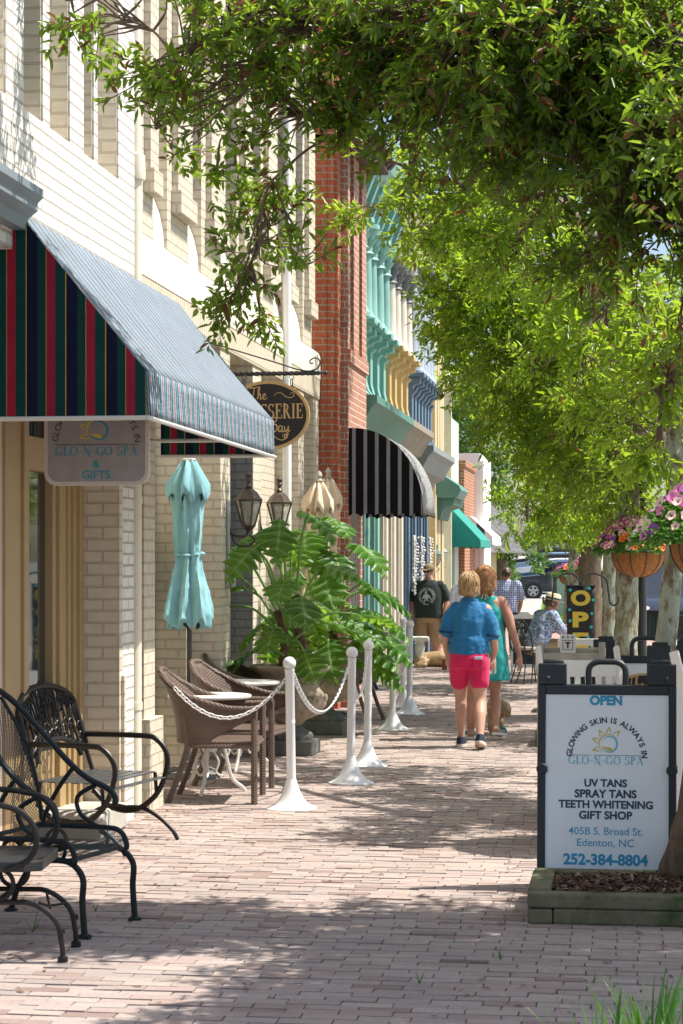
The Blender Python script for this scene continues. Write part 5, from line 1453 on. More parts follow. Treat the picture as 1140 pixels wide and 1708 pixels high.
# ================================================================== wall lanterns
mBrz = M("antique_bronze", (.09, .068, .052), .4, metal=.6, var=.3, vs=14)
mLGlass = M("seeded_lantern_glass", (.62, .62, .55), .08, var=.1, trans=.7)
def wall_lantern(loc, label, metal=mBrz, k=1.0, name="wall_lantern", group="bronze wall lanterns"):
    t = thing(name, label, "lantern", loc, 0, group)
    s = MB(); n = 6
    def hexr(r, z): return [(r * math.cos(i * PI / 3), r * math.sin(i * PI / 3), z) for i in range(6)]
    s.loft([hexr(.05 * k, -.13 * k), hexr(.105 * k, .06 * k)], cap=False); s.build("glass", mLGlass, t, smooth=0)
    s = MB()
    for i in range(6):
        a = i * PI / 3; s.tube([(.052 * k * math.cos(a), .052 * k * math.sin(a), -.135 * k), (.108 * k * math.cos(a), .108 * k * math.sin(a), .062 * k)], .007 * k, 6)
    s.loft([hexr(.11 * k, .06 * k), hexr(.118 * k, .075 * k), hexr(.1 * k, .09 * k), hexr(.075 * k, .13 * k), hexr(.04 * k, .16 * k), hexr(.03 * k, .165 * k)])
    s.lathe([(.018 * k, .16 * k), (.03 * k, .18 * k), (.014 * k, .2 * k), (.028 * k, .235 * k), (.02 * k, .25 * k), (.034 * k, .275 * k), (.004 * k, .3 * k)], n=10)
    s.loft([hexr(.055 * k, -.13 * k), hexr(.06 * k, -.14 * k), hexr(.03 * k, -.17 * k), hexr(.008 * k, -.19 * k)]); s.build("cage", metal, t, smooth=35)
    s = MB(); s.tube(spline([(-.2 * k, 0, -.1 * k), (-.14 * k, 0, -.2 * k), (-.03 * k, 0, -.22 * k), (.0, 0, -.17 * k)], 6), .011 * k, 8)
    s.tube(spline([(-.2 * k, 0, .02 * k), (-.12 * k, 0, -.26 * k), (0, 0, -.3 * k), (.05 * k, 0, -.25 * k), (.01 * k, 0, -.21 * k)], 6), .009 * k, 8)
    s.box(-.215 * k, -.19 * k, -.05 * k, .05 * k, -.16 * k, .16 * k); s.build("bracket", metal, t, smooth=40)
    s = MB()
    for x in (-.02, .02): s.tube([(x * k, 0, -.1 * k), (x * k, 0, 0)], .009 * k, 8)
    s.build("candle", mPost, t)
    return t
wall_lantern((BX + .18, 17.45, 2.13), "bronze wall lantern on the cream pier nearest the teal umbrella", k=1.08)
wall_lantern((BX + .18, 19.05, 2.15), "bronze wall lantern half behind a lobed leaf", k=1.08)
l3 = PT(729, 930, 38); wall_lantern((l3.x, l3.y, l3.z), "small green lantern at the far door, left of its pair", M("green_lantern_metal", (.12, .2, .2), .4), .85, group="green lanterns by the far door")
l4 = PT(739, 926, 40); wall_lantern((l4.x, l4.y, l4.z), "small grey green lantern at the far door, right of its pair", M("grey_lantern_metal", (.3, .34, .33), .4), .85, group="green lanterns by the far door")

# shell garlands on the slate shop front
mShell = M("white_shell", (.66, .64, .6), .6, var=.2, vs=30)
for px_, lab in ((690, "pale shell garland hanging on the slate shop, the lowest one"), (702, "pale shell garland hanging on the slate shop, the middle one"), (716, "pale shell garland hanging on the slate shop, the farthest one")):
    y = yw(px_, FX + .12); s = MB(); r_ = random.Random(px_)
    for st in range(3):
        for i in range(19):
            s.ball((FX + .14 + r_.uniform(-.03, .05), y + (st - 1) * .12 + r_.uniform(-.03, .03), 2.05 - i * .05), .015 + .009 * r_.random(), 6, 4)
    s.tube([(FX + .13, y - .14, 2.08), (FX + .13, y + .14, 2.08)], .012, 6)
    for st in (-1, 0, 1): s.tube([(FX + .14, y + st * .12, 2.08), (FX + .15, y + st * .12, 1.12)], .012, 5)
    tag(s.build("shell_garland", mShell, None, smooth=60), lab, "garland", "shell garlands")
# benches and pots beyond
b0 = GP(638, 1160)
t = thing("park_bench", "black iron park bench mostly hidden behind the big plant and posts", "bench", (b0.x - .5, b0.y + .55, 0), R(-90))
s = MB()
for z in (.43,):
    for y in np.linspace(-.18, .2, 6): s.box(-.62, .62, y - .028, y + .028, z, z + .02)
s.build("seat", mIron, t, smooth=0, bevel=.004)
s = MB()
for i in range(5): s.box(-.62, .62, -.22 - .02 * i, -.2 - .02 * i, .5 + i * .085, .56 + i * .085)
s.build("backrest", mIron, t, smooth=0, bevel=.004)
for k in (-1, 1):
    s = MB(); s.tube(spline([(.6 * k, .3, 0), (.6 * k, .22, .2), (.6 * k, .23, .42), (.6 * k, .26, .6), (.6 * k, .2, .67), (.6 * k, -.1, .66), (.6 * k, -.26, .7)], 5), .022, 8); s.tube(spline([(.6 * k, -.34, 0), (.6 * k, -.2, .22), (.6 * k, -.2, .45), (.6 * k, -.32, .92)], 5), .022, 8); s.tube([(.6 * k, .22, .2), (.6 * k, -.2, .22)], .018, 8); s.build("end_frame", mIron, t)
b1 = GP(690, 1114)
t = thing("stone_bench", "pale carved stone bench behind the far white posts", "bench", (b1.x - .2, b1.y + .2, 0), R(10))
s = MB(); s.prism(rounded(.42, .17, .04), 'z', .42, .48); s.build("slab", M("weathered_pale_stone", (.5, .53, .47), .85, var=.15, bump=.4), t, smooth=0, bevel=.01)
for k in (-1, 1):
    s = MB(); s.lathe([(.11, 0), (.12, .05), (.07, .1), (.06, .18), (.09, .26), (.1, .32), (.07, .38), (.12, .42)], (k * .28, 0, 0), 14, sx=.8); s.build("leg", M("weathered_pale_stone", (.5, .53, .47)), t, smooth=60)
mSilver = MLeaf("silver_leaf", [(.25, .3, .22), (.38, .42, .34), (.2, .27, .16)], .6, .25, (.45, .5, .3))
def tuft_plant(loc, label, n, h, w, mat, pot=None, seed=0, L=.2, Wl=.04):
    t = thing("potted_plant" if pot else "leafy_plant", label, "plant", loc)
    if pot:
        s = MB(); s.lathe([(.1, 0), (.15, .22), (.165, .23), (.165, .27), (.14, .27), (.13, .22)], n=20, cap=False); s.build("pot", pot, t, smooth=40)
    g = np.random.default_rng(seed); z0 = .26 if pot else 0
    a = g.uniform(0, 2 * PI, n); r = np.sqrt(g.uniform(0, 1, n)) * w; z = z0 + g.uniform(0, 1, n) * h * (1 - (r / w) ** 2 * .5)
    pos = np.stack([r * np.cos(a), r * np.sin(a), z], 1); d = np.stack([np.cos(a), np.sin(a), g.uniform(-.4, 1, n)], 1); u = np.tile([0, 0, 1.0], (n, 1)) + g.normal(0, .3, (n, 3))
    leaf_mesh("foliage", pos, d, u, g.uniform(.6, 1, n) * L, Wl, mat, t)
    return t
pq = GP(748, 1100); tuft_plant((pq.x, pq.y + 1.2, 0), "silvery trailing plant in a pot beside the standing man", 260, .45, .3, mSilver, M("slate_pot", (.2, .2, .21), .6), 3)
pq = GP(706, 1098); tuft_plant((pq.x - .1, pq.y + 2.4, 0), "grey leaved plant in a dark pot behind the standing man", 160, .35, .25, mSilver, M("slate_pot", (.2, .2, .21)), 8)

# ================================================================== hanging baskets and lamp post
mCoco = M("coconut_fibre", (.36, .15, .05), .95, var=.35, vs=40, bump=.9, bs=120)
mPetL = MLeaf("petunia_leaf", [(.04, .15, .03), (.06, .2, .04), (.09, .25, .04)], .5, .4, (.3, .5, .06))
mFl = [M("pink_petal", (.7, .2, .45), .6, var=.12), M("magenta_petal", (.5, .03, .3), .6, var=.12), M("blush_petal", (.78, .52, .5), .6, var=.1), M("orange_petal", (.7, .14, .02), .6, var=.12), M("violet_petal", (.28, .06, .4), .6, var=.1), M("petal_throat", (.12, .03, .05), .6)]
def petunia(mb, c, nrm, r, mi, rot):
    n = Vector(nrm).normalized(); u = n.orthogonal().normalized(); w = n.cross(u); c = Vector(c); rg = []
    for k, (rr, h) in enumerate(((.16, -.25), (.55, -.02), (1, .04))):
        rg.append([c + (u * math.cos(a) + w * math.sin(a)) * (r * rr * (1 + (.12 * math.cos(5 * a + rot) if k == 2 else 0))) + n * (r * (h + (.07 * math.cos(5 * a + rot) if k == 2 else 0))) for a in np.linspace(0, 2 * PI, 16)[:-1]])
    o = len(mb.v); mb.loft(rg, cap=False, mi=mi); mb.add([c - n * r * .25 + (u * math.cos(a) + w * math.sin(a)) * r * .2 + n * r * .12 for a in np.linspace(0, 2 * PI, 9)[:-1]], [tuple(range(8))], 5)
def basket(loc, label, r, spread, nl, flowers, seed, zrim=0):
    t = thing("hanging_basket", label, "flower basket", loc)
    g = np.random.default_rng(seed); r_ = random.Random(seed)
    s = MB(); prof = [(r * math.sin(a) ** .8, -r * .95 * math.cos(a)) for a in np.linspace(.05, PI / 2, 10)]
    s.lathe(prof + [(r * .92, -.005), (r * .5, -.03), (.001, -.03)], n=36, cap=False); s.build("liner", mCoco, t, smooth=60)
    s = MB()
    for i in range(10):
        a = i * PI / 5; s.tube([((p[0] + .005) * math.cos(a), (p[0] + .005) * math.sin(a), p[1]) for p in prof], .0042, 5)
    s.tube([(r * 1.02 * math.cos(a), r * 1.02 * math.sin(a), 0) for a in np.linspace(0, 2 * PI, 37)[:-1]], .006, 6, closed=True)
    s.build("wire_frame", mIron, t)
    s = MB(); top = .75
    for i in range(3):
        a = i * 2 * PI / 3; s.tube([(r * math.cos(a), r * math.sin(a), 0), (0, 0, top)], .003, 5)
    s.tube([(0, 0, top), (0, 0, top + .06)], .004, 5); s.build("hanger", mIron, t)
    a = g.uniform(0, 2 * PI, nl); q = np.sqrt(g.uniform(0, 1, nl)); rr = q * spread * r; z = .02 + (1 - q ** 2.2) * spread * r * .62 * g.uniform(.3, 1, nl) - np.maximum(0, q - .7) * .5 * r * g.uniform(0, 1.4, nl)
    pos = np.stack([rr * np.cos(a), rr * np.sin(a), z], 1); d = np.stack([np.cos(a), np.sin(a), g.uniform(-.5, .8, nl)], 1) + g.normal(0, .4, (nl, 3)); u = np.tile([0, 0, 1.0], (nl, 1)) + g.normal(0, .4, (nl, 3))
    leaf_mesh("foliage", pos, d, u, g.uniform(.035, .06, nl) * 1.15, g.uniform(.02, .034, nl), mPetL, t)
    s = MB()
    for i in range(flowers):
        a = r_.uniform(0, 2 * PI); q = r_.uniform(.15, 1.02); rr = q * spread * r * 1.02; z = .03 + (1 - q ** 2.2) * spread * r * .68 - max(0, q - .75) * .5 * r * r_.random()
        c = (rr * math.cos(a), rr * math.sin(a), z + .015); nn = Vector((math.cos(a) * q, math.sin(a) * q - .35, .55 + r_.uniform(-.3, .3)))
        lx = math.cos(a)
        mi = 3 if (z < .2 and lx > -.45 and r_.random() < .62) else r_.choice([0, 0, 1, 2, 2, 4]) if lx < .5 else r_.choice([0, 1, 1, 2, 3])
        petunia(s, c, nn, r_.uniform(.026, .04), mi, r_.random() * 6)
    s.build("blossom", mFl, t, smooth=50)
    return t
lp = PT(1071, 935, 22.2)
k1 = PT(1065, 921, 21.6); basket(k1, "hanging basket of pink and orange petunias in front of the black lamp post", .28, 1.7, 3000, 330, 5)
k2 = PT(1190, 903, 12.0); basket(k2, "large hanging basket of magenta and blush petunias at the right edge", .25, 1.85, 2800, 210, 9)
k3 = PT(975, 951, 33); basket(k3, "small hanging basket with dark purple petunias before a far trunk", .15, 1.7, 500, 40, 12)
k4 = PT(947, 962, 36); basket(k4, "small hanging basket spilling bright pink petunias left of the OPEN banner", .14, 1.9, 420, 110, 14)
def lamp_post(loc, label, arms):
    t = thing("lamp_post", label, "lamp post", loc, 0, None, absolute=True)
    L = Vector(loc); s = MB(); s.lathe([(.1, 0), (.1, .12), (.06, .2), (.052, .3), (.052, 3.3)], L, 12); s.build("post", mIron, t, smooth=40)
    s = MB(); s.lathe([(.09, 3.3), (.13, 3.6), (.15, 3.62), (.05, 3.8), (.01, 3.9)], L, 8); s.build("lamp_head", M("frosted_lamp_glass", (.7, .7, .66), .3), t, smooth=30)
    s = MB()
    for p in arms:
        e = Vector((p.x, p.y, p.z + .82)); s.tube(spline([L + Vector((0, 0, 2.75)), L.lerp(e, .5) + Vector((0, 0, 1.42 if False else e.z * .0)) + Vector((0, 0, (2.85 - L.lerp(e, .5).z))), e + Vector((0, 0, .05)), e], 6), .012, 6)
    s.build("arm", mIron, t)
    return t
lamp_post((lp.x, lp.y, 0), "black lamp post behind the coconut fibre flower basket", [k1])
pr_ = PT(1275, 935, 12.1); lamp_post((pr_.x, pr_.y, 0), "black lamp post carrying the large basket beyond the right edge", [k2])
pr_ = PT(985, 935, 34.5); lamp_post((pr_.x, pr_.y, 0), "thin black post holding the two far flower baskets", [k3, k4])

# ================================================================== timber planters, mulch, grass
mTimber = M("mossy_timber", (.19, .165, .105), .9, var=.3, vs=5, bump=.5, bs=40, dirt=((.05, .065, .022), 2.6, .42))
mMulch = MLeaf("bark_mulch", [(.06, .03, .02), (.12, .065, .045), (.2, .12, .085), (.3, .21, .16), (.09, .05, .035)], .9, .0, (.1, .05, .03), .1)
mEarth = M("dark_earth", (.05, .035, .025), 1, var=.4, vs=12, bump=.8, bs=60)
def planter(name, label, x0, x1, y0, y1, h=.14, chips=1500, seed=0):
    t = thing(name, label, "planter", ((x0 + x1) / 2, (y0 + y1) / 2, 0), absolute=True)
    w = .105
    s = MB(); s.box(x0, x1, y0, y0 + w, h / 2 + .002, h - .004); s.box(x0 + .12, x1, y0 + .003, y0 + w, 0, h / 2); s.build("front_timber", mTimber, t, smooth=0, bevel=.01)
    s = MB(); s.box(x0 - .004, x0 + w, y0 + w + .002, y1 - w - .002, h / 2, h + .004); s.box(x0, x0 + .115, y0 + .004, y1 - .003, 0, h / 2 - .003); s.build("side_timber", mTimber, t, smooth=0, bevel=.01)
    s = MB(); s.box(x0, x1, y1 - w, y1, h / 2, h); s.box(x0 + .1, x1, y1 - w + .004, y1, 0, h / 2 - .003); s.build("back_timber", mTimber, t, smooth=0, bevel=.01)
    s = MB(); s.box(x1 - w, x1 + .003, y0 + w + .002, y1 - w - .002, 0, h - .01); s.build("side_timber", mTimber, t, smooth=0, bevel=.01)
    s = MB(); r_ = random.Random(seed)
    rows = [[(x0 + w + (x1 - x0 - 2 * w) * i / 16, y0 + w + (y1 - y0 - 2 * w) * j / 12, h - .045 + .035 * math.sin(i / 16 * PI) * math.sin(j / 12 * PI) + r_.uniform(-.008, .008)) for i in range(17)] for j in range(13)]
    s.sheet(rows); s.build("soil", mEarth, t, smooth=60)
    if chips:
        g = np.random.default_rng(seed); n = chips; X = g.uniform(x0 + w, x1 - w, n); Y = g.uniform(y0 + w, y1 - w, n)
        Z = h - .04 + .035 * np.sin((X - x0) / (x1 - x0) * PI) * np.sin((Y - y0) / (y1 - y0) * PI) + g.uniform(0, .016, n)
        a = g.uniform(0, 2 * PI, n); d = np.stack([np.cos(a), np.sin(a), g.normal(0, .3, n)], 1); u = np.tile([0, 0, 1.0], (n, 1)) + g.normal(0, .45, (n, 3))
        leaf_mesh("mulch", np.stack([X, Y, Z], 1), d, u, g.uniform(.015, .07, n), g.uniform(.006, .018, n), mMulch, t, fold=.3, curl=.05)
    return t
pl = GP(880, 1541)
planter("timber_planter", "low mossy timber planter of bark mulch round the nearest trunk", pl.x, pl.x + 1.2, pl.y, pl.y + .78, .145, 4200, 1)
q2 = GP(893, 1246); planter("timber_planter", "low timber planter behind the spa sign, only its left corner showing", q2.x, q2.x + 1.4, q2.y, q2.y + .8, .14, 300, 2)
q3 = GP(897, 1189); planter("timber_planter", "low timber planter under the curled iron chairs", q3.x, q3.x + 1.4, q3.y, q3.y + .7, .14, 200, 3)
mBlade = MLeaf("grass_blade", [(.02, .085, .015), (.045, .16, .022), (.03, .12, .02)], .4, .3, (.25, .5, .05))
def grass_clump(loc, label, n, h, w, seed):
    t = thing("grass_clump", label, "grass clump", loc, 0, None)
    g = random.Random(seed); s = MB()
    for i in range(n):
        a = g.uniform(0, 2 * PI); r = g.random() * w * .4; b = Vector((r * math.cos(a), r * math.sin(a), 0)); H = h * g.uniform(.55, 1.05); out = g.uniform(.1, .75) * w
        pts = [b + Vector((math.cos(a) * out * k ** 1.8, math.sin(a) * out * k ** 1.8, H * (k - .25 * k ** 3 * (out / w)))) for k in (0, .2, .4, .6, .8, 1)]
        sd = Vector((-math.sin(a + .6), math.cos(a + .6), 0)); wd = g.uniform(.008, .015)
        L = [[p - sd * wd * (1 - (k / 5) ** 2.2) for k, p in enumerate(pts)], [p + Vector((0, 0, .003)) for p in pts], [p + sd * wd * (1 - (k / 5) ** 2.2) for k, p in enumerate(pts)]]
        s.sheet(L)
    s.build("blades", mBlade, t, smooth=60); return t
for px_, d_, h_, n_, lab in ((1085, 6.2, .46, 60, "tall green grass clump at the lower right corner of the paving"), (1000, 5.9, .45, 40, "shorter green grass clump left of the corner clump"), (1150, 6.0, .44, 50, "green grass clump cut off by the right edge"), (920, 5.8, .4, 18, "sparse green grass tuft, leftmost at the bottom edge")):
    p = PT(px_, 935, d_); grass_clump((p.x, p.y, 0), lab, n_, h_, .24, int(px_))
# weeds in the joints
g = random.Random(8)
for i, (px_, py_) in enumerate(((55, 1556), (160, 1520), (835, 1600), (990, 1640), (700, 1640), (420, 1290))):
    p = GP(px_, py_); s = MB()
    for k in range(5):
        a = g.uniform(0, 6.28); h = g.uniform(.03, .09) * (1.6 if i == 0 else .6); e = p + Vector((math.cos(a) * h * .6, math.sin(a) * h * .6, h)); sd = Vector((-math.sin(a), math.cos(a), 0)) * .004
        s.add([p - sd, p + sd, e], [(0, 1, 2)])
    tag(s.build("weed", mBlade, None, smooth=0), ["small weed sprig growing in the paving under the patio chair", "tiny weed in a brick joint near the mesh chair's foot", "tiny weed sprout in the paving left of the planter's front corner", "tiny weed sprout in front of the mossy planter timber", "tiny weed sprout in the middle of the dappled paving", "small weed at the foot of the second cafe table"][i], "weed", "weeds in the brick joints")
# ================================================================== TREES
def mbark(name, base, lich, amt):
    m, t, b = nt(name)
    co = _n(t, "ShaderNodeTexCoord").outputs["Object"]
    mp = _n(t, "ShaderNodeMapping"); t.links.new(co, mp.inputs[0]); mp.inputs["Scale"].default_value = (1, 1, .45)
    f = noise(t, mp.outputs[0], 16, 8, .7)
    cc = ramp(t, f, [(.3, tuple(x * .5 for x in base)), (.7, tuple(x * 1.3 for x in base))])
    f2 = noise(t, mp.outputs[0], 9, 9, .75)
    cc = mixc(t, ramp(t, f2, [(amt, (0, 0, 0)), (amt + .07, (1, 1, 1))]), cc, lich)
    f3 = noise(t, co, 5, 6, .7)
    cc = mixc(t, ramp(t, f3, [(.56, (0, 0, 0)), (.66, (.8,) * 3)]), cc, (.20, .2, .05))
    t.links.new(cc, b.inputs["Base Color"]); b.inputs["Roughness"].default_value = .95; b.inputs["Specular IOR Level"].default_value = .15
    bumpn(t, b, f, .9, .02)
    return m
mBarkL = mbark("lichened_bark", (.20, .15, .10), (.34, .37, .29), .46)
mBarkD = mbark("grey_brown_bark", (.17, .125, .09), (.26, .25, .2), .6)
mTwig = M("twig_bark", (.14, .10, .075), .9, var=.3, vs=20)
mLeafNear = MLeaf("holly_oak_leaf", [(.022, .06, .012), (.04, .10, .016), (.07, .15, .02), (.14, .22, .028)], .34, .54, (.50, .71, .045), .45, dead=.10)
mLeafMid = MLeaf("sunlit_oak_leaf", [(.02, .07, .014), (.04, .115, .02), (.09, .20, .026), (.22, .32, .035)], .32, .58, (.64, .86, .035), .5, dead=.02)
mLeafFar = MLeaf("far_leaf", [(.03, .09, .02), (.06, .15, .03), (.09, .2, .04)], .5, .4, (.35, .55, .08), .3)
def tree(name, label, trunk, blobs, leafL, leafW, mleaf, mbk, seed, group=None, twigs=True, limb_r=.05, forks=None, vert=1.0):
    """trunk: [(point, radius)]; blobs: [(centre, radius, depth factor, leaves)] -> trunk with limbs, and a crown of leaf whorls on twigs"""
    g = np.random.default_rng(seed); r_ = random.Random(seed)
    base = trunk[0][0]
    t = thing(name, label, "tree", (base.x, base.y, 0), 0, group, absolute=True)
    P = spline([p for p, _ in trunk], 7); rr = np.interp(np.linspace(0, len(trunk) - 1, len(P)), range(len(trunk)), [r for _, r in trunk])
    s = MB(); n = 20; rings = []
    for i, p in enumerate(P):
        d = (P[min(i + 1, len(P) - 1)] - P[max(i - 1, 0)]).normalized(); u = Vector((0, 1, 0)).cross(d).normalized(); w = d.cross(u)
        rings.append([p + (u * math.cos(a) + w * math.sin(a)) * rr[i] * (1 + .05 * math.sin(3 * a + i * .7) + .035 * math.sin(7 * a - i * .9 + seed) + (.35 * max(0, math.sin(2.5 * a + seed)) * max(0, 1 - i / 5) if i < 5 else 0)) for a in np.linspace(0, 2 * PI, n + 1)[:-1]])
    s.loft(rings); s.build("trunk", mbk, t, smooth=180)
    tops = P[int(len(P) * .55):]
    limbs = MB(); pos, dr, upv = [], [], []
    nodes = [(q, min(limb_r, rr[-1]), 0.0) for q in tops]
    for (c, rad, dep, nl) in sorted(blobs, key=lambda b_: min((q - Vector(b_[0])).length for q in tops)):
        c = Vector(c)
        a, ra, la = min(nodes, key=lambda q: (q[0] - c).length + .35 * q[2])
        nodes.append((c, max(.008, ra * .8), la + (a - c).length))
        far = (a - c).length
        mid = a.lerp(c, .5) + Vector((0, 0, .12 * far)) + Vector((r_.uniform(-.1, .1) * far, r_.uniform(-.1, .1) * far, 0)) * .6
        limb = spline([a, mid, c], 8); m_ = len(limb); R0 = ra
        limbs.tube(limb, [R0 * (1 - .22 * i / m_) for i in range(m_)], 6)
        per = 13; nt_ = max(3, int(nl / per))
        subs = []
        for k in range(max(3, nt_ // 9)):
            v = Vector(g.normal(0, 1, 3)); v.normalize(); subs.append(v * r_.random() ** .4)
        cam_d = Vector((c.x, c.y, 0)).normalized()
        for k in range(nt_):
            v = subs[r_.randrange(len(subs))] * .95 + Vector(g.normal(0, .15, 3)); q = 1.0
            lat = Vector((v.x * rad, v.y * rad, v.z * rad * vert)) * q
            lat += cam_d * (lat.dot(cam_d) * (dep - 1))
            e = c + lat
            if e.z < 2.0 and name != "far_tree" and name != "shrub": e.z = 2.0 + r_.random() * .4
            d = (lat.normalized() * .8 + Vector((r_.uniform(-.5, .5), r_.uniform(-.5, .5), r_.uniform(-.35, .55)))).normalized()
            tl = leafL * r_.uniform(2.2, 4.5)
            if twigs and r_.random() < twigs:
                st = limb[r_.randrange(m_ // 2, m_)]; md = st.lerp(e, .55) + Vector((r_.uniform(-.12, .12), r_.uniform(-.12, .12), r_.uniform(-.02, .18))) * rad
                limbs.tube(spline([st, md, e, e + d * tl], 3), [.0075 if i < 3 else .0048 if i < 7 else .003 for i in range(10)], 4, cap=False)
            for j in range(per):
                f = (j / (per - 1)) ** .6; rad_v = Vector(g.normal(0, 1, 3)); rad_v -= d * rad_v.dot(d); rad_v.normalize()
                pos.append(e + d * tl * f + rad_v * leafL * .06); ld = d * r_.uniform(.25, .9) + rad_v * .9 + Vector((0, 0, r_.uniform(-.35, .25)))
                dr.append(ld); upv.append(Vector((0, 0, 1)) + Vector(g.normal(0, .45, 3)))
    limbs.build("limb", mTwig if twigs else mbk, t, smooth=70)
    n = len(pos)
    leaf_mesh("crown", np.array(pos), np.array(dr), np.array(upv), np.clip(g.normal(.95, .28, n), .4, 1.6) * leafL, g.uniform(.65, 1.25, n) * leafW, mleaf, t)
    return t
def B(px, py, d, rpx, dens, dep=1.3):
    r = rpx / 3400 * d
    return (PT(px, py, d), r, dep, max(26, int(dens * (1.35 if d < 11 else 1.0) * rpx * rpx)))
# nearest tree, its crown hanging over the top of the picture
near = [B(200, 30, 10.6, 95, .035), B(110, 0, 10.8, 60, .04), B(300, 110, 10.5, 100, .05), B(385, 40, 10.4, 110, .07), B(400, 165, 10.4, 85, .055), B(260, 215, 10.8, 75, .04), B(350, 285, 10.6, 60, .05),
        B(480, 60, 10.2, 110, .09), B(500, 190, 10.2, 70, .07), B(435, 405, 10.3, 65, .075), B(415, 475, 10.3, 48, .085), B(490, 440, 10.4, 40, .06), B(455, 300, 10.3, 45, .05),
        B(570, 40, 10, 100, .07), B(575, 225, 10.3, 60, .09), B(660, 40, 9.8, 110, .09), B(690, 180, 10, 85, .09), B(770, 40, 9.6, 140, .13), B(800, 190, 9.8, 100, .12), B(900, 60, 9.4, 150, .13), B(900, 230, 9.7, 110, .12),
        B(1030, 70, 9.3, 150, .12), B(1020, 260, 9.5, 120, .11), B(1120, 200, 9.3, 130, .11), B(1100, 380, 9.6, 85, .13), B(1010, 420, 9.8, 62, .11), B(1140, 500, 9.8, 55, .1),
        
        B(1330, 330, 8.9, 170, .09), B(1400, 160, 7.5, 230, .07), B(1650, 160, 7.6, 230, .07), B(1900, 170, 7.5, 230, .07), B(1420, 280, 8.2, 220, .09), B(1500, 300, 9.4, 200, .09), B(1650, 290, 8.8, 230, .09), B(1700, 340, 9.8, 200, .08), B(1880, 270, 8.3, 240, .09), B(1920, 320, 9.4, 230, .09), B(2120, 300, 9.0, 240, .09), B(2150, 260, 8.2, 220, .08)]  # unseen leaf clumps right of view, added to shade the near paving
bt = GP(1168, 1500)
trk = [(Vector((bt.x, bt.y, .05)), .215), (PT(1172, 1420, 9.86), .165), (PT(1192, 1290, 9.86), .15), (PT(1225, 950, 9.7), .145), (PT(1215, 600, 9.6), .13), (PT(1150, 250, 9.5), .11), (PT(1060, -50, 9.4), .09), (PT(1000, -350, 9.2), .06)]
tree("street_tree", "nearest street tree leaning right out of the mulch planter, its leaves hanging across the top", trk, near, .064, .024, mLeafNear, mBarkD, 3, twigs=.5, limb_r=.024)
# slim lichened tree just behind the signs
b2 = PT(1108, 935, 13)
mid1 = [B(1250, 510, 13.6, 120, .16), B(1360, 500, 14.2, 140, .16), B(1420, 520, 13.2, 140, .16), B(1560, 510, 13.8, 150, .16), B(1700, 500, 13.4, 150, .16), B(1740, 520, 14.3, 140, .14), B(1100, 730, 12.6, 45, .16), B(1115, 630, 12.5, 70, .15), B(1095, 530, 12.5, 55, .14), B(1085, 560, 15, 85, .22), B(1120, 660, 14.5, 80, .18), B(1010, 520, 16, 90, .22), B(950, 620, 16.5, 80, .2), B(1060, 720, 16, 80, .2), B(700, 300, 17.5, 80, .07), B(650, 350, 17.5, 75, .08), B(720, 380, 18, 65, .1), B(620, 270, 17.2, 45, .06), B(800, 330, 17.5, 90, .18), B(900, 330, 17, 110, .2), B(860, 430, 17.5, 85, .2)]  # leading clumps sit out of view, added to cast a shade band on the walk
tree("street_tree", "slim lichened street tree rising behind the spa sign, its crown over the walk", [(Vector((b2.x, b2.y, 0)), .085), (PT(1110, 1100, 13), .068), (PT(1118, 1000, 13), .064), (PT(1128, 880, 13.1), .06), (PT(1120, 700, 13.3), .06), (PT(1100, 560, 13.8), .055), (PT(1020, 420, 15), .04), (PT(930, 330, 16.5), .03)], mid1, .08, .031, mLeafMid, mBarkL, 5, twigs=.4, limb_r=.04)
b3 = PT(1043, 935, 22)
mid2 = [B(1190, 635, 19.5, 90, .22), B(1270, 620, 18.8, 100, .22), B(1340, 640, 19.8, 100, .22), B(1430, 630, 19.2, 100, .22), B(1230, 200, 24, 110, .1), B(785, 440, 22, 80, .3), B(820, 480, 22, 110, .34), B(920, 470, 21.5, 120, .34), B(1010, 600, 21, 120, .34), B(1090, 620, 21, 90, .3), B(860, 600, 22, 110, .34), B(960, 720, 22, 110, .34), B(1060, 760, 21.5, 90, .3), B(760, 330, 23, 90, .3), B(715, 425, 22.5, 36, .2), B(760, 540, 23, 36, .25), B(945, 715, 23, 75, .3), B(800, 610, 23.5, 56, .3)]  # leading clumps right of view are added for shade on the farther paving
tree("street_tree", "lichened street tree with a broad sunlit crown, right of the black lamp post's basket", [(Vector((b3.x, b3.y, 0)), .16), (PT(1044, 1080, 22), .128), (PT(1046, 1000, 22), .122), (PT(1050, 850, 22), .12), (PT(1035, 720, 22), .1), (PT(960, 560, 22), .07), (PT(860, 450, 22.3), .04)], mid2, .082, .032, mLeafMid, mBarkL, 7, twigs=.22, limb_r=.05)
b4 = PT(1016, 935, 25)
mid3 = [B(915, 712, 27, 65, .36), B(965, 785, 27, 65, .4), B(980, 800, 26, 90, .4), B(810, 630, 28, 34, .3), B(885, 640, 27, 75, .34), B(978, 858, 27, 50, .4), B(1050, 850, 25, 60, .35), B(810, 560, 27, 90, .34), B(880, 870, 29, 50, .45), B(865, 690, 28, 40, .3)]
tree("street_tree", "narrow mossy street tree just left of the lichened one, behind the banner", [(Vector((b4.x, b4.y, 0)), .11), (PT(1016, 1080, 25), .092), (PT(1018, 950, 25), .088), (PT(1020, 850, 25), .085), (PT(1000, 750, 25.3), .07), (PT(900, 680, 26.5), .04)], mid3, .085, .034, mLeafMid, mBarkL, 9, twigs=.15, limb_r=.045)
b5 = PT(986, 935, 30)
mid4 = [B(938, 795, 31, 42, .45), B(935, 850, 31, 50, .5), B(985, 830, 30, 60, .5), B(900, 740, 31, 80, .4), B(1010, 880, 30, 40, .5)]
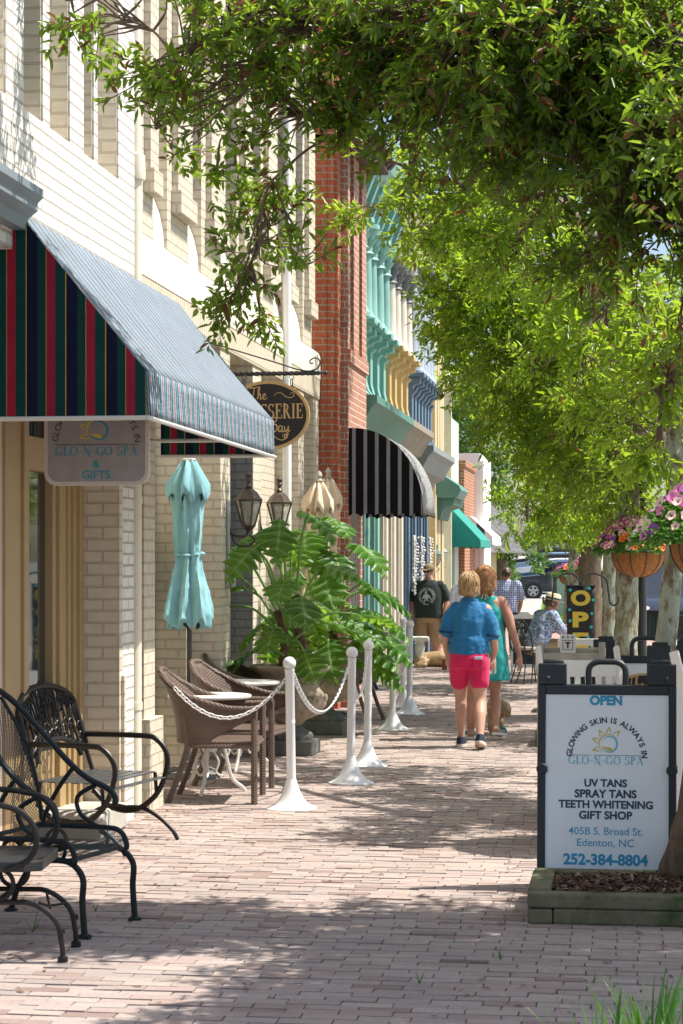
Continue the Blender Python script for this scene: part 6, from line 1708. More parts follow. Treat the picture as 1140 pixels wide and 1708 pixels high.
tree("street_tree", "dark trunked street tree directly behind the OPEN banner", [(Vector((b5.x, b5.y, 0)), .2), (PT(986, 1060, 30), .17), (PT(984, 950, 30), .165), (PT(996, 850, 30), .16), (PT(970, 780, 30.3), .1)], mid4, .07, .028, mLeafMid, mBarkD, 11, twigs=.1, limb_r=.05)
b6 = PT(958, 935, 35)
mid5 = [B(925, 868, 36, 32, .5), B(945, 885, 35, 40, .5), B(905, 835, 37, 30, .5), B(980, 890, 35, 35, .5)]
tree("street_tree", "leaning grey street tree farthest along the walk, left of the banner", [(Vector((b6.x, b6.y, 0)), .2), (PT(958, 1000, 35), .17), (PT(966, 920, 35), .16), (PT(980, 840, 35), .14), (PT(950, 790, 35.5), .08)], mid5, .07, .028, mLeafMid, mBarkL, 13, twigs=.08, limb_r=.05)
bz = Vector((8.6, 31, 0))
tree("street_tree", "street tree on the far side of the road, reflected in the shop window", [(bz, .2), (bz + Vector((0, 0, 1.5)), .17), (bz + Vector((.1, 0, 3)), .15), (bz + Vector((0, .2, 4.5)), .1)], [(bz + Vector((x, y, z)), 1.3, 1.0, 1500) for x, y, z in ((0, 0, 4.6), (-1.3, -.5, 3.7), (1.2, .4, 3.6), (-.4, -1.3, 3.2), (.3, 1.2, 3.4), (-1, .9, 2.9), (.9, -.9, 2.8))], .09, .04, mLeafMid, mBarkD, 41, twigs=.1)
# trees behind the end of the street
for i, (px, py, d, bl, lab) in enumerate((
    (752, 935, 118, [(752, 640, 60), (740, 720, 50), (770, 740, 55), (765, 600, 45)], "tall pale green tree standing behind the mansard roof, left of the others"),
    (800, 935, 112, [(800, 720, 60), (790, 790, 50), (830, 800, 50), (820, 660, 50)], "broad green tree behind the mansard roof's right slope"),
    (836, 935, 84, [(850, 905, 24), (880, 905, 26), (822, 925, 12)], "dark trunked tree beside the mansard shop, above the parked cars"),
    (905, 935, 125, [(900, 885, 30), (940, 890, 32), (980, 880, 40)], "bright far tree behind the row of parked cars"))):
    b = PT(px, 935, d)
    tree("far_tree", lab, [(Vector((b.x, b.y, 0)), .35), (PT(px, 925 if i == 2 else 900, d), .3), (PT(px + 2, 912 if i == 2 else 850, d), .22), (PT(px, 900 if i == 2 else 780, d), .12)], [B(x, y, d, r, 1.0, 1.0) for x, y, r in bl], .2, .1, mLeafFar, mBarkD, 20 + i, group="trees beyond the street's end", twigs=0, limb_r=.12)
bs = PT(834, 968, 86); g_ = np.random.default_rng(4); n = 1600
t = thing("shrub", "bright green shrub beside the mansard shop, behind the man in plaid", "shrub", (bs.x, bs.y, 0)); a = g_.normal(0, 1, (n, 3)); a /= np.linalg.norm(a, axis=1, keepdims=True); ps = a * (g_.uniform(.3, 1, (n, 1))) * np.array([.9, .8, .9]) + np.array([0, 0, .9])
leaf_mesh("foliage", ps, a + g_.normal(0, .5, (n, 3)), np.tile([0, 0, 1.0], (n, 1)) + g_.normal(0, .3, (n, 3)), .16, .07, mLeafFar, t)
# ================================================================== PEOPLE AND DOGS
mSkin = M("fair_skin", (.50, .29, .21), .5, var=.08, vs=6, spec=.35)
mSkinT = M("tanned_skin", (.42, .21, .145), .5, var=.08, vs=6, spec=.35)
def cloth(name, c, var=.12): return M(name, c, .85, var=var, vs=5, bump=.35, bs=9, sheen=.15)
def fuse(mb, name, mat, parent, vox=.011, it=5):
    """one continuous skin from overlapping tapered pieces"""
    o = mb.build(name, mat, parent, smooth=0)
    r = o.modifiers.new("r", 'REMESH'); r.mode = 'VOXEL'; r.voxel_size = vox; r.use_smooth_shade = True
    s = o.modifiers.new("s", 'SMOOTH'); s.factor = .5; s.iterations = it
    if name in ('polo_shirt', 'shorts', 'dress', 't_shirt', 'checked_shirt', 'jeans', 'shirt'):
        d = o.modifiers.new("d", 'DISPLACE'); d.texture = FOLD; d.strength = .01 if name in ('shorts', 'jeans') else .026 if name == 'polo_shirt' else .016; d.mid_level = .15; d.texture_coords = 'LOCAL'
    return baked(o)
def limb(mb, pts, radii, n=12, sub=5):
    p = spline(pts, sub); rr = np.interp(np.linspace(0, len(radii) - 1, len(p)), range(len(radii)), radii)
    mb.tube(p, list(rr), n); mb.ball(p[0], rr[0], 12, 8); mb.ball(p[-1], rr[-1], 12, 8)
def ell(c, rx, ry, n=20, p=2.3):
    out = []
    for i in range(n):
        a = 2 * PI * i / n; ca, sa = math.cos(a), math.sin(a)
        out.append((c[0] + rx * abs(ca) ** (2 / p) * (1 if ca > 0 else -1), c[1] + ry * abs(sa) ** (2 / p) * (1 if sa > 0 else -1), c[2]))
    return out
def torso(mb, secs): mb.loft([ell((x, y, z), rx, ry) for x, y, z, rx, ry in secs])
def hand(mb, w, d, palm, curl=.5, side=1, k=1.0):
    """w wrist, d direction of the hand, palm: way the palm faces; five fingers"""
    w = Vector(w); d = Vector(d).normalized(); pn = Vector(palm); pn = (pn - d * pn.dot(d)).normalized(); s = d.cross(pn).normalized() * side
    limb(mb, [w - d * .01, w + d * .045 * k, w + d * .085 * k], [.022 * k, .03 * k, .03 * k], 10, 3)
    for off in (-.022, .0, .02): limb(mb, [w + d * .03 * k + s * off * k, w + d * .085 * k + s * off * 1.3 * k], [.018 * k, .014 * k], 8, 2)
    for off, L in ((.034, .07), (.012, .08), (-.012, .076), (-.033, .06)):
        a = w + d * .088 * k + s * off * k; b = a + (d * (1 - curl * .4) + pn * curl * .5) * L * .5 * k; c = b + (d * (1 - curl) + pn * curl * 1.2).normalized() * L * .5 * k
        limb(mb, [a, b, c], [.0105 * k, .0095 * k, .008 * k], 8, 2)
    a = w + d * .03 * k + s * .03 * k; b = a + (s * .7 + d * .6 + pn * .3).normalized() * .035 * k; c = b + (d * .8 + pn * .5 + s * .1).normalized() * .032 * k
    limb(mb, [a, b, c], [.0135 * k, .0115 * k, .009 * k], 8, 2)
def head(mb, c, turn=0, k=1.0, nod=0):
    """c: centre of the skull; faces +y, turned about z"""
    o = len(mb.v)
    mb.ball((0, -.012, .02), .092, 18, 12, sc=(.84, 1.05, 1.1)); mb.ball((0, .03, -.045), .068, 16, 10, sc=(.86, .95, 1.15)); mb.ball((0, .055, -.09), .034, 12, 8, sc=(1.1, .9, .8))
    limb(mb, [(0, .085, .01), (0, .103, -.022)], [.01, .0155], 8, 2); limb(mb, [(-.022, .088, -.058), (.022, .088, -.058)], [.008, .008], 6, 2); limb(mb, [(-.035, .08, .024), (.035, .08, .024)], [.012, .012], 8, 2)
    for s in (-1, 1): mb.ball((.078 * s, -.005, -.01), .03, 10, 8, sc=(.35, .75, 1.1))
    mb.xf(Matrix.Translation(Vector(c)) @ Matrix.Rotation(turn, 4, 'Z') @ Matrix.Rotation(nod, 4, 'X') @ Matrix.Scale(k, 4), o)
def face_bits(c, turn, parent, k=1.0, nod=0):
    s = MB()
    for x in (-.03, .03): s.ball((x, .082, .006), .0125, 8, 6)
    s.xf(Matrix.Translation(Vector(c)) @ Matrix.Rotation(turn, 4, 'Z') @ Matrix.Rotation(nod, 4, 'X') @ Matrix.Scale(k, 4)); s.build("eye", M("eye_white", (.6, .58, .55), .2), parent, smooth=180)
def hair_cap(mb, c, turn, shape, k=1.0, nod=0):
    o = len(mb.v); shape(mb); mb.xf(Matrix.Translation(Vector(c)) @ Matrix.Rotation(turn, 4, 'Z') @ Matrix.Rotation(nod, 4, 'X') @ Matrix.Scale(k, 4), o)
def mhair(name, a, b_):
    m, t, b = nt(name); co = _n(t, "ShaderNodeTexCoord").outputs["Object"]
    mp = _n(t, "ShaderNodeMapping"); t.links.new(co, mp.inputs[0]); mp.inputs["Scale"].default_value = (1, 1, .22)
    f = noise(t, mp.outputs[0], 42, 5, .7)
    t.links.new(ramp(t, f, [(.3, a), (.7, b_)]), b.inputs["Base Color"]); b.inputs["Roughness"].default_value = .45; bumpn(t, b, f, .6, .008); return m
def loose_hair(parent, c, rx, ry, rz, n, seed, mat, L=.06, zlo=-.5):
    s = MB(); r_ = random.Random(seed)
    for i in range(n):
        a = r_.uniform(0, 2 * PI); z = r_.uniform(zlo, .97); q = math.sqrt(1 - z * z); da = r_.uniform(-.25, .25); pts = []
        for k in range(4):
            zz = max(zlo - .5, z - k * L / rz / 3); qq = math.sqrt(max(.12, 1 - min(1, zz * zz))) if zz > 0 else 1.0
            pts.append((c[0] + rx * qq * math.cos(a + da * k / 3) * (1.03 + .02 * k * r_.random()), c[1] + ry * qq * math.sin(a + da * k / 3) * (1.03 + .02 * k * r_.random()), c[2] + rz * zz * 1.02))
        s.tube(pts, [.0025, .003, .0028, .001], 4, cap=False)
    s.build("loose_hair", mat, parent, smooth=60)
def hair_tufts(mb, c, rx, ry, rz, n, seed, zlo=-.6, L=.05):
    r_ = random.Random(seed)
    for i in range(n):
        a = r_.uniform(0, 2 * PI); z = r_.uniform(zlo, .95); q = math.sqrt(max(0, 1 - z * z))
        p = Vector((c[0] + rx * q * math.cos(a), c[1] + ry * q * math.sin(a), c[2] + rz * z)); o = Vector((q * math.cos(a), q * math.sin(a), z * .5)); e = p + o * .008 + Vector((r_.uniform(-.01, .01), r_.uniform(-.01, .01), -L))
        mb.tube([p - o * .004 + Vector((0, 0, L * .3)), p + o * .009, e], [.007, .0085, .003], 5)

# -- woman in the blue polo, walking away
F0 = GP(783, 1247)
t = thing("person", "person walking away in a blue polo shirt and bright pink shorts, wallet in hand", "person", F0)
s = MB()
limb(s, [(-.09, 0, .82), (-.09, .07, .6), (-.085, .13, .43), (-.085, .1, .3), (-.08, .1, .12), (-.08, .11, .05)], [.09, .076, .053, .054, .034, .031])
limb(s, [(.09, 0, .82), (.092, -.01, .6), (.1, -.02, .43), (.105, -.12, .3), (.112, -.22, .14), (.114, -.25, .1)], [.09, .076, .053, .056, .035, .031])
torso(s, [(0, 0, .78, .155, .11), (0, -.01, .9, .155, .11), (0, 0, 1.0, .145, .1), (0, 0, 1.15, .16, .1), (0, 0, 1.25, .15, .09), (0, 0, 1.3, .07, .06), (0, .01, 1.36, .05, .052)])
limb(s, [(0, 0, 1.3), (0, .012, 1.4)], [.052, .05])
limb(s, [(-.15, 0, 1.235), (-.198, -.02, 1.1), (-.215, -.03, 1.02), (-.21, .04, .9), (-.2, .08, .83)], [.058, .048, .041, .034, .026])
hand(s, (-.2, .085, .825), (-.02, .3, -1), (1, .2, 0), .75, 1)
limb(s, [(.15, 0, 1.235), (.198, -.01, 1.1), (.215, -.01, 1.0), (.225, .05, .88), (.21, .075, .815)], [.058, .048, .041, .034, .026])
hand(s, (.21, .075, .81), (-.05, .25, -1), (-1, .2, 0), .75, -1)
head(s, (0, .012, 1.455), .05, .98)
for x, y, z in ((-.08, .11, .03), (.114, -.25, .05)): limb(s, [(x, y - .03, z + .01), (x, y + .1, z)], [.034, .03], 10, 2)
fuse(s, "body", mSkin, t)
s = MB()
torso(s, [(0, -.005, .84, .163, .125), (0, -.01, .92, .165, .128), (0, 0, 1.0, .158, .118), (0, 0, 1.12, .166, .118), (0, 0, 1.19, .165, .11), (0, 0, 1.255, .13, .095), (0, 0, 1.31, .075, .075)])
limb(s, [(-.12, 0, 1.25), (-.155, -.008, 1.19), (-.19, -.015, 1.1), (-.2, -.02, 1.05)], [.05, .06, .062, .064]); limb(s, [(.12, 0, 1.25), (.155, -.008, 1.19), (.192, -.008, 1.1), (.205, -.01, 1.02)], [.05, .06, .062, .062])
for z, a, r_2 in ((.93, .18, .012), (.98, .175, .01), (.87, .182, .011)): s.tube([(a * math.cos(q), -.005 + .122 * math.sin(q), z + .02 * math.sin(3 * q + z * 40)) for q in np.linspace(-PI * .95, -PI * .05, 12)], r_2, 6)
fuse(s, "polo_shirt", cloth("blue_polo_cotton", (.014, .145, .33)), t, .01, 4)
s = MB(); s.tube([(.067 * math.cos(a), .008 + .066 * math.sin(a), 1.315 - .012 * math.sin(a)) for a in np.linspace(0, 2 * PI, 25)[:-1]], [.017] * 24, 8, closed=True, flat=1.5)
s.build("collar", cloth("blue_polo_cotton", (0, 0, 0)), t)
for c, r_ in (((-.201, -.021, 1.04), .068), ((.206, -.011, 1.01), .066)):
    s = MB(); s.tube([(c[0] + r_ * math.cos(a), c[1] + r_ * math.sin(a), c[2] - .1 * r_ * math.cos(a)) for a in np.linspace(0, 2 * PI, 21)[:-1]], .007, 6, closed=True); s.build("cuff", M("navy_cuff", (.01, .02, .06), .8), t)
s = MB()
torso(s, [(0, -.01, .72, .168, .125), (0, -.015, .8, .174, .135), (0, -.005, .88, .162, .12)])
limb(s, [(-.09, -.005, .76), (-.092, .04, .66), (-.092, .065, .6)], [.094, .09, .087]); limb(s, [(.09, -.005, .76), (.092, -.005, .66), (.093, -.01, .595)], [.094, .091, .087])
fuse(s, "shorts", cloth("pink_cotton", (.58, .012, .09)), t, .01, 4)
s = MB(); s.prism([(.045, .8), (.135, .8), (.135, .715), (.09, .695), (.045, .715)], 'y', -.158, -.135); s.build("pocket", cloth("pink_cotton", (0, 0, 0)), t, smooth=0, bevel=.003)
s = MB(); hair_cap(s, (0, .012, 1.455), .05, lambda m: (m.ball((0, -.022, .03), .102, 20, 14, sc=(.86, 1.05, 1.06)), m.ball((0, -.04, -.03), .09, 16, 12, sc=(.9, .85, .8)), hair_tufts(m, (0, -.022, .02), .09, .108, .108, 160, 4, -.75, .04)), .98)
fuse(s, "hair", mhair("sandy_short_hair", (.20, .11, .05), (.45, .28, .13)), t, .008, 2)
loose_hair(t, (0, -.012, 1.48), .09, .11, .112, 420, 5, mhair("sandy_hair_strands", (.26, .15, .07), (.6, .42, .22)), .07)
for x, y, tl in ((-.08, .14, 0), (.114, -.2, .3)):
    s = MB(); TX = Matrix.Translation((x, y + .1, 0)) @ Matrix.Rotation(-tl, 4, 'X') @ Matrix.Translation((-x, -y - .1, 0)); s.loft([[(x + a * (1 if a < 0 else 1), y + b, .002) for a, b in oval(.049, .12, 20)], [(x + a, y + b, .028) for a, b in oval(.05, .122, 20)]]); s.xf(TX); sh = s.build("shoe_sole", M("cream_rubber", (.6, .56, .48), .6), t)
    s = MB(); s.loft([[(x + a, y + b, .029) for a, b in oval(.048, .118, 20)], [(x + a * .92, y + b * .96 - .004, .06) for a, b in oval(.048, .118, 20)], [(x + a * .75, y + b * .6 - .04, .09) for a, b in oval(.048, .118, 20)]]); s.xf(TX); s.build("shoe", M("navy_canvas", (.02, .025, .05), .8), t)
s = MB(); s.box(.058, .128, -.156, -.146, .795, .825); s.build("phone", M("pale_phone_case", (.45, .55, .7), .35), t, bevel=.004)
w = tag((lambda m: (m.box(-.02, .02, -.012, .012, -.1, .0), m.box(-.022, .022, -.016, .016, -.1, -.02), m.tube([(0, 0, 0), (.05, .02, .03)], .004, 6), m)[-1])(MB()).build("wallet", M("brown_leather", (.16, .05, .03), .45, var=.2), None, loc=None, bevel=.004), "brown leather wallet held in the left hand of the person in blue", "wallet")
w.location = F0 + Vector((-.232, .11, .79))
bt_ = thing("water_bottle", "clear water bottle held by the person in the blue polo", "bottle", F0 + Vector((.205, .11, .66)))
s = MB(); s.lathe([(.028, 0), (.031, .01), (.029, .04), (.031, .06), (.029, .09), (.031, .12), (.02, .17), (.012, .18), (.012, .2)], n=16); s.build("bottle", M("clear_plastic", (.85, .9, .95), .08, var=.02, trans=.85), bt_, smooth=50)
s = MB(); s.lathe([(.014, .2), (.014, .218)], n=12); s.build("cap", mPost, bt_)

# -- woman in the teal dress
F1 = GP(810, 1233)
t = thing("person", "person walking away in a sleeveless teal dress with hair pinned up and white trimmed sandals", "person", F1)
s = MB()
limb(s, [(-.1, 0, .85), (-.11, .0, .62), (-.12, 0, .45), (-.13, -.035, .3), (-.135, .0, .1), (-.135, .0, .05)], [.088, .075, .052, .052, .034, .031])
limb(s, [(.08, 0, .85), (.085, .03, .62), (.09, .06, .45), (.098, .0, .3), (.1, -.1, .13), (.105, -.12, .1)], [.088, .075, .052, .053, .034, .031])
limb(s, [(.105, -.14, .1), (.14, -.06, .06), (.165, .0, .07)], [.036, .036, .026], 10, 3); limb(s, [(-.135, -.03, .045), (-.14, .06, .03), (-.15, .12, .03)], [.037, .036, .028], 10, 3)
torso(s, [(0, 0, .82, .17, .115), (0, -.01, .95, .18, .12), (0, 0, 1.08, .15, .1), (0, 0, 1.22, .16, .1), (0, 0, 1.3, .155, .085), (0, 0, 1.36, .07, .06), (0, .01, 1.43, .05, .05)])
limb(s, [(.15, 0, 1.295), (.215, -.02, 1.15), (.245, -.03, 1.04), (.29, -.01, .9), (.315, .02, .8)], [.056, .052, .043, .036, .025]); hand(s, (.316, .022, .795), (.08, .05, -1), (-1, .3, 0), .35, -1)
limb(s, [(-.15, 0, 1.295), (-.2, .02, 1.15), (-.215, .05, 1.04), (-.2, .15, .93), (-.19, .2, .87)], [.056, .052, .043, .036, .025]); hand(s, (-.19, .2, .865), (0, .5, -1), (1, .3, 0), .45, 1)
head(s, (0, .012, 1.5), -.1, .98); fuse(s, "body", mSkinT, t)
s = MB(); torso(s, [(.01, 0, .56, .215, .16), (.01, 0, .7, .205, .15), (0, -.01, .85, .192, .138), (0, -.01, .95, .188, .13), (0, 0, 1.08, .162, .112), (0, 0, 1.2, .166, .108), (0, 0, 1.29, .125, .088), (0, 0, 1.34, .105, .078)])
for a in np.linspace(0, 2 * PI, 15)[:-1]: s.tube([(.01 + .21 * math.cos(a), .155 * math.sin(a), .56), (.19 * math.cos(a), .138 * math.sin(a), .8), (.16 * math.cos(a), .108 * math.sin(a), 1.0)], [.016, .012, .004], 6)
fuse(s, "dress", cloth("teal_jersey", (.015, .30, .29)), t, .01, 3)
s = MB(); r_ = random.Random(2)
hair_cap(s, (0, .012, 1.5), -.1, lambda m: (m.ball((0, -.02, .035), .105, 20, 14, sc=(.9, 1.05, 1.08)), m.ball((-.02, -.1, .045), .052, 14, 10, sc=(1, .9, 1.2)), m.ball((.03, -.1, .02), .046, 14, 10), limb(m, [(-.04, -.09, .1), (.0, -.115, .06), (.03, -.12, .0), (.01, -.1, -.07)], [.03, .045, .045, .03]), limb(m, [(.05, -.1, .09), (.02, -.12, .1), (-.02, -.125, .07), (-.03, -.11, .0)], [.02, .032, .032, .02]), limb(m, [(0, -.08, .04), (.0, -.085, -.06), (.01, -.06, -.12), (.03, -.05, -.17)], [.07, .06, .04, .012]), limb(m, [(.05, -.06, 0), (.065, -.07, -.08), (.06, -.06, -.17)], [.04, .03, .01]), limb(m, [(-.05, -.06, 0), (-.055, -.075, -.08), (-.04, -.07, -.16)], [.04, .03, .01]), hair_tufts(m, (0, -.03, .03), .095, .11, .11, 140, 9, -.8, .06)), .98)
fuse(s, "hair", mhair("auburn_pinned_hair", (.16, .06, .025), (.42, .2, .08)), t, .008, 2)
loose_hair(t, (0, -.02, 1.525), .1, .125, .115, 460, 6, mhair("auburn_hair_strands", (.12, .045, .02), (.55, .3, .14)), .1)
s = MB(); s.tube([(.075 * math.cos(a), .01 + .068 * math.sin(a), 1.375 + .0 * a) for a in np.linspace(0, 2 * PI, 25)[:-1]], .006, 6, closed=True)
for dx, dz in ((-.03, -.05), (.01, -.06), (.035, -.045)): s.tube([(0, -.062, 1.375), (dx * .5, -.085, 1.36), (dx, -.095, 1.375 + dz)], .005, 6)
s.build("necklace_tie", M("ivory_cord", (.7, .66, .52), .6), t)
for x, y, z, rz, tl in ((-.145, .05, .002, .1, 0), (.135, -.07, .045, -.45, .12)):
    s = MB(); s.loft([[(a, b, 0) for a, b in oval(.043, .125, 20)], [(a, b, .024) for a, b in oval(.045, .127, 20)]]); s.xf(Matrix.Translation((x, y, z)) @ Matrix.Rotation(rz, 4, 'Z') @ Matrix.Rotation(-tl, 4, 'X')); so_ = s.build("sandal", M("white_sandal_sole", (.72, .72, .68), .5), t)
    s = MB(); s.tube([(.045 * math.cos(a), .045 + .012 * math.sin(a), .03 + .042 * math.sin(a)) for a in np.linspace(0, PI, 9)], .012, 6); s.xf(Matrix.Translation((x, y, z)) @ Matrix.Rotation(rz, 4, 'Z') @ Matrix.Rotation(-tl, 4, 'X')); s.build("strap", M("teal_strap", (.02, .32, .35), .4), so_)

# -- man in the dark T-shirt, facing us
D2 = 33.2; c = PT(716, 935, D2)
F2 = Vector((c.x, c.y, 0))
t = thing("person", "person standing in a dark printed T-shirt, tan cargo shorts, cap and sunglasses", "person", F2, PI - .12)
s = MB()
for k in (-1, 1): limb(s, [(.11 * k, 0, .8), (.12 * k, .0, .6), (.125 * k, .02, .44), (.13 * k, -.025, .3), (.13 * k, 0, .1), (.13 * k, 0, .05)], [.11, .092, .065, .068, .042, .04]); limb(s, [(.13 * k, -.03, .05), (.14 * k, .1, .035)], [.04, .034], 10, 3)
torso(s, [(0, 0, .75, .19, .13), (0, .01, .9, .2, .15), (0, .01, 1.05, .2, .15), (0, 0, 1.2, .21, .13), (0, 0, 1.29, .19, .1), (0, 0, 1.36, .09, .07), (0, .01, 1.41, .06, .06)])
limb(s, [(.21, 0, 1.28), (.265, -.01, 1.12), (.285, 0, 1.0), (.28, .05, .86), (.27, .07, .76)], [.068, .06, .05, .043, .031]); hand(s, (.27, .072, .755), (0, .1, -1), (-1, .2, 0), .4, -1, 1.1)
limb(s, [(-.21, 0, 1.28), (-.265, -.01, 1.12), (-.29, 0, 1.0), (-.28, .05, .86), (-.265, .08, .77)], [.068, .06, .05, .043, .031]); hand(s, (-.265, .082, .765), (0, .1, -1), (1, .2, 0), .4, 1, 1.1)
hc = (0, .02, 1.505); head(s, hc, -.25, .98, -.12); fuse(s, "body", mSkinT, t, .011)
s = MB(); torso(s, [(0, .01, .75, .225, .17), (0, .012, .9, .228, .175), (0, .012, 1.05, .23, .172), (0, 0, 1.2, .235, .15), (0, 0, 1.29, .2, .115), (0, 0, 1.36, .1, .08)])
for k in (-1, 1): limb(s, [(.19 * k, 0, 1.275), (.255 * k, -.008, 1.16), (.275 * k, -.005, 1.07)], [.08, .077, .075])
fuse(s, "t_shirt", cloth("dark_green_black_cotton", (.012, .02, .018)), t, .011, 4)
s = MB(); ring = MB()
def onchest(a, b): return (a, .012 + .172 * math.sqrt(max(0, 1 - abs(a / .235) ** 2.2)) ** .9 * (1 - .18 * max(0, (b - 1.08) / .2)) + .006, b)
n = 48
for r0, r1 in ((.132, .138), (.098, .103)): ring.add([onchest(r * math.cos(2 * PI * i / n), 1.1 + r * math.sin(2 * PI * i / n)) for r in (r0, r1) for i in range(n)], [(i, (i + 1) % n, n + (i + 1) % n, n + i) for i in range(n)])
r_ = random.Random(6)
for i in range(40):
    if i % 10 in (0,): continue
    a = 2 * PI * i / 40; ring.add([onchest(r * math.cos(b), 1.1 + r * math.sin(b)) for r, b in ((.108, a), (.127, a), (.127, a + .09), (.108, a + .09))], [(0, 1, 2, 3)])
def blob(pts): ring.add([onchest(x, 1.1 + z) for x, z in pts], [tuple(range(len(pts)))])
blob([(.012 + a, .062 + b) for a, b in oval(.02, .026, 12)]); blob([(-.02, .035), (.035, .035), (.06, .01), (.075, -.04), (.055, -.045), (.04, -.01), (.03, -.05), (-.025, -.05), (-.03, -.005), (-.055, -.03), (-.07, -.06), (-.08, -.045), (-.05, .01)])
blob([(-.028, -.054), (.0, -.054), (-.005, -.088), (-.035, -.082)]); blob([(.01, -.054), (.034, -.054), (.05, -.08), (.02, -.09)])
ring.build("shirt_print", M("pale_print", (.38, .45, .43), .8), t, smooth=0)
s = MB(); torso(s, [(0, .0, .68, .2, .15), (0, .01, .78, .212, .16), (0, .01, .85, .2, .15)])
for k in (-1, 1): limb(s, [(.11 * k, 0, .72), (.12 * k, .005, .55), (.125 * k, .008, .43)], [.122, .118, .118]); s.box(.2 * k, .235 * k, -.07, .08, .46, .6)
fuse(s, "shorts", cloth("tan_cotton", (.30, .2, .11)), t, .011, 3)
s = MB(); hair_cap(s, hc, -.25, lambda m: (m.ball((0, -.008, .05), .1, 20, 12, sc=(.92, 1.06, .85)), m.loft([[(.07 * math.cos(a), .06 + .1 * math.sin(a), .045 - .02 * math.sin(a)) for a in np.linspace(0, PI, 12)], [(.078 * math.cos(a), .06 + .108 * math.sin(a), .058 - .02 * math.sin(a)) for a in np.linspace(0, PI, 12)]])), .98, -.12); s.build("cap", M("camouflage_cap_cloth", (.2, .15, .09), .85, var=.4, vs=30), t, smooth=50)
s = MB(); hair_cap(s, hc, -.25, lambda m: (m.ball((-.034, .088, .004), .026, 10, 8, sc=(1.15, .4, .75)), m.ball((.034, .088, .004), .026, 10, 8, sc=(1.15, .4, .75)), m.tube([(-.085, 0, .01), (-.07, .075, .01), (.07, .075, .01), (.085, 0, .01)], .005, 6)), .98, -.12); s.build("sunglasses", M("black_lens", (.01, .01, .012), .1), t)
s = MB(); hair_cap(s, hc, -.25, lambda m: (m.ball((0, .06, -.085), .042, 12, 8, sc=(1.15, .95, .85)), m.tube([(-.03, .092, -.048), (0, .097, -.043), (.03, .092, -.048)], .008, 6)), .98, -.12); s.build("beard", mhair("grey_beard", (.1, .08, .07), (.3, .27, .25)), t)
for k in (-1, 1):
    s = MB(); s.loft([[(.14 * k + a, .045 + b, .001) for a, b in oval(.052, .14, 18)], [(.14 * k + a, .045 + b, .035) for a, b in oval(.052, .14, 18)], [(.14 * k + a * .7, .03 + b * .7, .085) for a, b in oval(.052, .14, 18)]]); s.build("shoe", M("dark_shoe", (.04, .04, .045), .6), t)
s = MB(); s.tube([(-.268 + .034 * math.cos(a), .075 + .034 * math.sin(a), .79) for a in np.linspace(0, 2 * PI, 17)[:-1]], .012, 6, closed=True); s.build("watch", mIron, t)

# -- man in the checked shirt, walking away
F3 = GP(846, 1093)
t = thing("person", "person seen from behind in a blue and white checked shirt and dark jeans", "person", F3, .1)
s = MB()
torso(s, [(0, 0, .8, .17, .12), (0, 0, 1.0, .17, .12), (0, 0, 1.2, .19, .11), (0, 0, 1.28, .16, .09), (0, 0, 1.34, .06, .06)]); limb(s, [(0, 0, 1.3), (0, .01, 1.4)], [.055, .052])
for k in (-1, 1): limb(s, [(.19 * k, 0, 1.25), (.235 * k, -.01, 1.1), (.245 * k, .0, 1.0), (.235 * k, .05, .88), (.22 * k, .08, .8)], [.06, .054, .046, .04, .03]); hand(s, (.22 * k, .08, .795), (0, .2, -1), (-k, .2, 0), .5, -k, 1.05)
head(s, (0, .012, 1.445), -.3, .95); fuse(s, "body", mSkinT, t, .012)
m, tr, b = nt("blue_check_cotton"); uv = _n(tr, "ShaderNodeTexCoord").outputs["Object"]; sp = _n(tr, "ShaderNodeSeparateXYZ"); tr.links.new(uv, sp.inputs[0])
def chk(o):
    d = _n(tr, "ShaderNodeMath", operation='MULTIPLY'); tr.links.new(o, d.inputs[0]); d.inputs[1].default_value = 26; f = _n(tr, "ShaderNodeMath", operation='FRACT'); tr.links.new(d.outputs[0], f.inputs[0]); g = _n(tr, "ShaderNodeMath", operation='GREATER_THAN'); tr.links.new(f.outputs[0], g.inputs[0]); g.inputs[1].default_value = .62; return g.outputs[0]
ad = _n(tr, "ShaderNodeMath", operation='ADD'); tr.links.new(chk(sp.outputs[0]), ad.inputs[0]); tr.links.new(chk(sp.outputs[2]), ad.inputs[1]); hf = _n(tr, "ShaderNodeMath", operation='MULTIPLY'); tr.links.new(ad.outputs[0], hf.inputs[0]); hf.inputs[1].default_value = .5
tr.links.new(ramp(tr, hf.outputs[0], [(0, (.62, .64, .7)), (.5, (.2, .26, .48)), (1, (.03, .06, .22))]), b.inputs["Base Color"]); b.inputs["Roughness"].default_value = .85
s = MB(); torso(s, [(0, 0, .76, .19, .135), (0, 0, .95, .192, .138), (0, 0, 1.15, .205, .13), (0, 0, 1.25, .185, .105), (0, 0, 1.33, .08, .075)])
for k in (-1, 1): limb(s, [(.175 * k, 0, 1.245), (.225 * k, -.008, 1.12), (.24 * k, -.005, 1.03)], [.08, .075, .072])
fuse(s, "checked_shirt", m, t, .011, 4)
s = MB(); torso(s, [(0, 0, .68, .17, .12), (0, 0, .8, .178, .13)])
limb(s, [(-.09, 0, .74), (-.1, .04, .42), (-.1, .02, .05)], [.105, .075, .058]); limb(s, [(.09, 0, .74), (.1, -.01, .42), (.1, -.06, .05)], [.105, .075, .058]); fuse(s, "jeans", cloth("dark_denim", (.035, .055, .1)), t, .011, 3)
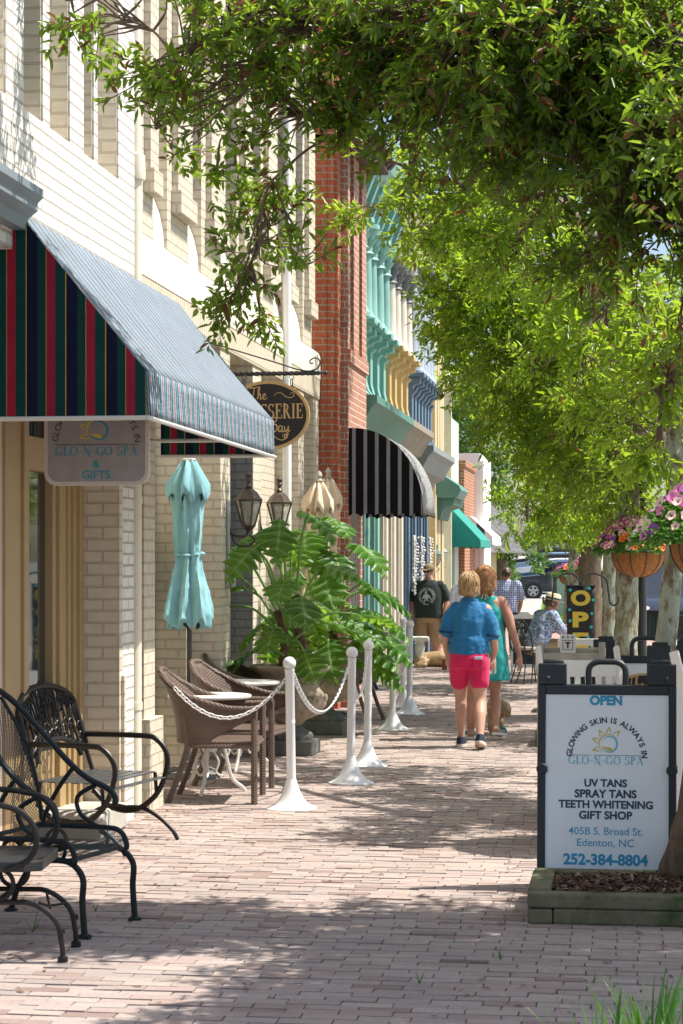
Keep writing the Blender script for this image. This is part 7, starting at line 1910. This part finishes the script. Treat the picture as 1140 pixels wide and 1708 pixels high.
s = MB(); hair_cap(s, (0, .012, 1.445), -.3, lambda m_: (m_.ball((0, -.018, .028), .098, 18, 12, sc=(.86, 1.05, 1.05)), hair_tufts(m_, (0, -.018, .02), .086, .104, .1, 100, 3, -.5, .03)), .95); fuse(s, "hair", mhair("short_dark_hair", (.035, .02, .012), (.1, .055, .03)), t, .009, 2)
for x, y in ((-.1, .06), (.1, -.02)):
    s = MB(); s.loft([[(x + a, y + b, .001) for a, b in oval(.048, .13, 16)], [(x + a * .95, y + b, .05) for a, b in oval(.048, .13, 16)], [(x + a * .7, y + b * .7 - .02, .08) for a, b in oval(.048, .13, 16)]]); s.build("shoe", M("dark_shoe", (.04, .04, .045)), t)

# -- person in a white T-shirt hidden behind the two walkers
c = PT(776, 935, 34.5); F4 = Vector((c.x, c.y, 0))
t = thing("person", "person in a white T-shirt almost hidden behind the person in blue", "person", F4, 0)
s = MB(); torso(s, [(0, 0, .8, .16, .11), (0, 0, 1.0, .15, .1), (0, 0, 1.15, .16, .1), (0, 0, 1.22, .14, .085), (0, 0, 1.27, .06, .06)]); limb(s, [(0, 0, 1.24), (0, .01, 1.34)], [.05, .048])
for k in (-1, 1):
    limb(s, [(.16 * k, 0, 1.2), (.205 * k, 0, 1.05), (.215 * k, .0, .96), (.2 * k, .05, .84), (.19 * k, .07, .77)], [.054, .046, .04, .034, .026]); hand(s, (.19 * k, .07, .765), (0, .2, -1), (-k, .2, 0), .5, -k)
    limb(s, [(.09 * k, 0, .8), (.1 * k, 0, .45), (.1 * k, -.03, .28), (.1 * k, 0, .05)], [.1, .06, .055, .036]); limb(s, [(.1 * k, -.02, .04), (.11 * k, .1, .03)], [.036, .03], 8, 2)
head(s, (0, .012, 1.375), 0, .95); fuse(s, "body", mSkin, t, .012)
s = MB(); torso(s, [(0, 0, .76, .185, .13), (0, 0, 1.0, .178, .125), (0, 0, 1.15, .182, .118), (0, 0, 1.22, .15, .095), (0, 0, 1.27, .07, .07)])
for k in (-1, 1): limb(s, [(.15 * k, 0, 1.195), (.195 * k, 0, 1.08), (.208 * k, 0, 1.0)], [.074, .07, .067])
fuse(s, "t_shirt", cloth("white_cotton", (.75, .75, .77)), t, .011, 4)
s = MB(); torso(s, [(0, 0, .6, .17, .12), (0, 0, .8, .17, .12)]);
for k in (-1, 1): limb(s, [(.09 * k, 0, .7), (.1 * k, 0, .5)], [.105, .095])
fuse(s, "shorts", cloth("denim_blue", (.1, .16, .28)), t, .011, 3)
s = MB(); hair_cap(s, (0, .012, 1.375), 0, lambda m_: (m_.ball((0, -.02, .028), .1, 18, 12, sc=(.88, 1.05, 1.05)), limb(m_, [(0, -.08, .0), (0, -.09, -.12)], [.06, .02])), .95); fuse(s, "hair", mhair("brown_hair", (.1, .05, .03), (.25, .14, .07)), t, .009, 2)

# -- seated man in the straw hat
c = PT(902, 935, 28.0); F5 = Vector((c.x, c.y, 0))
t = thing("person", "seated person in a straw hat and blue patterned shirt holding a folded paper", "person", F5, R(-55))
s = MB()
torso(s, [(0, -.06, .44, .18, .14), (0, -.05, .58, .175, .135), (0, .0, .72, .18, .13), (0, .06, .86, .19, .115), (0, .1, .95, .16, .09), (0, .115, 1.0, .06, .06)]); limb(s, [(0, .1, .96), (0, .15, 1.04)], [.055, .052])
for k in (-1, 1):
    limb(s, [(.1 * k, -.03, .47), (.12 * k, .2, .5), (.13 * k, .42, .48), (.13 * k, .46, .3), (.13 * k, .43, .08)], [.1, .09, .065, .06, .038]); limb(s, [(.13 * k, .4, .05), (.14 * k, .54, .035)], [.04, .033], 8, 2)
    limb(s, [(.18 * k, .09, .92), (.22 * k, .15, .78), (.22 * k, .22, .7), (.16 * k, .38, .72), (.11 * k, .46, .76)], [.062, .054, .046, .04, .029]); hand(s, (.105 * k, .465, .765), (-.4 * k, 1, .3), (0, 0, -1), .6, k)
hc = (0, .19, 1.09); head(s, hc, -.35, .95, -.2); fuse(s, "body", mSkinT, t, .012)
s = MB(); torso(s, [(0, -.06, .44, .2, .155), (0, -.05, .58, .195, .15), (0, .0, .72, .2, .145), (0, .06, .86, .205, .13), (0, .1, .95, .175, .105), (0, .115, 1.0, .075, .075)])
for k in (-1, 1): limb(s, [(.17 * k, .09, .92), (.215 * k, .14, .8), (.225 * k, .19, .74)], [.08, .076, .073])
m, tr, b = nt("blue_leaf_print"); co = _n(tr, "ShaderNodeTexCoord").outputs["Object"]; f = noise(tr, co, 38, 3, .6); tr.links.new(ramp(tr, f, [(.44, (.09, .14, .3)), (.54, (.42, .48, .6))]), b.inputs["Base Color"]); b.inputs["Roughness"].default_value = .85
fuse(s, "shirt", m, t, .011, 4)
s = MB(); torso(s, [(0, -.06, .4, .19, .15), (0, -.06, .5, .185, .15)])
for k in (-1, 1): limb(s, [(.1 * k, -.03, .475), (.12 * k, .2, .505), (.128 * k, .38, .49)], [.112, .105, .095])
fuse(s, "shorts", cloth("khaki_cotton", (.3, .19, .09)), t, .011, 3)
mStraw = M("straw", (.62, .52, .36), .8, var=.12, vs=40, bump=.4, bs=200)
s = MB(); hair_cap(s, hc, -.35, lambda m_: m_.lathe([(.165, .05), (.16, .043), (.1, .048), (.1, .058), (.094, .13), (.07, .15), (.0001, .135)], n=30, sy=1.15), .95, -.2); ho = s.build("hat", mStraw, t, smooth=50)
s = MB(); hair_cap(s, hc, -.35, lambda m_: m_.lathe([(.1015, .055), (.0995, .085)], n=30, sy=1.15, cap=False), .95, -.2); s.build("hat_band", M("navy_ribbon", (.02, .03, .07), .7), ho)
s = MB(); hair_cap(s, hc, -.35, lambda m_: m_.ball((0, -.02, -.0), .098, 16, 10, sc=(.86, 1.05, .9)), .95, -.2); s.build("hair", mhair("short_brown_hair", (.04, .025, .015), (.12, .07, .04)), t)
for k in (-1, 1):
    s = MB(); s.loft([[(.14 * k + a, .49 + b, .001) for a, b in oval(.048, .13, 16)], [(.14 * k + a, .49 + b, .05) for a, b in oval(.048, .13, 16)], [(.14 * k + a * .7, .46 + b * .7, .08) for a, b in oval(.048, .13, 16)]]); s.build("shoe", M("dark_shoe", (.04, .04, .045)), t)
e = Matrix.Rotation(R(-55), 4, 'Z') @ Vector((0, .58, .84)); s = MB(); s.box(-.13, .13, -.006, .006, -.11, .15); s.box(-.12, .12, .0065, .012, -.1, .14)
pa = tag(s.build("folded_paper", M("newsprint", (.25, .24, .2), .8, var=.4, vs=25), None, loc=None, smooth=0), "folded paper held in the hands of the seated person in the straw hat", "paper"); pa.location = F5 + e; pa.rotation_euler = (R(-35), 0, R(-55))

# -- dogs
mFur = mhair("tan_dog_fur", (.24, .15, .07), (.42, .29, .15))
D0 = GP(722, 1113)
t = thing("dog", "large tan dog lying flat on the paving in front of the standing person", "dog", (D0.x, D0.y + .15, 0), R(4))
s = MB()
torsoX = [(-.3, .0, .1, .08, .09), (-.22, 0, .115, .12, .115), (-.05, 0, .12, .13, .12), (.12, 0, .13, .14, .13), (.26, 0, .125, .12, .12), (.34, 0, .12, .08, .09)]
s.loft([[(x, y + ry * math.cos(a), max(.0, z + rz * math.sin(a))) for a in np.linspace(0, 2 * PI, 17)[:-1]] for x, y, z, ry, rz in torsoX])
limb(s, [(.3, 0, .13), (.4, -.03, .15), (.47, -.05, .13)], [.085, .07, .065]); s.ball((.5, -.06, .115), .075, 14, 10, sc=(1.1, .9, .95)); limb(s, [(.54, -.07, .1), (.62, -.09, .07)], [.05, .033])
for k in (-1, 1): limb(s, [(.49, -.06 + .06 * k, .16), (.47, -.06 + .085 * k, .1)], [.03, .018])
limb(s, [(.24, -.1, .07), (.36, -.2, .045), (.46, -.24, .035)], [.055, .035, .035]); limb(s, [(.26, .1, .07), (.4, .16, .045), (.52, .17, .035)], [.055, .035, .035])
limb(s, [(-.22, -.1, .1), (-.12, -.2, .08), (-.24, -.23, .04), (-.12, -.26, .035)], [.085, .06, .04, .032]); limb(s, [(-.24, .1, .09), (-.1, .2, .07), (-.22, .24, .04)], [.08, .055, .035])
limb(s, [(-.3, 0, .09), (-.45, .05, .05), (-.58, .0, .035)], [.04, .035, .02]); hair_tufts(s, (0, 0, .12), .3, .13, .11, 120, 3, -.1, .05)
fuse(s, "body", mFur, t, .012, 2)
s = MB(); s.tube([(.36, -.02 + .085 * math.cos(a), .135 + .085 * math.sin(a)) for a in np.linspace(0, 2 * PI, 17)[:-1]], .014, 6, closed=True); s.build("collar", M("navy_harness", (.03, .035, .08), .7), t)
D1 = PT(832, 935, 19.6)
t = thing("dog", "small tan dog with a drooping feathered tail walking ahead of the person in teal", "dog", (D1.x - .02, D1.y, 0), R(6))
s = MB()
s.loft([[(x0 + rx * math.cos(a), y, z + rz * math.sin(a)) for a in np.linspace(0, 2 * PI, 17)[:-1]] for y, x0, z, rx, rz in ((-.03, 0, .26, .05, .06), (.03, 0, .26, .075, .085), (.15, 0, .27, .075, .085), (.28, 0, .265, .085, .1), (.38, 0, .28, .06, .08))])
limb(s, [(0, .36, .3), (0, .43, .39), (0, .46, .43)], [.055, .045, .045]); s.ball((0, .48, .45), .055, 12, 8, sc=(.9, 1.1, .95)); limb(s, [(0, .52, .44), (0, .58, .425)], [.032, .02])
for k in (-1, 1):
    limb(s, [(.04 * k, .47, .49), (.055 * k, .46, .43)], [.02, .012]); limb(s, [(.045 * k, .33, .24), (.05 * k, .33, .12), (.05 * k, .33, .02)], [.035, .022, .02]); limb(s, [(.045 * k, .03, .24), (.05 * k, .05, .16), (.05 * k, -.03, .1), (.05 * k, -.01, .02)], [.05, .032, .02, .02])
limb(s, [(.01, -.03, .3), (.05, -.08, .32), (.1, -.1, .25), (.125, -.1, .19)], [.025, .035, .035, .01]); hair_tufts(s, (.09, -.09, .26), .035, .03, .06, 40, 5, -1, .04)
fuse(s, "body", mFur, t, .01, 2)
# ================================================================== rocking chair, iron chairs, vehicles
mWhW = M("white_painted_wood", (.74, .72, .67), .55, var=.06, dirt=((.5, .45, .37), 12, .7))
c = PT(1005, 935, 11.9)
t = thing("rocking_chair", "white wooden slatted rocking chair behind the spa sign", "chair", (c.x, c.y, 0), R(14))
for k in (-1, 1): s = MB(); s.obox((.3 * k - .0, .25, .35), (.3 * k - .07, .46, 1.16), .035, .06, up=(0, 1, 0)); s.build("back_post", mWhW, t, smooth=0, bevel=.005)
for yy, z, h in ((.425, 1.03, .1), (.29, .5, .07)): s = MB(); s.obox((-.3, yy, z), (.27, yy, z), .03, h); s.build("rail", mWhW, t, smooth=0, bevel=.005)
s = MB()
for i in range(7): x = -.24 + .08 * i; s.obox((x, .295, .5), (x, .415, .99), .045, .014, up=(0, 1, 0))
s.build("slat", mWhW, t, smooth=0, bevel=.003)
s = MB()
for i in range(8): y = -.26 + .07 * i; s.box(-.3, .3, y, y + .058, .42 - .02 * i / 8, .44 - .02 * i / 8)
s.build("seat", mWhW, t, smooth=0, bevel=.003)
for k in (-1, 1):
    s = MB(); s.box(.27 * k, .37 * k, -.32, .34, .66, .685); s.build("arm", mWhW, t, smooth=0, bevel=.006)
    for y in (-.25, .24): s = MB(); s.obox((.32 * k, y, .06), (.32 * k, y + .02, .66), .045, .045, up=(0, 1, 0)); s.build("leg", mWhW, t, smooth=0, bevel=.004)
    s = MB(); s.tube(spline([(.32 * k, -.45, .1), (.32 * k, -.15, .03), (.32 * k, .2, .03), (.32 * k, .6, .12)], 6), .024, 6); s.build("rocker", mWhW, t)
s = MB(); rk = [o for o in bpy.data.objects if o.name == 'rocking_chair'][0]; rk.scale = (.8, .9, 1); q_ = PT(1262, 935, 11.8); dup(rk, (q_.x, q_.y, 0), R(75), "white wooden rocking chair at the right edge, only its slats and arm showing")
def iron_chair(loc, rz, label, cush=None):
    t = thing("iron_chair", label, "chair", loc, rz, "curled iron cafe chairs")
    s = MB(); A = [(.21 * math.cos(a), -.2 - .05 * math.sin(a) * 1, .58 + .3 * math.sin(a)) for a in np.linspace(0, PI, 17)]
    s.tube([(.19, -.17, .44)] + A + [(-.19, -.17, .44)], .011, 6); r_ = random.Random(3)
    for k in (-1, 1):
        for x0, z0, r0 in ((.05, .74, .05), (.1, .6, .045), (.05, .56, .04)):
            s.tube([(k * x0 + r0 * (1 - q / 14) * math.cos(q * .55 + .5), -.21 - .03 * (z0 - .5), z0 + r0 * (1 - q / 14) * math.sin(q * .55 + .5)) for q in range(13)], .006, 5)
        s.tube(spline([(k * .02, -.19, .45), (k * .07, -.2, .6), (k * .02, -.23, .72), (k * .06, -.25, .84)], 5), .006, 5)
    s.build("back", mIron, t)
    s = MB(); s.lathe([(.205, .43), (.215, .435), (.205, .445), (.001, .445)], n=28); s.build("seat", mIron, t)
    for a in (45, 135, 225, 315):
        cx, sx = math.cos(R(a)), math.sin(R(a)); s = MB(); s.tube(spline([(.15 * cx, .15 * sx, .43), (.19 * cx, .19 * sx, .36), (.21 * cx, .21 * sx, .2), (.28 * cx, .28 * sx, 0)], 5), .009, 6); s.build("leg", mIron, t)
    if cush: s = MB(); s.lathe([(.17, .446), (.2, .47), (.19, .5), (.001, .505)], n=24); s.build("cushion", cush, t, smooth=60)
    return t
p = GP(884, 1140); iron_chair((p.x, p.y, 0), R(-60), "curled black iron chair with a pale cushion, nearest the sidewalk", M("pale_cushion", (.45, .38, .33), .9))
p = GP(912, 1132); iron_chair((F5.x - .06, F5.y - .08, 0), R(-55), "curled black iron chair the seated person in the hat sits on")
p = PT(940, 935, 28.6); t = thing("iron_table", "small dark cafe table in front of the seated person", "table", (p.x, p.y, 0)); s = MB(); s.lathe([(.38, .7), (.4, .71), (.38, .72), (.001, .72)], n=32); s.build("table_top", M("pale_table_top", (.5, .5, .48), .5), t); s = MB(); s.lathe([(.2, 0), (.2, .02), (.03, .05), (.025, .7)], n=16); s.build("pedestal", mIron, t)

mTyre = M("tyre_rubber", (.02, .02, .021), .8); mRim = M("alloy_rim", (.55, .55, .56), .3, metal=.8); mCarGl = MGlass("car_glass", (.015, .02, .025)); mCarGl2 = mCarGl
mChrome = M("headlamp_glass", (.7, .7, .7), .1, spec=.8); mAmber = M("amber_lens", (.7, .15, .03), .3)
def car(label, loc, rz, paint, L=4.7, Wd=1.88, H=1.68, cat="car", name="parked_car", group="cars parked beyond the lawn"):
    """side view along x, nose towards -x"""
    t = thing(name, label, cat, loc, rz, group)
    h = L / 2; s = MB()
    def sec(y, k):
        return [(-h + .12 * k, y, .32), (-h + .02 + .1 * k, y, .55), (-h + .06 + .1 * k, y, .82), (-h + .35, y, .98 - .02 * k), (-h + 1.3, y, 1.08 - .02 * k), (h - .5, y, 1.1 - .02 * k), (h - .1 - .05 * k, y, 1.02), (h - .03 - .06 * k, y, .7), (h - .1 * k - .05, y, .35)]
    w = Wd / 2
    s.loft([sec(-w + .0, 1.0), sec(-w + .0, .9), sec(-w + .1, .3), sec(0, 0), sec(w - .1, .3), sec(w, .9), sec(w, 1)]); s.build("body", paint, t, smooth=40)
    s = MB()
    def cab(y, z, i): return [(-h + 1.25 + i, y, 1.04), (-h + 2.15 + i * .3, y, z), (h - 1.1, y, z + .01), (h - .35 - i, y, 1.06)]
    s.loft([cab(-w + .06, H - .16, .0), cab(-w + .16, H - .1, .0), cab(-w + .28, H - .06, .0), cab(w - .28, H - .06, .0), cab(w - .16, H - .1, .0), cab(w - .06, H - .16, .0)]); s.build("cabin_glass", mCarGl, t, smooth=0)
    s = MB(); s.loft([[(-h + 2.1, y, z), (-h + 2.4, y, z + .04), (h - 1.0, y, z + .05), (h - .75, y, z - .02), (h - .85, y, z - .06), (-h + 2.05, y, z - .06)] for y, z in ((-w + .12, H - .11), (-w + .25, H - .05), (w - .25, H - .05), (w - .12, H - .11))])
    for k in (-1, 1):
        y = k * (w - .085)
        for a, b in (((-h + 1.2, 1.06), (-h + 2.1, H - .12)), ((-h + 2.75, 1.06), (-h + 2.8, H - .1)), ((h - 1.35, 1.06), (h - 1.3, H - .1)), ((h - .4, 1.06), (h - .95, H - .1))): s.obox((a[0], y - k * .03 * 0, a[1]), (b[0], y - k * .06, b[1]), .09, .05, up=(0, 1, 0))
    s.build("roof", paint, t, smooth=40)
    for x in (-h + .92, h - .92):
        for k in (-1, 1):
            s = MB(); s.tube([(x, k * (w - .2), .34), (x, k * (w + .012), .34)], .43, 28); s.build("wheel_arch", M("arch_plastic", (.03, .03, .032), .7), t, smooth=40)
            s = MB(); s.tube([(x, k * (w - .2), .34), (x, k * (w + .02), .34)], .34, 28); wo = s.build("wheel", mTyre, t, smooth=40)
            s = MB(); s.tube([(x, k * (w + .021), .34), (x, k * (w + .027), .34)], .1, 16)
            for i in range(5):
                a = i * 2 * PI / 5 + .3; s.obox((x, k * (w + .026), .34), (x + .22 * math.cos(a), k * (w + .026), .34 + .22 * math.sin(a)), .09, .012, up=(0, 1, 0))
            s.tube([(x + .225 * math.cos(a), k * (w + .022), .34 + .225 * math.sin(a)) for a in np.linspace(0, 2 * PI, 25)[:-1]], .02, 6, closed=True); s.build("rim", mRim, wo)
    for k in (-1, 1):
        s = MB(); s.ball((-h + .22, k * (w - .25), .82), .13, 12, 8, sc=(1.1, 1.3, .6)); s.build("headlight", mChrome, t)
        s = MB(); s.ball((-h + .42, k * (w - .055), .78), .05, 8, 6, sc=(2, .6, .6)); s.build("marker_light", mAmber, t)
        s = MB(); s.ball((-h + 1.62, k * (w + .08), 1.12), .1, 10, 8, sc=(.8, 1, .7)); s.build("mirror", paint, t)
    s = MB(); s.box(-h - .005, -h + .2, -w + .5, w - .5, .5, .75); s.build("grille", M("black_grille", (.02, .02, .02), .4), t, bevel=.02)
    s = MB(); s.box(-h + 1.0, h - 1.0, -w - .006, w + .006, .3, .42); s.build("sill", M("arch_plastic", (.03, .03, .032)), t)
    return t
def paint(n, c): return M(n, c, .25, var=.02, coat=1.0, spec=.5)
mNavy, mBluP, mWhP, mSilP, mBlkP = paint("dark_navy_car_paint", (.02, .025, .04)), paint("blue_car_paint", (.03, .07, .15)), paint("white_car_paint", (.7, .7, .7)), paint("silver_blue_car_paint", (.2, .3, .4)), paint("black_car_paint", (.015, .015, .018))
for i, (d, fx, pn, H, lab) in enumerate(((93, 855, mNavy, 1.45, "dark navy parked car nearest the lawn, seen from its side"), (99, 850, mBluP, 1.6, "blue parked car right behind the dark navy one"), (105, 848, mWhP, 1.5, "white parked car, third in the row"), (111, 842, mSilP, 1.6, "silver blue parked car, fourth in the row"), (117, 846, mBlkP, 1.7, "black parked car, farthest in the row"))):
    a = PT(fx, 935, d); car(lab, (a.x + 2.35, a.y, max(-.03, -.03 + 2.03 / 54 * (a.y - 96))), R(4), pn, H=H)
v = PT(1135, 935, 35); car("dark parked pickup truck facing the camera beyond the sandwich boards at the right edge", (v.x + .15, v.y + 2.4, 0), R(88), mBlkP, 4.9, 1.9, 1.75, "truck", "parked_truck", None)
# utility box and flower strip by the lawn
p = GP(935, 1026); t = thing("utility_box", "pale green utility cabinet standing on the lawn", "utility box", p); s = MB(); s.box(-.25, .25, -.25, .25, 0, 1.25); s.box(-.28, .28, -.28, .28, 1.25, 1.31); s.build("cabinet", M("pale_green_metal", (.25, .36, .3), .5), t, bevel=.02); s = MB(); s.box(-.21, .21, -.262, -.251, .15, 1.15); s.build("door", M("pale_green_metal", (.25, .36, .3)), t, bevel=.01)
s = MB(); p = GP(926, 1050); s.tube([(p.x, p.y, 0), (p.x, p.y, 1.6)], .05, 12); s.lathe([(.09, 0), (.09, .1), (.05, .16)], p, 12); s.obox((p.x, p.y, 1.2), (p.x + .6, p.y, 1.75), .04, .04); tag(s.build("sign_post", mIron, None, smooth=40), "black post with a slanting grey bar behind the seated person", "post")
# grass on the lawn
g = np.random.default_rng(3); n = 5200; A, B2 = GP(896, 1047), GP(1000, 1047)
yy = g.uniform(GP(0, 1047).y if False else 52.5, 88, n); x0 = np.interp(yy, [52.5, 88], [A.x, GP(905, 1001.5).x]); xx = x0 + g.uniform(0, 1, n) * 4
leaf_mesh("grass", np.stack([xx, yy, np.full(n, -.01)], 1), np.stack([g.normal(0, .4, n), g.normal(0, .4, n), np.ones(n)], 1), np.stack([g.normal(0, 1, n), g.normal(0, 1, n), np.zeros(n)], 1), g.uniform(.05, .1, n), .03, MLeaf("lawn_blade", [(.1, .24, .03), (.16, .3, .04)], .6, .3, (.4, .6, .1)), None)
tag(bpy.data.objects["grass"], kind="stuff")
# fallen leaves and specks on the paving
g = np.random.default_rng(9); n = 620; X = g.uniform(-3.1, .6, n); Y = g.uniform(7.4, 22, n)
X[:200] = -3.1 + np.abs(g.normal(0, .2, 200)); X[200:300] = g.uniform(-.75, -.4, 100)
a = g.uniform(0, 2 * PI, n); o = leaf_mesh("fallen_leaves", np.stack([X, Y, np.full(n, .006)], 1), np.stack([np.cos(a), np.sin(a), np.zeros(n)], 1), np.stack([g.normal(0, .2, n), g.normal(0, .2, n), np.ones(n)], 1), g.uniform(.02, .055, n), g.uniform(.008, .02, n), MLeaf("dry_leaf", [(.12, .07, .04), (.2, .13, .07), (.25, .18, .1)], .8, .1, (.2, .1, .05)), None, fold=.15, curl=.03)
tag(o, kind="stuff")
